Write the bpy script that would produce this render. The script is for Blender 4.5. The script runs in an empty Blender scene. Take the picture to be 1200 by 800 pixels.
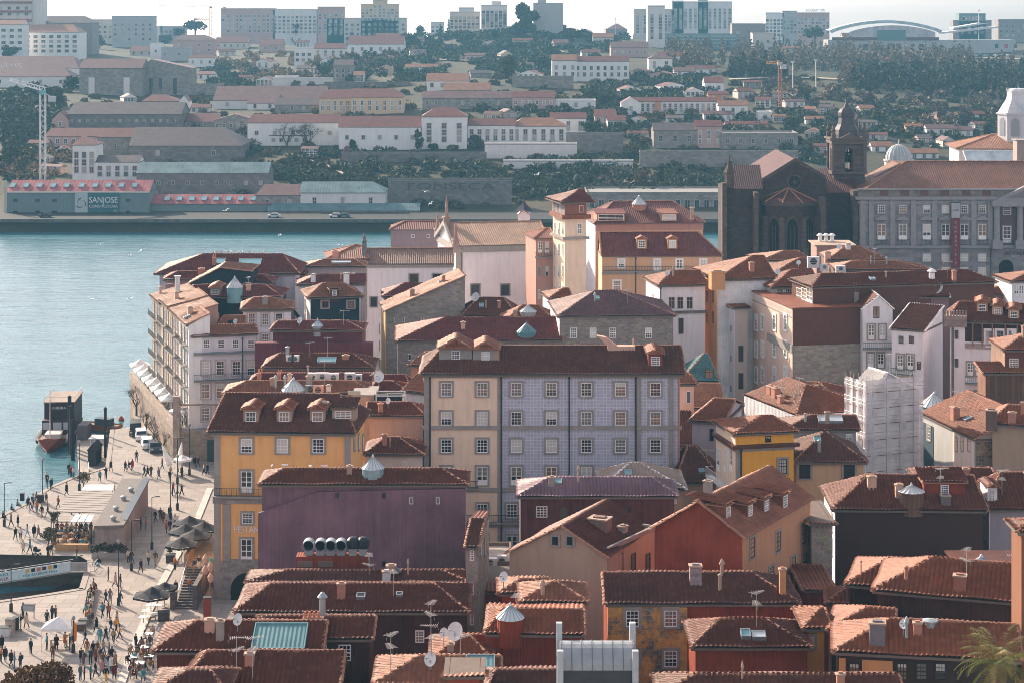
import bpy, math, random
import numpy as np
from mathutils import Vector, Matrix
R = math.radians
random.seed(7)
rng = np.random.default_rng(11)
F = 2333.333; HY = 20.0; CZ = 70.0          # focal length in px of a 1200 wide frame, horizon row, eye height (m)
def X_(px, Y): return (px - 600) * Y / F
def Z_(py, Y): return CZ - (py - HY) * Y / F
def Yg(py, z): return (CZ - z) * F / (py - HY)      # distance of a pixel row on a level plane
def G(px, py, z=4.0):
    Y = Yg(py, z); return Vector((X_(px, Y), Y, z))
CAM = Vector((0, 0, CZ))
sc = bpy.context.scene
COL = sc.collection
# ------------------------------------------------------------------ materials
MATS = {}
class NT:
    def __init__(s, m):
        m.use_nodes = True; s.t = m.node_tree; s.t.nodes.clear()
        s.out = s.n('ShaderNodeOutputMaterial'); s.b = s.n('ShaderNodeBsdfPrincipled')
        s.l(s.b.outputs[0], s.out.inputs[0])
    def n(s, ty, **k):
        x = s.t.nodes.new(ty)
        for a, v in k.items(): setattr(x, a, v)
        return x
    def l(s, a, b): s.t.links.new(a, b)
    def val(s, sock, v):
        if hasattr(v, 'is_linked') or isinstance(v, bpy.types.NodeSocket): s.l(v, sock)
        else: sock.default_value = v
    def math(s, op, a, b=0.0, c=0.0):
        x = s.n('ShaderNodeMath', operation=op); s.val(x.inputs[0], a); s.val(x.inputs[1], b); s.val(x.inputs[2], c); return x.outputs[0]
    def mix(s, f, a, b, bt='MIX'):
        x = s.n('ShaderNodeMix', data_type='RGBA', blend_type=bt); s.val(x.inputs[0], f); s.val(x.inputs[6], a); s.val(x.inputs[7], b); return x.outputs[2]
    def noise(s, vec, scale, detail=3, rough=.6):
        x = s.n('ShaderNodeTexNoise'); s.l(vec, x.inputs['Vector']); x.inputs['Scale'].default_value = scale
        x.inputs['Detail'].default_value = detail; x.inputs['Roughness'].default_value = rough; return x.outputs['Fac']
    def ramp(s, v, a, b):
        x = s.n('ShaderNodeMapRange'); s.l(v, x.inputs[0]); x.inputs[1].default_value = a; x.inputs[2].default_value = b; return x.outputs[0]
    def mapv(s, vec, sc_):
        x = s.n('ShaderNodeVectorMath', operation='MULTIPLY'); s.l(vec, x.inputs[0]); x.inputs[1].default_value = sc_; return x.outputs[0]
    def uv(s): return s.n('ShaderNodeUVMap').outputs[0]
    def pos(s): return s.n('ShaderNodeNewGeometry').outputs['Position']
    def bump(s, h, st, dist=1.0):
        x = s.n('ShaderNodeBump'); x.inputs['Strength'].default_value = st; x.inputs['Distance'].default_value = dist
        s.l(h, x.inputs['Height']); s.l(x.outputs[0], s.b.inputs['Normal'])
def c4(c, k=1.0): return (min(1, c[0]*k), min(1, c[1]*k), min(1, c[2]*k), 1)
def M(kind, c=(.5, .5, .5), rough=.85, metal=0.0, p=.38):
    key = (kind, tuple(round(v, 3) for v in c), rough, metal, p)
    if key in MATS: return MATS[key]
    m = bpy.data.materials.new('%s_%02d' % (kind, len(MATS))); MATS[key] = m
    t = NT(m); b = t.b
    b.inputs['Roughness'].default_value = rough; b.inputs['Metallic'].default_value = metal
    b.inputs['Specular IOR Level'].default_value = .15
    base = b.inputs['Base Color']
    if kind == 'plain':
        f = t.noise(t.pos(), 1.3, 4); t.l(t.mix(t.ramp(f, .35, .75), c4(c, 1.05), c4(c, .82)), base)
    elif kind == 'plaster':
        g = t.pos(); uv = t.uv()
        a = t.ramp(t.noise(g, .28, 5, .65), .38, .72)
        st = t.ramp(t.noise(t.mapv(uv, (1.6, .16, 1)), 1.0, 4, .7), .46, .74)
        f2 = t.ramp(t.noise(g, 2.6, 4, .7), .5, .85)
        col = t.mix(t.math('MULTIPLY', a, .45), c4(c, 1.05), c4((c[0]*.86, c[1]*.84, c[2]*.82)))
        col = t.mix(t.math('MULTIPLY', st, .42), col, c4((c[0]*.62+.01, c[1]*.6+.01, c[2]*.6+.012)))
        col = t.mix(t.math('MULTIPLY', f2, .22), col, c4((c[0]*.6, c[1]*.58, c[2]*.56)))
        t.l(col, base); t.bump(t.noise(g, 5.0, 4), .25, .04)
    elif kind == 'peel':       # plaster fallen off in patches, stone under it
        g = t.pos()
        br = t.n('ShaderNodeTexBrick'); t.l(t.uv(), br.inputs[0]); br.inputs['Scale'].default_value = 1
        br.inputs['Brick Width'].default_value = .8; br.inputs['Row Height'].default_value = .42; br.inputs['Mortar Size'].default_value = .03
        br.inputs['Color1'].default_value = (.2, .16, .13, 1); br.inputs['Color2'].default_value = (.13, .1, .085, 1); br.inputs['Mortar'].default_value = (.3, .25, .2, 1)
        f = t.ramp(t.noise(g, .45, 6, .72), .47, .56)
        k = t.ramp(t.noise(g, 1.5, 4, .7), .4, .7)
        t.l(t.mix(f, t.mix(k, c4(c, 1.1), c4((c[0]*.72, c[1]*.66, c[2]*.6))), br.outputs[0]), base)
        t.bump(f, .4, .05)
    elif kind == 'stone':
        g = t.pos(); br = t.n('ShaderNodeTexBrick'); t.l(t.uv(), br.inputs[0]); br.inputs['Scale'].default_value = 1
        br.inputs['Brick Width'].default_value = p*3.4; br.inputs['Row Height'].default_value = p*1.7; br.inputs['Mortar Size'].default_value = .035
        br.inputs['Color1'].default_value = c4(c, 1.15); br.inputs['Color2'].default_value = c4(c, .68); br.inputs['Mortar'].default_value = c4(c, .95)
        vo = t.n('ShaderNodeTexVoronoi'); t.l(t.mapv(t.uv(), (1.5, 2.3, 1)), vo.inputs['Vector'])
        n1 = t.ramp(t.noise(g, .35, 5, .7), .35, .7)
        col = t.mix(.42, br.outputs[0], vo.outputs['Color'], 'SOFT_LIGHT')
        col = t.mix(t.math('MULTIPLY', n1, .5), col, c4((c[0]*.6, c[1]*.58, c[2]*.56)))
        t.l(col, base); t.bump(t.math('ADD', br.outputs['Fac'], t.noise(g, 4, 4)), .4, -.05)
    elif kind == 'slab':       # paving
        g = t.pos(); br = t.n('ShaderNodeTexBrick'); t.l(g, br.inputs[0]); br.inputs['Scale'].default_value = 1
        br.inputs['Brick Width'].default_value = 2.6; br.inputs['Row Height'].default_value = 1.7; br.inputs['Mortar Size'].default_value = .05
        br.inputs['Color1'].default_value = c4(c, 1.06); br.inputs['Color2'].default_value = c4(c, .82); br.inputs['Mortar'].default_value = c4(c, .58)
        n1 = t.ramp(t.noise(g, .12, 6, .65), .35, .7); n2 = t.ramp(t.noise(g, 1.1, 5, .7), .5, .75)
        col = t.mix(t.math('MULTIPLY', n1, .55), br.outputs[0], c4((c[0]*.74, c[1]*.72, c[2]*.72)))
        col = t.mix(t.math('MULTIPLY', n2, .3), col, c4((c[0]*.6, c[1]*.58, c[2]*.56))); t.l(col, base)
        t.bump(br.outputs['Fac'], .2, -.02)
    elif kind == 'azulejo':
        g = t.pos(); br = t.n('ShaderNodeTexBrick'); t.l(t.uv(), br.inputs[0]); br.offset = 0; br.inputs['Scale'].default_value = 1
        br.inputs['Brick Width'].default_value = p; br.inputs['Row Height'].default_value = p; br.inputs['Mortar Size'].default_value = p*.14; br.inputs['Mortar Smooth'].default_value = .6
        br.inputs['Color1'].default_value = c4(c, .92); br.inputs['Color2'].default_value = c4(c, .74); br.inputs['Mortar'].default_value = c4((c[0]*1.22, c[1]*1.2, c[2]*1.15))
        n1 = t.ramp(t.noise(g, .3, 5), .4, .75)
        t.l(t.mix(t.math('MULTIPLY', n1, .3), br.outputs[0], c4(c, .75)), base)
    elif kind in ('ribs', 'wood'):
        uv = t.uv(); sx = t.n('ShaderNodeSeparateXYZ'); t.l(uv, sx.inputs[0])
        k = t.math('DIVIDE', sx.outputs[0], p); wn = t.n('ShaderNodeTexWhiteNoise', noise_dimensions='1D'); t.l(t.math('FLOOR', k), wn.inputs['W'])
        st = t.ramp(t.noise(t.mapv(uv, (2.2, .14, 1)), 1.0, 5, .7), .38, .72)
        g = t.ramp(t.noise(t.pos(), .17, 6, .68), .4, .68)
        w = .35 if kind == 'ribs' else 1.0
        col = t.mix(t.math('MULTIPLY', wn.outputs[0], w), c4(c, 1.12), c4(c, .6))
        col = t.mix(t.math('MULTIPLY', st, .5), col, c4((c[0]*.55, c[1]*.5, c[2]*.5)))
        col = t.mix(t.math('MULTIPLY', g, .75), col, c4((c[0]*1.7+.012, c[1]*1.65+.012, c[2]*1.6+.012)))
        t.l(col, base)
        t.bump(t.math('PINGPONG', k, .5), .8, .07 if kind == 'ribs' else .04)
    elif kind in ('tile', 'tileflat'):
        uv = t.uv(); sx = t.n('ShaderNodeSeparateXYZ'); t.l(uv, sx.inputs[0])
        ku = t.math('DIVIDE', sx.outputs[0], p); kv = t.math('DIVIDE', sx.outputs[1], .52)
        cb = t.n('ShaderNodeCombineXYZ'); t.l(t.math('FLOOR', ku), cb.inputs[0]); t.l(t.math('FLOOR', kv), cb.inputs[1])
        wn = t.n('ShaderNodeTexWhiteNoise', noise_dimensions='2D'); t.l(cb.outputs[0], wn.inputs['Vector'])
        g = t.pos(); n1 = t.ramp(t.noise(g, .33, 5, .68), .36, .7); n2 = t.ramp(t.noise(g, 1.4, 5, .7), .52, .72)
        col = t.mix(wn.outputs[0], c4(c, 1.1), c4((c[0]*.78, c[1]*.74, c[2]*.75)))
        col = t.mix(t.math('MULTIPLY', n1, .72), col, c4((c[0]*.45, c[1]*.5, c[2]*.56)))
        col = t.mix(t.math('MULTIPLY', n2, .3), col, c4((c[0]*.7+.008, c[1]*.85+.01, c[2]*.85+.006)))
        hi = t.math('GREATER_THAN', wn.outputs[0], .93); col = t.mix(t.math('MULTIPLY', hi, .2), col, c4((c[0]*1.5+.05, c[1]*1.5+.05, c[2]*1.5+.04)))
        t.l(col, base); b.inputs['Specular IOR Level'].default_value = .2; b.inputs['Roughness'].default_value = .62
        if kind == 'tileflat':
            h = t.math('ADD', t.math('PINGPONG', ku, .5), t.math('MULTIPLY', t.math('FRACT', kv), -.5)); t.bump(h, 1.0, .16)
    elif kind == 'leaf':
        oi = t.n('ShaderNodeObjectInfo'); g = t.n('ShaderNodeNewGeometry')
        rp = g.outputs['Random Per Island']
        col = t.mix(rp, c4(c, .55), c4((c[0]*1.5, c[1]*1.45, c[2]*1.3)))
        col = t.mix(t.math('MULTIPLY', oi.outputs['Random'], .45), col, c4((c[0]*.7, c[1]*.8, c[2]*1.0)))
        t.l(col, base)
    elif kind == 'ground':
        g = t.pos(); n1 = t.ramp(t.noise(g, .025, 7, .68), .38, .64); n2 = t.ramp(t.noise(g, .2, 6, .7), .4, .7)
        col = t.mix(n1, c4(c, 1.0), c4((c[0]*1.6+.02, c[1]*1.25+.01, c[2]*1.0)))
        t.l(t.mix(t.math('MULTIPLY', n2, .6), col, c4((c[0]*.5, c[1]*.6, c[2]*.65))), base); t.bump(t.noise(g, .5, 6), .6, .5)
    return m
def glass(c, rough=.06):
    key = ('glass', c, rough)
    if key not in MATS:
        m = bpy.data.materials.new('glass_%02d' % len(MATS)); MATS[key] = m; t = NT(m)
        t.b.inputs['Base Color'].default_value = c4(c); t.b.inputs['Roughness'].default_value = rough; t.b.inputs['Specular IOR Level'].default_value = .6
        t.bump(t.noise(t.pos(), .9, 2), .04, .3)
    return MATS[key]
GLS = [glass((.02, .022, .026)), glass((.035, .03, .03)), glass((.02, .022, .026)), glass((.16, .14, .12), .2), glass((.5, .47, .43), .35), glass((.22, .13, .08), .15)]  # last tone is a pane with a warm reflection painted into its colour
# ------------------------------------------------------------------ mesh builder
class MB:
    def __init__(s): s.V = []; s.Fc = []; s.Mi = []; s.U = []; s.bulk = []
    def poly(s, pts, m=0, uv=None):
        i = len(s.V); pts = [tuple(p) for p in pts]; s.V += pts; s.Fc.append(list(range(i, i+len(pts)))); s.Mi.append(m)
        if uv is None:
            nx = ny = nz = 0.0
            for k in range(len(pts)):
                a = pts[k]; b = pts[(k+1) % len(pts)]
                nx += (a[1]-b[1])*(a[2]+b[2]); ny += (a[2]-b[2])*(a[0]+b[0]); nz += (a[0]-b[0])*(a[1]+b[1])
            h = math.hypot(nx, ny)
            if h < 1e-3*abs(nz) or h < 1e-9: uv = [(p[0], p[1]) for p in pts]
            else:
                ux, uy = -ny/h, nx/h; L = math.sqrt(nx*nx+ny*ny+nz*nz); n = (nx/L, ny/L, nz/L)
                v = (n[1]*0-n[2]*uy, n[2]*ux-n[0]*0, n[0]*uy-n[1]*ux)
                uv = [(p[0]*ux+p[1]*uy, p[0]*v[0]+p[1]*v[1]+p[2]*v[2]) for p in pts]
        s.U += uv
    def box(s, x0, x1, y0, y1, z0, z1, m=0):
        a = (x0, y0, z0); b = (x1, y0, z0); c = (x1, y1, z0); d = (x0, y1, z0); e = (x0, y0, z1); f = (x1, y0, z1); g = (x1, y1, z1); h = (x0, y1, z1)
        for q in ((a, b, f, e), (b, c, g, f), (c, d, h, g), (d, a, e, h), (e, f, g, h), (d, c, b, a)): s.poly(q, m)
    def tube(s, p, q, r0, r1=None, n=8, m=0, cap=True):
        r1 = r0 if r1 is None else r1; p = Vector(p); q = Vector(q); d = (q-p).normalized()
        u = d.orthogonal().normalized(); w = d.cross(u)
        A = [p+(u*math.cos(t)+w*math.sin(t))*r0 for t in [2*math.pi*k/n for k in range(n)]]
        Bq = [q+(u*math.cos(t)+w*math.sin(t))*r1 for t in [2*math.pi*k/n for k in range(n)]]
        for k in range(n): s.poly((A[k], A[(k+1) % n], Bq[(k+1) % n], Bq[k]), m)
        if cap:
            s.poly(A[::-1], m)
            if r1 > 1e-3: s.poly(Bq, m)
    def lathe(s, c, prof, n=16, m=0, ax=None):
        c = Vector(c)
        rings = [[c+Vector((r*math.cos(2*math.pi*k/n), r*math.sin(2*math.pi*k/n), z)) for k in range(n)] for r, z in prof]
        for a, b in zip(rings, rings[1:]):
            for k in range(n): s.poly((a[k], a[(k+1) % n], b[(k+1) % n], b[k]), m)
        s.poly(rings[-1], m); s.poly(rings[0][::-1], m)
    def prism(s, pts, n, m=0):       # flat outline extruded along n
        n = Vector(n); A = [Vector(p) for p in pts]; Bq = [p+n for p in A]
        s.poly(A, m); s.poly(Bq[::-1], m)
        for k in range(len(A)): s.poly((A[k], Bq[k], Bq[(k+1) % len(A)], A[(k+1) % len(A)]), m)
    def blk(s, V, Q, m=0, uv=None):
        V = np.asarray(V, float); s.bulk.append((V, np.asarray(Q, int), m, np.zeros((len(V), 2)) if uv is None else uv))
    def build(s, name, mats, parent=None, smooth=False, loc=None, rot=None):
        me = bpy.data.meshes.new(name)
        V = [np.array(s.V, float).reshape(-1, 3)]; nf = len(s.Fc)
        loops = [np.array([i for f in s.Fc for i in f], int)]; sizes = [np.array([len(f) for f in s.Fc], int)]
        mi = [np.array(s.Mi, int)]; uv = [np.array(s.U, float).reshape(-1, 2)]; off = len(s.V)
        for bv, bq, bm, bu in s.bulk:
            V.append(bv); loops.append((bq+off).ravel()); sizes.append(np.full(len(bq), bq.shape[1])); mi.append(np.full(len(bq), bm)); uv.append(bu[bq.ravel()]); off += len(bv)
        V = np.concatenate(V); loops = np.concatenate(loops); sizes = np.concatenate(sizes); mi = np.concatenate(mi); uv = np.concatenate(uv)
        me.vertices.add(len(V)); me.vertices.foreach_set('co', V.ravel()); me.loops.add(len(loops)); me.loops.foreach_set('vertex_index', loops)
        me.polygons.add(len(sizes)); me.polygons.foreach_set('loop_start', np.concatenate([[0], np.cumsum(sizes)[:-1]]).astype(int) if len(sizes) else [])
        me.polygons.foreach_set('loop_total', sizes); me.polygons.foreach_set('material_index', mi)
        ul = me.uv_layers.new(name='UVMap'); ul.data.foreach_set('uv', uv.ravel())
        if smooth: me.polygons.foreach_set('use_smooth', np.ones(len(sizes), bool))
        for m in (mats if isinstance(mats, (list, tuple)) else [mats]): me.materials.append(m)
        me.update(calc_edges=True); me.validate()
        return link(name, me, parent, loc, rot)
def link(name, me, parent=None, loc=None, rot=None):
    o = bpy.data.objects.new(name, me); COL.objects.link(o)
    if parent: o.parent = parent
    if loc is not None: o.location = loc
    if rot is not None: o.rotation_euler = rot
    return o
def tag(o, label=None, cat=None, group=None, kind=None):
    if label: o['label'] = label
    if cat: o['category'] = cat
    if group: o['group'] = group
    if kind: o['kind'] = kind
    return o
def empty(name, loc, rz=0.0, label=None, cat=None, group=None):
    o = bpy.data.objects.new(name, None); COL.objects.link(o); o.location = loc; o.rotation_euler = (0, 0, rz); o.empty_display_size = .5
    return tag(o, label, cat, group)
def copy_tree(o, parent=None):
    c = o.copy(); COL.objects.link(c)
    if parent: c.parent = parent
    for ch in list(o.children): copy_tree(ch, c)
    return c
def text(name, s, size, mat, parent=None, loc=(0, 0, 0), rot=(R(90), 0, 0), w=None, ext=.03):
    cu = bpy.data.curves.new('lettering', 'FONT'); cu.body = s; cu.size = size; cu.align_x = 'CENTER'; cu.align_y = 'CENTER'; cu.extrude = ext
    tmp = bpy.data.objects.new('lettering', cu); COL.objects.link(tmp)
    dg = bpy.context.evaluated_depsgraph_get(); me = bpy.data.meshes.new_from_object(tmp.evaluated_get(dg)); bpy.data.objects.remove(tmp)
    me.materials.clear(); me.materials.append(mat); o = link(name, me, parent, loc, rot)
    if w:
        xs = [v.co.x for v in me.vertices]; k = w/(max(xs)-min(xs))
        for v in me.vertices: v.co.x *= k
    return o
# ------------------------------------------------------------------ roof tiles as real geometry
NT_ = [0]
def tile_sheet(mb, poly, m=0, per=.38, row=.52, amp=.135, lift=.10, samples=4, step=True):
    P = [Vector(p) for p in poly]; n = Vector((0, 0, 0))
    for k in range(len(P)): n += (P[k]-P[0]).cross(P[(k+1) % len(P)]-P[0])
    n.normalize()
    if n.z < 0: n = -n; P = P[::-1]
    h = math.hypot(n.x, n.y)
    u = Vector((-n.y/h, n.x/h, 0)) if h > 1e-4 else Vector((1, 0, 0))
    v = n.cross(u); o = P[0]
    uv = [((p-o).dot(u), (p-o).dot(v)) for p in P]
    U0 = min(a for a, _ in uv); U1 = max(a for a, _ in uv); V0 = min(b for _, b in uv); V1 = max(b for _, b in uv)
    if U1-U0 < .05 or V1-V0 < .05: return
    nu = max(2, int((U1-U0)/per*samples)+1); us = np.linspace(U0, U1, nu)
    lo = np.full(nu, 1e9); hi = np.full(nu, -1e9)
    for k in range(len(uv)):
        (a0, b0), (a1, b1) = uv[k], uv[(k+1) % len(uv)]
        if abs(a1-a0) < 1e-6:
            for aa, bb in ((a0, b0), (a1, b1)):
                i = np.abs(us-aa) < 1e-6; lo[i] = np.minimum(lo[i], bb); hi[i] = np.maximum(hi[i], bb)
            continue
        t = (us-a0)/(a1-a0); ok = (t >= -1e-9) & (t <= 1+1e-9); b = b0+(b1-b0)*t
        lo[ok] = np.minimum(lo[ok], b[ok]); hi[ok] = np.maximum(hi[ok], b[ok])
    nr = max(1, int(math.ceil((V1-V0)/row)))
    vv = []; lf = []
    for k in range(nr):
        vv += [V0+k*row, min(V1, V0+(k+1)*row)]; lf += [lift, 0.0]
    if not step: vv = [V0, V1]; lf = [0, 0]
    vv = np.array(vv); lf = np.array(lf)
    ph = ((us-U0)/per) % 1.0; prof = amp*np.abs(np.sin(ph*math.pi))
    VV = np.clip(vv[:, None], lo[None, :], hi[None, :]); H = prof[None, :]*(1 if per else 0)+lf[:, None]
    # slight waviness of an old roof
    H = H+.05*np.sin(us*.9+V0)[None, :]*np.cos(vv*.7+U0)[:, None]+rng.normal(0, .013, H.shape)
    base = np.array(o); ua = np.array(u); va = np.array(v); na = np.array(n)
    pts = base+us[None, :, None]*ua+VV[..., None]*va+H[..., None]*na
    nrw = len(vv); idx = np.arange(nrw*nu).reshape(nrw, nu)
    q = np.stack([idx[:-1, :-1], idx[:-1, 1:], idx[1:, 1:], idx[1:, :-1]], -1).reshape(-1, 4)
    dv = np.maximum(VV[1:, :-1]-VV[:-1, :-1], VV[1:, 1:]-VV[:-1, 1:])
    riser = (vv[1:]-vv[:-1]) < 1e-6
    inside = (VV[1:, :-1] > lo[None, :-1]+1e-6) & (VV[1:, :-1] < hi[None, :-1]-1e-6)
    keep = ((dv > 1e-5) | (riser[:, None] & inside)).ravel()
    q = q[keep]
    UV = np.stack([np.broadcast_to(us[None, :]-U0, VV.shape), VV-V0], -1).reshape(-1, 2)
    mb.blk(pts.reshape(-1, 3), q, m, UV); NT_[0] += len(q)
def ridge_caps(mb, p, q, m=1, r=.17, seg=.46):
    p = Vector(p); q = Vector(q); L = (q-p).length
    if L < .3: return
    d = (q-p)/L; side = Vector((-d.y, d.x, 0))
    if side.length < 1e-4: return
    side.normalize(); up = side.cross(d); up = up if up.z > 0 else -up
    n = max(1, int(L/seg)); V = []; Q = []
    for k in range(n):
        wb = up*random.uniform(-.03, .03)+side*random.uniform(-.03, .03); a = p+d*(L*k/n)+wb; b = p+d*(L*(k+1)/n*1.0)+wb; i = len(V)
        for c, rr in ((a, r*1.12), (b, r*.86)):
            for t in (0, 45, 90, 135, 180): V.append(tuple(c+side*(rr*1.05*math.cos(R(t)))+up*(rr*math.sin(R(t))-.03)))
        for t in range(4): Q.append((i+t, i+t+1, i+6+t, i+5+t))
        Q.append((i, i+1, i+2, i+2)); Q.append((i+2, i+3, i+4, i+4))
    Q4 = [x for x in Q if len(set(x)) == 4]
    mb.blk(V, Q4, m)
    for k in range(n): mb.poly([V[k*10+t] for t in range(5)], m)
# ------------------------------------------------------------------ palette
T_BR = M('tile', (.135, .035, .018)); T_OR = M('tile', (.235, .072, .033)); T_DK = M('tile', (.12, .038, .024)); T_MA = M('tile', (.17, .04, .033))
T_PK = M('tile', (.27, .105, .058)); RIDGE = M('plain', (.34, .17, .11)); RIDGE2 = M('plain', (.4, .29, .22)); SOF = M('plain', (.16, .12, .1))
WHITE = M('plain', (.78, .77, .75), .6); GRAN = M('stone', (.30, .26, .235), p=.3); GRANP = M('plain', (.30, .265, .24)); GRAND = M('stone', (.17, .15, .145), p=.3)
DKF = M('plain', (.03, .035, .04), .6); GRNF = M('plain', (.03, .10, .10), .6); REDF = M('plain', (.22, .06, .05), .6); IRON = M('plain', (.04, .045, .05), .6)
ZINC = M('plain', (.32, .36, .38), .5, .5); WMET = M('plain', (.62, .62, .62), .5); TEALM = M('ribs', (.09, .2, .22), .5, 0, .35); TERRA = M('plain', (.5, .2, .11)); BRICK = M('plain', (.42, .2, .14))
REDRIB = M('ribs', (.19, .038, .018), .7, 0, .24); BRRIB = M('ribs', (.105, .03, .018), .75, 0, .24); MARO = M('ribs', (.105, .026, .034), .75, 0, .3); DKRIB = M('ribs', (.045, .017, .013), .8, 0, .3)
PURP = M('plaster', (.2, .135, .165)); GLR = glass((.12, .30, .33), .15); GLW = glass((.55, .6, .62), .25)
def near_tile(Y): return Y < 372
WM = {}
def win_mesh(w, h, st, sur, fr):
    key = (round(w, 2), round(h, 2), st, sur, fr)
    if key in WM: return WM[key]
    b = MB(); x = w/2; z = h/2
    if sur:
        t = .24; d = -.1
        b.box(-x-t, -x, d, .02, -z-t*.7, z+t); b.box(x, x+t, d, .02, -z-t*.7, z+t); b.box(-x, x, d, .02, z, z+t); b.box(-x, x, d-.05, .02, -z-t*.7, -z)
    f = .09 if st != 'far' else .07
    b.box(-x, -x+f, -.07, .01, -z, z, 1); b.box(x-f, x, -.07, .01, -z, z, 1); b.box(-x+f, x-f, -.07, .01, z-f, z, 1); b.box(-x+f, x-f, -.07, .01, -z, -z+f, 1)
    if st in ('s', 'd', 'a'):
        nx, ny = (3, 4) if st == 's' else (2, 4)
        if st == 's' and h > w*1.9: nx, ny = 2, 4
        for k in range(1, nx):
            q = -x+f+(w-2*f)*k/nx; b.box(q-.022, q+.022, -.055, 0, -z+f, z-f, 1)
        for k in range(1, ny):
            q = -z+f+(h-2*f)*k/ny; t = .045 if k == ny//2 else .022; b.box(-x+f, x-f, -.06, 0, q-t, q+t, 1)
        if st == 'd': b.box(-x+f, x-f, -.05, 0, -z+f, -z+h*.26, 1); b.box(-.06, .06, -.065, 0, -z+f, z-f, 1)
    elif st == 'k': b.box(-.03, .03, -.06, 0, -z+f, z-f, 1); b.box(-x+f, x-f, -.055, 0, z*.35, z*.35+.06, 1)
    elif st == 'sh':
        for k in range(1, int(h/.22)): b.box(-x+f, x-f, -.05, 0, -z+k*.22-.015, -z+k*.22+.015, 1)
    m = [sur or fr, fr]; o = b.build('window', m); me = o.data; bpy.data.objects.remove(o); WM[key] = me; return me
PM = {}
def pane_mesh(w, h, g):
    key = (round(w, 2), round(h, 2), g)
    if key not in PM:
        b = MB(); x = w/2-.05; z = h/2-.05; b.poly([(-x, -.02, -z), (x, -.02, -z), (x, -.02, z), (-x, -.02, z)])
        if isinstance(g, int) and g > 9:       # blind or open sash: the two halves differ
            b = MB(); q = -z+2*z*(.45 if g < 12 else .7); b.poly([(-x, -.02, -z), (x, -.02, -z), (x, -.02, q), (-x, -.02, q)]); b.poly([(-x, -.03, q), (x, -.03, q), (x, -.03, z), (-x, -.03, z)], 1)
            o = b.build('pane', [GLS[0 if g < 12 else 5], GLS[4 if g % 2 else 3]])
        else: o = b.build('pane', GLS[g] if isinstance(g, int) else g)
        PM[key] = o.data; bpy.data.objects.remove(o)
    return PM[key]
GW = [0, 0, 2, 1, 3, 4, 4, 5, 3, 10, 11, 12, 13, 11]
ALLB = []
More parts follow.
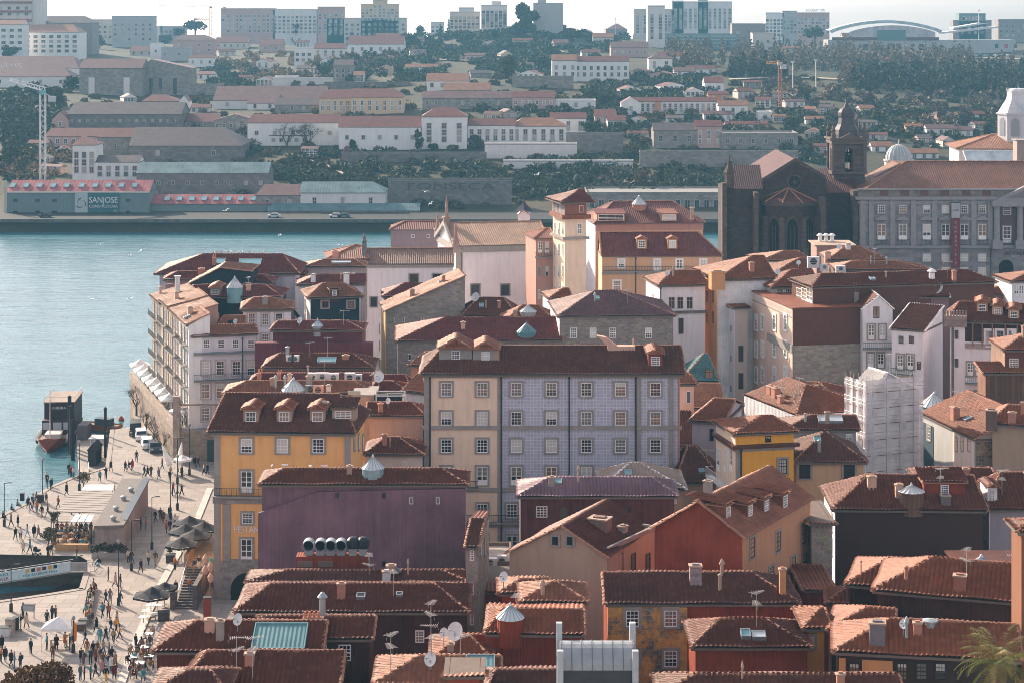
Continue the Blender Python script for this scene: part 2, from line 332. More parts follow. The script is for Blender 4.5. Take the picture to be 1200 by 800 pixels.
class B:
    def __init__(s, name, label, cat, x0, x1, Y, ye, D=None, yaw=0., zb=None, wall=None, ye2=None, group=None, far=False):
        ALLB.append(s); s.Y = Y; s.c, s.s = math.cos(R(yaw)), math.sin(R(yaw)); s.Xa = X_(x0, Y); s.Ya = Y; s.yaw = R(yaw)
        q = x1-600; s.W = (q*Y-s.Xa*F)/(F*s.c-q*s.s); s.D = D
        ze = Z_(ye, Y); zb = gz(s.Xa, Y)-1.5 if zb is None else zb; s.zb = zb; s.h = ze-zb; s.far = far
        s.h2 = s.h if ye2 is None else Z_(ye2, Y+s.W*s.s)-zb
        s.o = empty(name, (s.Xa, Y, zb), s.yaw, label, cat, group); s.wm = wall
        s.Mi = (Matrix.Translation((s.Xa, Y, zb)) @ Matrix.Rotation(s.yaw, 4, 'Z')).inverted()
        s.pl = {'F': ((0, 0, 0), (0, -1, 0)), 'L': ((0, 0, 0), (-1, 0, 0)), 'R': ((s.W, 0, 0), (1, 0, 0))}
    def hit(s, f, px, py):
        p, n = s.pl[f]; p = Vector(p); n = Vector(n)
        o = s.Mi @ CAM; d = s.Mi.to_3x3() @ Vector((px-600, F, HY-py)); t = (p-o).dot(n)/d.dot(n); return o+d*t
    def dist(s, q): return (s.Mi.inverted() @ q).y
    def up(s, px, yl, z=None):
        q = px-600; return (q*(s.Ya+yl*s.c)-(s.Xa-yl*s.s)*F)/(s.c*F-q*s.s)
    def walls(s, tris=()):
        b = MB(); W, D, h, h2 = s.W, s.D, s.h, s.h2
        b.poly([(0, 0, 0), (W, 0, 0), (W, 0, h2), (0, 0, h)]); b.poly([(W, 0, 0), (W, D, 0), (W, D, h2), (W, 0, h2)])
        b.poly([(W, D, 0), (0, D, 0), (0, D, h), (W, D, h2)]); b.poly([(0, D, 0), (0, 0, 0), (0, 0, h), (0, D, h)])
        for t in tris: b.poly(t)
        return b.build('wall', s.wm, s.o)
    def sheet(s, mb, poly, m=0, per=.38):
        if s.far or not near_tile(s.Y):
            P = [Vector(p) for p in poly]; mb.poly(P, m)
        else: tile_sheet(mb, poly, m, per)
    def roof(s, kind, yr, rx0=None, rx1=None, dr=.5, mat=None, ov=.45, rise=None, ridge=None, fas=None, ovs=None):
        mat = mat or T_BR
        if s.D is None:
            y0 = CZ-(s.h+s.zb); py = HY+y0*F/s.Y; s.D = max(4., (py-yr)*s.Y/F/((py-HY)/F+.40)/dr)
        W, D, h, h2 = s.W, s.D, s.h, s.h2; mb = MB(); tris = []; ovs = ov if ovs is None else ovs
        if not s.far and not near_tile(s.Y):
            for k, m in list(MATS.items()):
                if m == mat and k[0] == 'tile': mat = M('tileflat', k[1], p=.4)
        S = lambda P: s.sheet(mb, P); cap = lambda a, b: (None if s.far else ridge_caps(mb, a, b))
        if kind in ('hip', 'pyr'):
            yl = D*dr; u0 = -ovs if rx0 is None else s.up(rx0, yl); u1 = W+ovs if rx1 is None else s.up(rx1, yl)
            if rise is None:
                s.flx = getattr(s, 'flx', True); um = (u0+u1)/2; Yr = s.Ya+um*s.s+yl*s.c; rise = Z_(yr, Yr)-s.zb-h
            if getattr(s, 'flx', False) and rise < .3*yl:      # too flat to be a roof : the house is less deep
                y0 = CZ-(h+s.zb); py = HY+y0*F/s.Y; s.D = D = max(3., (py-yr)*s.Y/F/((py-HY)/F+.36)/dr); s.flx = False
                return s.roof(kind, yr, rx0, rx1, dr, mat, ov, None, ridge, fas, ovs)
            s.rise = rise; zr = h+rise; e = ov
            A, Bq, C, Dd = (-ovs, -e, h), (W+ovs, -e, h2), (W+ovs, D+e, h2), (-ovs, D+e, h); R0 = (u0, yl, zr); R1 = (u1, yl, zr)
            S([A, Bq, R1, R0]); S([C, Dd, R0, R1])
            s.pl['RF'] = (A, Vector((0, -rise, yl+e)))
            if rx0 is None: tris.append([(0, 0, h), (0, yl, zr-.03), (0, D, h)])
            else:
                S([Dd, A, R0]); cap(A, R0); cap(Dd, R0); s.pl['RL'] = (A, Vector((-rise, 0, u0+ovs)))
            if rx1 is None: tris.append([(W, 0, h2), (W, D, h2), (W, yl, zr-.03)])
            else:
                S([Bq, C, R1]); cap(Bq, R1); cap(C, R1); s.pl['RR'] = (Bq, Vector((rise, 0, W+ovs-u1)))
            cap(R0, R1)
            if rx0 is None: cap(A, R0)
            if rx1 is None: cap(Bq, R1)
        elif kind == 'gy':
            ur = s.up(rx0, 0); zr = (Z_(yr, s.Ya+ur*s.s)-s.zb) if rise is None else h+rise; s.rise = zr-h; v = ov*.5
            kL = (zr-h)/max(ur, .1); kR = (zr-h2)/max(W-ur, .1)
            A, Dd = (-ov, -v, h-ov*kL*.5), (-ov, D+v, h-ov*kL*.5); Bq, C = (W+ov, -v, h2-ov*kR*.5), (W+ov, D+v, h2-ov*kR*.5); R0, R1 = (ur, -v, zr+.03), (ur, D+v, zr+.03)
            S([Dd, A, R0, R1]); S([Bq, C, R1, R0]); cap(R0, R1); cap(A, R0); cap(Bq, R0)
            tris += [[(0, 0, h), (W, 0, h2), (ur, 0, zr-.05)], [(W, D, h2), (0, D, h), (ur, D, zr-.05)]]
            s.pl['RL'] = (A, Vector((-(zr-h), 0, ur+ov))); s.pl['RR'] = (Bq, Vector((zr-h2, 0, W+ov-ur))); s.pl['RF'] = s.pl['RR']
        elif kind == 'shed':      # high at the back
            Yr = s.Ya+D*s.c+W/2*s.s; rise = (Z_(yr, Yr)-s.zb-h) if rise is None else rise; s.rise = rise
            A, Bq, C, Dd = (-ovs, -ov, h), (W+ovs, -ov, h2), (W+ovs, D, h2+rise), (-ovs, D, h+rise)
            S([A, Bq, C, Dd]); cap(Dd, C); cap(A, Dd); cap(Bq, C)
            tris += [[(0, 0, h), (0, D, h+rise), (0, D, h)], [(W, 0, h2), (W, D, h2), (W, D, h2+rise)], [(W, D, h2), (0, D, h), (0, D, h+rise), (W, D, h2+rise)]]
            s.pl['RF'] = (A, Vector((0, -rise, D+ov)))
        elif kind == 'shedr':     # high at the right, falling to the left
            rise = rise if rise is not None else Z_(yr, s.Ya+W*s.s)-s.zb-h; s.rise = rise
            A, Bq, C, Dd = (-ov, -ovs, h), (W, -ovs, h+rise), (W, D+ovs, h+rise), (-ov, D+ovs, h)
            S([A, Bq, C, Dd]); cap(Bq, C); cap(A, Bq)
            tris += [[(0, 0, h), (W, 0, h), (W, 0, h+rise)], [(W, D, h), (0, D, h), (W, D, h+rise)], [(W, 0, h), (W, D, h), (W, D, h+rise), (W, 0, h+rise)]]
            s.pl['RF'] = s.pl['RL'] = (A, Vector((-rise, 0, W+ov)))
        elif kind == 'shedl':     # high at the left, falling to the right
            rise = rise if rise is not None else Z_(yr, s.Ya)-s.zb-h2; s.rise = rise
            A, Bq, C, Dd = (0, -ovs, h2+rise), (W+ov, -ovs, h2), (W+ov, D+ovs, h2), (0, D+ovs, h2+rise)
            S([A, Bq, C, Dd]); cap(A, Dd); cap(A, Bq)
            tris += [[(0, 0, h2), (W, 0, h2), (0, 0, h2+rise)], [(W, D, h2), (0, D, h2), (0, D, h2+rise)], [(0, D, h2), (0, 0, h2), (0, 0, h2+rise), (0, D, h2+rise)]]
            s.pl['RF'] = (A, Vector((rise, 0, W+ov)))
        elif kind == 'flat':
            mb.box(-ov, W+ov, -ov, D+ov, h, h+.18, 0)
            p = rise or 0
            if p:
                for q in ((-ov, W+ov, -ov, -ov+.25), (-ov, W+ov, D+ov-.25, D+ov), (-ov, -ov+.25, -ov+.25, D+ov-.25), (W+ov-.25, W+ov, -ov+.25, D+ov-.25)): mb.box(q[0], q[1], q[2], q[3], h+.18, h+.18+p, 2)
            s.pl['RF'] = ((0, 0, h+.18), Vector((0, 0, 1)))
        if kind in ('hip', 'pyr', 'shed') and abs(h-h2) < .01:
            e0 = .22
            mb.box(-ovs+.06, W+ovs-.06, -ov+.06, (D+ov-.06) if kind != 'shed' else D, h-e0, h-.02, 2)
        s.roofo = mb.build('roof', [mat, ridge or RIDGE, fas or SOF], s.o)
        s.walls(tris); return s
    # ---- openings
    def wins(s, f, pxs, pys, pw, ph, st='s', sur=GRANP, fr=WHITE, g=None, par=None, name='window', m=None, ranm=0):
        rot = {'F': 0, 'L': -90, 'R': 90}[f]
        for px in pxs:
            for py in pys:
                q = s.hit(f, px, py); Y = s.dist(q)
                if m: w, h = m
                else:
                    w = pw*Y/F; h = ph*Y/F
                    if f != 'F': w, h = pw, ph
                w = max(.35, round(w/.1)*.1); h = max(.4, round(h/.1)*.1)
                n = {'F': (0, -.02, 0), 'L': (-.02, 0, 0), 'R': (.02, 0, 0)}[f]
                o = link(name, win_mesh(w, h, st, sur, fr), par or s.o, q+Vector(n), (0, 0, R(rot)))
                link('pane', pane_mesh(w, h, random.choice(GW) if g is None else g), o)
        return s
    def band(s, f, px0, px1, py0, py1, mat, t=.08, name='stone_course'):
        a = s.hit(f, px0, py0); b = s.hit(f, px1, py1); mb = MB()
        if f == 'F': mb.box(min(a.x, b.x), max(a.x, b.x), -t, .03, min(a.z, b.z), max(a.z, b.z))
        elif f == 'L': mb.box(-t, .03, min(a.y, b.y), max(a.y, b.y), min(a.z, b.z), max(a.z, b.z))
        else: mb.box(s.W-.03, s.W+t, min(a.y, b.y), max(a.y, b.y), min(a.z, b.z), max(a.z, b.z))
        mb.build(name, mat, s.o); return s
    def full(s, f, py0, py1, mat, t=.08, name='stone_course', a=-.0, b=0):
        z0 = s.hit('F', 600+s.Xa*F/s.Ya, py1).z; z1 = s.hit('F', 600+s.Xa*F/s.Ya, py0).z; mb = MB()
        for q in f:
            if q == 'F': mb.box(-t, s.W+t, -t, .0, z0, z1)
            if q == 'L': mb.box(-t, 0, 0.01, s.D, z0, z1)
            if q == 'R': mb.box(s.W, s.W+t, 0.01, s.D, z0, z1)
        mb.build(name, mat, s.o); return s
    def pipe(s, px, py0, py1, mat=IRON, f='F', r=.09):
        a = s.hit(f, px, py0); b = s.hit(f, px, py1); n = {'F': Vector((0, -.2, 0)), 'L': Vector((-.2, 0, 0)), 'R': Vector((.2, 0, 0))}[f]
        mb = MB(); mb.tube(a+n, b+n, r, n=6); mb.box(a.x-.12, a.x+.12, a.y-.3 if f == 'F' else a.y-.1, a.y, a.z-.2, a.z+.1); mb.build('downpipe', mat, s.o); return s
    def balc(s, f, px0, px1, py, rail=1.0, out=.8, mat=IRON, slab=GRANP, gap=.28):
        a = s.hit(f, px0, py); b = s.hit(f, px1, py); mb = MB(); L = (b.x-a.x) if f == 'F' else abs(b.y-a.y)
        mb.box(0, L, -out, 0, -.16, 0, 0)
        for z in (.12, rail-.05): mb.box(0, L, -out+.02, -out+.07, z, z+.05, 1); mb.box(0.0, .05, -out+.07, 0, z, z+.05, 1); mb.box(L-.05, L, -out+.07, 0, z, z+.05, 1)
        n = max(2, int(L/gap))
        for k in range(n+1): x = .02+(L-.06)*k/n; mb.box(x, x+.03, -out+.03, -out+.06, 0, rail-.05, 1)
        rot = {'F': 0, 'L': -90, 'R': 90}[f]
        st = a if f == 'F' else (Vector((0, max(a.y, b.y), a.z)) if f == 'L' else Vector((s.W, min(a.y, b.y), a.z)))
        mb.build('balcony', [slab, mat], s.o, loc=st, rot=(0, 0, R(rot))); return s
    # ---- roof furniture
    def dormer(s, px, py, pw, ph, wall=None, tile=None, kind='g', rf='RF', fr=WHITE, side=.28, st='s'):
        q = s.hit(rf, px, py+ph*.62); Y = s.dist(q); w = pw*Y/F; h = ph*Y/F; x = w/2+side; H = h+.45; p, n = s.pl[rf]; n = Vector(n)
        sl = max(.25, math.hypot(n.x, n.y)/max(abs(n.z), .01)); L = min(5, H/sl+.6); mb = MB()
        mb.box(-x, x, 0, L, -.9, H)
        o = mb.build('dormer', wall or WHITE, s.o, loc=q, rot=(0, 0, R({'RF': 0, 'RL': -90, 'RR': 90}[rf]))); rb = MB(); e = .28
        if kind == 'g':
            r = x*.55
            P = [[(-x-e, L, H-.05), (-x-e, -e, H-.05), (0, -e*.4, H+r), (0, L, H+r)], [(x+e, -e, H-.05), (x+e, L, H-.05), (0, L, H+r), (0, -e*.4, H+r)], [(-x-e, -e, H-.05), (x+e, -e, H-.05), (0, -e*.4, H+r)]]
            if near_tile(s.Y):
                for k in P: tile_sheet(rb, k, 0)
                ridge_caps(rb, (0, -e*.4, H+r), (0, L, H+r), 1, .14, .4); ridge_caps(rb, (-x-e, -e, H-.05), (0, -e*.4, H+r), 1, .12, .4); ridge_caps(rb, (x+e, -e, H-.05), (0, -e*.4, H+r), 1, .12, .4)
            else:
                for k in P: rb.poly(k)
        else:
            P = [(-x-e, -e, H-.05), (x+e, -e, H-.05), (x+e, L+.6, H+.45), (-x-e, L+.6, H+.45)]
            if near_tile(s.Y): tile_sheet(rb, P, 0)
            else: rb.poly(P)
            rb.box(-x-e+.03, x+e-.03, -e+.03, L, H-.16, H-.07, 1)
        rb.build('dormer_roof', [tile or T_BR, RIDGE], o)
        wo = link('window', win_mesh(round(w/.1)*.1, round(h/.1)*.1, st, None, fr), o, (0, -.02, h/2+.15)); wm = pane_mesh(round(w/.1)*.1, round(h/.1)*.1, random.choice(GW))
        b2 = bpy.data.meshes.new('window_glazed'); me = wo.data.copy(); n0 = len(me.vertices)      # frame and pane of a dormer window stay one sub-part
        V = [tuple(v.co) for v in me.vertices]+[tuple(v.co) for v in wm.vertices]; Fs = [tuple(p.vertices) for p in me.polygons]+[tuple(i+n0 for i in p.vertices) for p in wm.polygons]
        mi = [p.material_index for p in me.polygons]+[2]*len(wm.polygons); b2.from_pydata(V, [], Fs)
        for m in (me.materials[0], me.materials[1], wm.materials[0]): b2.materials.append(m)
        b2.polygons.foreach_set('material_index', mi); wo.data = b2; bpy.data.meshes.remove(me); return s
    def chim(s, px, py, w=.8, h=1.3, kind='box', mat=None, rf='RF'):
        q = s.hit(rf, px, py); mb = MB(); m = mat or BRICK; x = w/2
        if kind == 'box':
            mb.box(-x, x, -x*.8, x*.8, -.8, h, 0); mb.box(-x-.08, x+.08, -x*.8-.08, x*.8+.08, h, h+.12, 1); mb.box(-x*.6, x*.6, -x*.4, x*.4, h+.12, h+.24, 0)
        elif kind == 'pots':
            mb.box(-x, x, -.35, .35, -.8, h, 0)
            for k in range(max(2, int(w/.36))):
                xx = -x+.2+k*.36; mb.tube((xx, 0, h), (xx, 0, h+.5), .12, .1, 8, 2)
        elif kind == 'cowl':
            mb.tube((0, 0, -.8), (0, 0, h), x, None, 10, 0); mb.lathe((0, 0, h+.12), [(x*1.6, 0), (x*1.7, .08), (x*.7, .42), (.03, .5)], 10, 1)
            for a in range(4): mb.box(x*.8*math.cos(a*1.57)-.03, x*.8*math.cos(a*1.57)+.03, x*.8*math.sin(a*1.57)-.03, x*.8*math.sin(a*1.57)+.03, h-.01, h+.13, 0)
        elif kind == 'pipe':
            mb.tube((0, 0, -.6), (0, 0, h), x, None, 10, 0); mb.lathe((0, 0, h+.05), [(x*1.5, 0), (x*1.5, .1), (.05, .22)], 10, 1)
        mb.build('chimney', [m, RIDGE2 if kind == 'box' else m, TERRA], s.o, loc=q); return s
    def sky(s, px, py, w=.9, h=1.2, rf='RF', mat=None, name='skylight', fr=None):
        q = s.hit(rf, px, py); p, n = s.pl[rf]; n = Vector(n).normalized(); u = Vector((0, 0, 1)).cross(n).normalized() if abs(n.z) < .999 else Vector((1, 0, 0)); v = n.cross(u)
        mb = MB()
        def bx(a0, a1, b0, b1, c0, c1, m):
            P = lambda a, b, c: u*a+v*b+n*c
            for f in (((a0, b0, c1), (a1, b0, c1), (a1, b1, c1), (a0, b1, c1)), ((a0, b0, c0), (a1, b0, c0), (a1, b0, c1), (a0, b0, c1)), ((a1, b0, c0), (a1, b1, c0), (a1, b1, c1), (a1, b0, c1)), ((a1, b1, c0), (a0, b1, c0), (a0, b1, c1), (a1, b1, c1)), ((a0, b1, c0), (a0, b0, c0), (a0, b0, c1), (a0, b1, c1))): mb.poly([P(*k) for k in f], m)
        t = .08; bx(-w/2, w/2, -h/2, -h/2+t, 0, .44, 0); bx(-w/2, w/2, h/2-t, h/2, 0, .44, 0); bx(-w/2, -w/2+t, -h/2+t, h/2-t, 0, .44, 0); bx(w/2-t, w/2, -h/2+t, h/2-t, 0, .44, 0); bx(-w/2+t, w/2-t, -h/2+t, h/2-t, 0, .37, 1)
        mb.build(name, [fr or ZINC, mat or GLR], s.o, loc=q); return s
    def lantern(s, px, py, r=1.2, hd=.9, hc=1.1, dm=None, cm=None, rf='RF', z=None):
        q = s.hit(rf, px, py); mb = MB(); n = 16
        mb.lathe((0, 0, -1.2), [(r, 0), (r, 1.2+hd), (r*1.06, 1.2+hd), (r*1.06, 1.32+hd)], n, 0)
        mb.lathe((0, 0, hd+.12), [(r*1.08, 0), (r*.12, hc), (r*.1, hc+.15), (.02, hc+.35)], n, 1)
        for k in range(n):
            a = 2*math.pi*k/n; mb.tube((r*1.09*math.cos(a), r*1.09*math.sin(a), hd+.14), (r*.12*math.cos(a), r*.12*math.sin(a), hd+.14+hc), .035, None, 4, 2, False)
        mb.build('roof_lantern', [dm or ZINC, cm or GLW, ZINC], s.o, loc=q); return s
    def dish(s, px, py, r=.5, mast=.9, rf='RF', face=(-.55, -.75, .35)):
        q = s.hit(rf, px, py); mb = MB(); mb.tube((0, 0, -.5), (0, 0, mast), .04, None, 6, 0); d = Vector(face).normalized(); u = d.orthogonal().normalized(); w = d.cross(u); c = Vector((0, 0, mast+.1))
        rg = [[c-d*(.22*(1-t*t))*r+(u*math.cos(k*math.pi/8)+w*math.sin(k*math.pi/8))*r*t for k in range(16)] for t in (.02, .4, .75, 1)]
        for a, b in zip(rg, rg[1:]):
            for k in range(16): mb.poly((a[k], a[(k+1) % 16], b[(k+1) % 16], b[k]), 1)
        mb.tube(c, c+d*r*.9, .02, None, 4, 0); mb.box(c.x+d.x*r*.9-.06, c.x+d.x*r*.9+.06, c.y+d.y*r*.9-.06, c.y+d.y*r*.9+.06, c.z+d.z*r*.9-.06, c.z+d.z*r*.9+.06, 0)
        mb.build('satellite_dish', [ZINC, WMET], s.o, loc=q); return s
    def aerial(s, px, py, h=3.0, a=20, n=2, rf='RF'):
        q = s.hit(rf, px, py); mb = MB(); mb.tube((0, 0, -.8), (0, 0, h), .035, .025, 5)
        for k in range(n):
            z = h-.15-k*.9; d = Vector((math.cos(R(a+k*50)), math.sin(R(a+k*50)), 0)); e = Vector((-d.y, d.x, 0)); mb.tube(Vector((0, 0, z))-d*.5, Vector((0, 0, z))+d*.9, .022, None, 4)
            for j in range(9):
                L = .42-.025*j; c = Vector((0, 0, z))+d*(-.45+j*.16); mb.tube(c-e*L, c+e*L, .014, None, 4, 0, False)
            for sg in (-1, 1): mb.tube(Vector((0, 0, z))-d*.5, Vector((0, 0, z+.3*sg))-d*.62, .014, None, 4)
        mb.build('aerial', M('plain', (.45, .42, .4), .5, .4), s.o, loc=q); return s
    def slab(s, x0, x1, y0, y1, z0, z1, mat, name, at=None):
        mb = MB(); mb.box(x0, x1, y0, y1, z0, z1); return mb.build(name, mat, s.o, loc=at or (0, 0, 0))
    def side(s, f, mat, py1=None, t=.06, name='wall'):
        mb = MB(); W, D = s.W, s.D; z0 = 0 if py1 is None else s.hit(f, 600+s.Xa*F/s.Ya if f != 'R' else 600+(s.Xa+W*s.c)*F/(s.Ya+W*s.s), py1).z
        if f == 'L': mb.box(-t, 0, 0, D, z0, s.h-.02)
        if f == 'R': mb.box(W, W+t, 0, D, z0, s.h2-.02)
        if f == 'F': mb.box(0, W, -t, 0, z0, s.h-.02)
        mb.build(name, mat, s.o); return s
    def ac(s, px, py, w=1.2, h=1.0, d=.7, rf='RF', mat=None):
        q = s.hit(rf, px, py); mb = MB(); mb.box(-w/2, w/2, -d/2, d/2, -.3, h, 0); mb.tube((0, -d/2-.03, h*.5), (0, -d/2, h*.5), min(w, h)*.36, None, 14, 1)
        for k in range(4): mb.box(-w*.35, w*.35, -d/2-.06, -d/2-.035, h*(.2+.18*k), h*(.2+.18*k)+.03, 0)
        mb.build('air_conditioner', [mat or WMET, IRON], s.o, loc=q); return s
def gz(X, Y):       # old town ground
    return 4.0+max(0, 190-Y)*.12+max(0, min(1, (X+15)/60))*min(6, max(0, Y-180)*.03)
# ------------------------------------------------------------------ camera, light, sky
cam = bpy.data.cameras.new('camera'); co = bpy.data.objects.new('camera', cam); COL.objects.link(co); co.location = CAM; co.rotation_euler = (R(90), 0, 0)
cam.sensor_width = 36; cam.lens = 70; cam.shift_y = -(400-HY)/1200; cam.clip_start = 1; cam.clip_end = 12000; sc.camera = co
EL, AZ = R(24), R(-39)          # sun height, and its bearing left of the line of sight
sd = Vector((math.sin(AZ)*math.cos(EL), math.cos(AZ)*math.cos(EL), math.sin(EL)))
su = bpy.data.lights.new('sun', 'SUN'); su.energy = 5; su.angle = R(.6); su.color = (1, .82, .63); so = bpy.data.objects.new('sun', su); COL.objects.link(so); so.rotation_euler = sd.to_track_quat('Z', 'Y').to_euler()
w = bpy.data.worlds.new('World'); sc.world = w; w.use_nodes = True; wt = w.node_tree; wt.nodes.clear()
sk = wt.nodes.new('ShaderNodeTexSky'); sk.sky_type = 'NISHITA'; sk.sun_disc = False; sk.sun_elevation = EL; sk.sun_rotation = AZ; sk.altitude = 50; sk.air_density = 1.0; sk.dust_density = 2.2; sk.ozone_density = 1.0
bg = wt.nodes.new('ShaderNodeBackground'); bg.inputs[1].default_value = .15; wo = wt.nodes.new('ShaderNodeOutputWorld'); hs = wt.nodes.new('ShaderNodeHueSaturation'); hs.inputs['Saturation'].default_value = .34; wt.links.new(sk.outputs[0], hs.inputs['Color']); mx = wt.nodes.new('ShaderNodeMix'); mx.data_type = 'RGBA'; mx.blend_type = 'MULTIPLY'; mx.inputs[0].default_value = 1; mx.inputs[7].default_value = (1.0, .93, .95, 1); wt.links.new(hs.outputs[0], mx.inputs[6]); wt.links.new(mx.outputs[2], bg.inputs[0]); wt.links.new(bg.outputs[0], wo.inputs[0])
sc.view_settings.view_transform = 'Standard'; sc.view_settings.look = 'None'; sc.view_settings.exposure = 1.05; sc.view_settings.gamma = 1
sc.cycles.filter_width = .85; sc.render.resolution_x = 1024; sc.render.resolution_y = 682
# ------------------------------------------------------------------ the setting
from mathutils.geometry import delaunay_2d_cdt, tessellate_polygon
SHORE = [G(-420, 860), G(-60, 712), G(0, 705), G(55, 697), G(98, 690), G(108, 656), G(98, 650), G(0, 648), G(-60, 647), G(-60, 640), G(0, 606), G(32, 590), G(60, 571), G(86, 560), G(128, 547), G(133, 503), G(161, 498)]
SHORE = [(p.x, p.y) for p in SHORE]+[(-62.6, 329), (-64.4, 338), (-66, 352), (-63, 374), (-45, 402), (-20, 452), (10, 484), (60, 520), (200, 545), (700, 560)]
poly = SHORE+[(700, -40), (-110, -40)]
def inside(x, y):
    c = False; n = len(poly); j = n-1
    for i in range(n):
        if (poly[i][1] > y) != (poly[j][1] > y) and x < (poly[j][0]-poly[i][0])*(y-poly[i][1])/(poly[j][1]-poly[i][1])+poly[i][0]: c = not c
        j = i
    return c
pts = [Vector(p) for p in poly]
for x in range(-100, 300, 12):
    for y in range(-36, 556, 12):
        if inside(x, y) and min(math.hypot(x-p[0], y-p[1]) for p in poly) > 5: pts.append(Vector((x+.1, y+.1)))
V, E, Fc, *_ = delaunay_2d_cdt(pts, [], [list(range(len(poly)))], 1, 1e-4)
mb = MB()
PAVE = M('slab', (.33, .295, .265))
for f in Fc: mb.poly([(V[i].x, V[i].y, gz(V[i].x, V[i].y)) for i in f])
tag(mb.build('plaza_ground', PAVE), kind='structure')
mb = MB()
for a, c in zip(SHORE, SHORE[1:]): mb.poly([(a[0], a[1], -2.6), (c[0], c[1], -2.6), (c[0], c[1], 4), (a[0], a[1], 4)])
for a, c in zip(SHORE[:15], SHORE[1:16]):        # coping stones along the edge
    d = Vector((c[0]-a[0], c[1]-a[1], 0)).normalized(); n = Vector((-d.y, d.x, 0)); A, C = Vector((a[0], a[1], 0)), Vector((c[0], c[1], 0))
    P = [A-n*.15, C-n*.15, C+n*.55, A+n*.55]; mb.poly([p+Vector((0, 0, 4.06)) for p in P], 1); mb.poly([P[0]+Vector((0, 0, 3.7)), P[1]+Vector((0, 0, 3.7)), P[1]+Vector((0, 0, 4.06)), P[0]+Vector((0, 0, 4.06))], 1); mb.poly([P[2]+Vector((0, 0, 4.0)), P[3]+Vector((0, 0, 4.0)), P[3]+Vector((0, 0, 4.06)), P[2]+Vector((0, 0, 4.06))], 1)
tag(mb.build('quay_wall', [M('stone', (.085, .07, .06), p=.32), GRANP]), kind='structure')
# water
wm = bpy.data.materials.new('water'); t = NT(wm); g = t.pos(); t.b.inputs['Roughness'].default_value = .14; t.b.inputs['IOR'].default_value = 1.33; t.b.inputs['Specular IOR Level'].default_value = .12
n1 = t.noise(t.mapv(g, (.10, .30, 1)), 1.0, 6, .62); n2 = t.noise(t.mapv(g, (.010, .05, 1)), 1.0, 5, .6); n3 = t.noise(t.mapv(g, (.5, 1.2, 1)), 1.0, 3)
t.l(t.mix(t.ramp(n2, .35, .65), (.036, .122, .152, 1), (.06, .162, .195, 1)), t.b.inputs['Base Color'])
t.bump(t.math('ADD', t.math('MULTIPLY', n1, 1.0), t.math('ADD', t.math('MULTIPLY', n2, 1.2), t.math('MULTIPLY', n3, .35))), .55, .55)
mb = MB(); mb.poly([(-950, 60, 0), (950, 60, 0), (950, 760, 0), (-950, 760, 0)]); tag(mb.build('river_water', wm), kind='structure')
# far bank
PROF = [(640, -3), (647, -3), (648.5, 3.6), (675, 4), (700, 6), (730, 11), (770, 15.5), (830, 21), (900, 27), (1000, 33), (1150, 38), (1300, 42), (1500, 46), (1650, 48), (1760, 45), (2300, 8)]
def TZ0(Y): return float(np.interp(Y, [a for a, _ in PROF], [b for _, b in PROF]))
def bumpz(X, Y): return 14*math.exp(-((X-5)/85)**2-((Y-1520)/170)**2)+(2.2*math.sin(X*.013+1)+1.6*math.sin(X*.031+Y*.009)+1.2*math.sin(Y*.027+X*.017))*min(1, max(0, (Y-760)/250))
def TZ(X, Y): return TZ0(Y)+bumpz(X, Y)
def farY(px, py):
    lo, hi = 650., 1700.
    for _ in range(50):
        m = (lo+hi)/2
        if Z_(py, m) > TZ(X_(px, m), m): lo = m
        else: hi = m
    return lo
ys = np.concatenate([[640, 647, 648.5], np.arange(655, 900, 7.), np.arange(900, 2301, 20.)]); xs = np.arange(-940, 941, 14.)
V = [(x, y, TZ(x, y)) for y in ys for x in xs]; nx = len(xs); Q = [(j*nx+i, j*nx+i+1, (j+1)*nx+i+1, (j+1)*nx+i) for j in range(len(ys)-1) for i in range(nx-1)]
mb = MB(); mb.blk(V, Q); o = mb.build('hillside', M('ground', (.04, .04, .024)), smooth=True); tag(o, kind='structure')
mb = MB()
mb.box(-940, 940, 647.2, 671, 3.0, 4.05, 0); mb.box(-940, 940, 646.6, 647.2, 3.2, 4.3, 1)
tag(mb.build('quay_road', [M('plain', (.035, .035, .035)), M('stone', (.13, .12, .11), p=.5)]), kind='structure')
# air
hm = bpy.data.materials.new('air'); hm.use_nodes = True; ht = hm.node_tree; ht.nodes.clear(); ho = ht.nodes.new('ShaderNodeOutputMaterial'); hv = ht.nodes.new('ShaderNodeVolumePrincipled')
hv.inputs['Color'].default_value = (.28, .7, 1.0, 1); hv.inputs['Density'].default_value = .000125; hv.inputs['Anisotropy'].default_value = 0; ht.links.new(hv.outputs[0], ho.inputs['Volume'])
mb = MB(); mb.box(-1000, 1000, -60, 2360, -5, 135); tag(mb.build('haze', hm), kind='stuff')
# ================================================================== the old town, from the foreground back
PL = lambda *c: M('plaster', c)
YEL = PL(.74, .40, .15); CREAM = PL(.74, .56, .42); BEIGE = PL(.36, .25, .18); WPL = PL(.70, .66, .68); PINK = PL(.58, .36, .27); TANW = PL(.55, .33, .20); LILAC = PL(.42, .37, .40)
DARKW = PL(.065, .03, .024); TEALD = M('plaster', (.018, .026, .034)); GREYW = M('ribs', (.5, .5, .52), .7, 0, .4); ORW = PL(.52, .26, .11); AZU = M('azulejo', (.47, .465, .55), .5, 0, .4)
STO = M('stone', (.33, .28, .24), p=.24); STOB = M('stone', (.26, .215, .19), p=.2); PEEL = M('peel', (.56, .3, .09)); DIRT = M('peel', (.34, .24, .15)); WOOD = M('wood', (.16, .085, .055), .85, 0, .3); WOODG = M('wood', (.22, .14, .10), .85, 0, .28); WOODR = M('wood', (.1, .034, .03), .85, 0, .35)
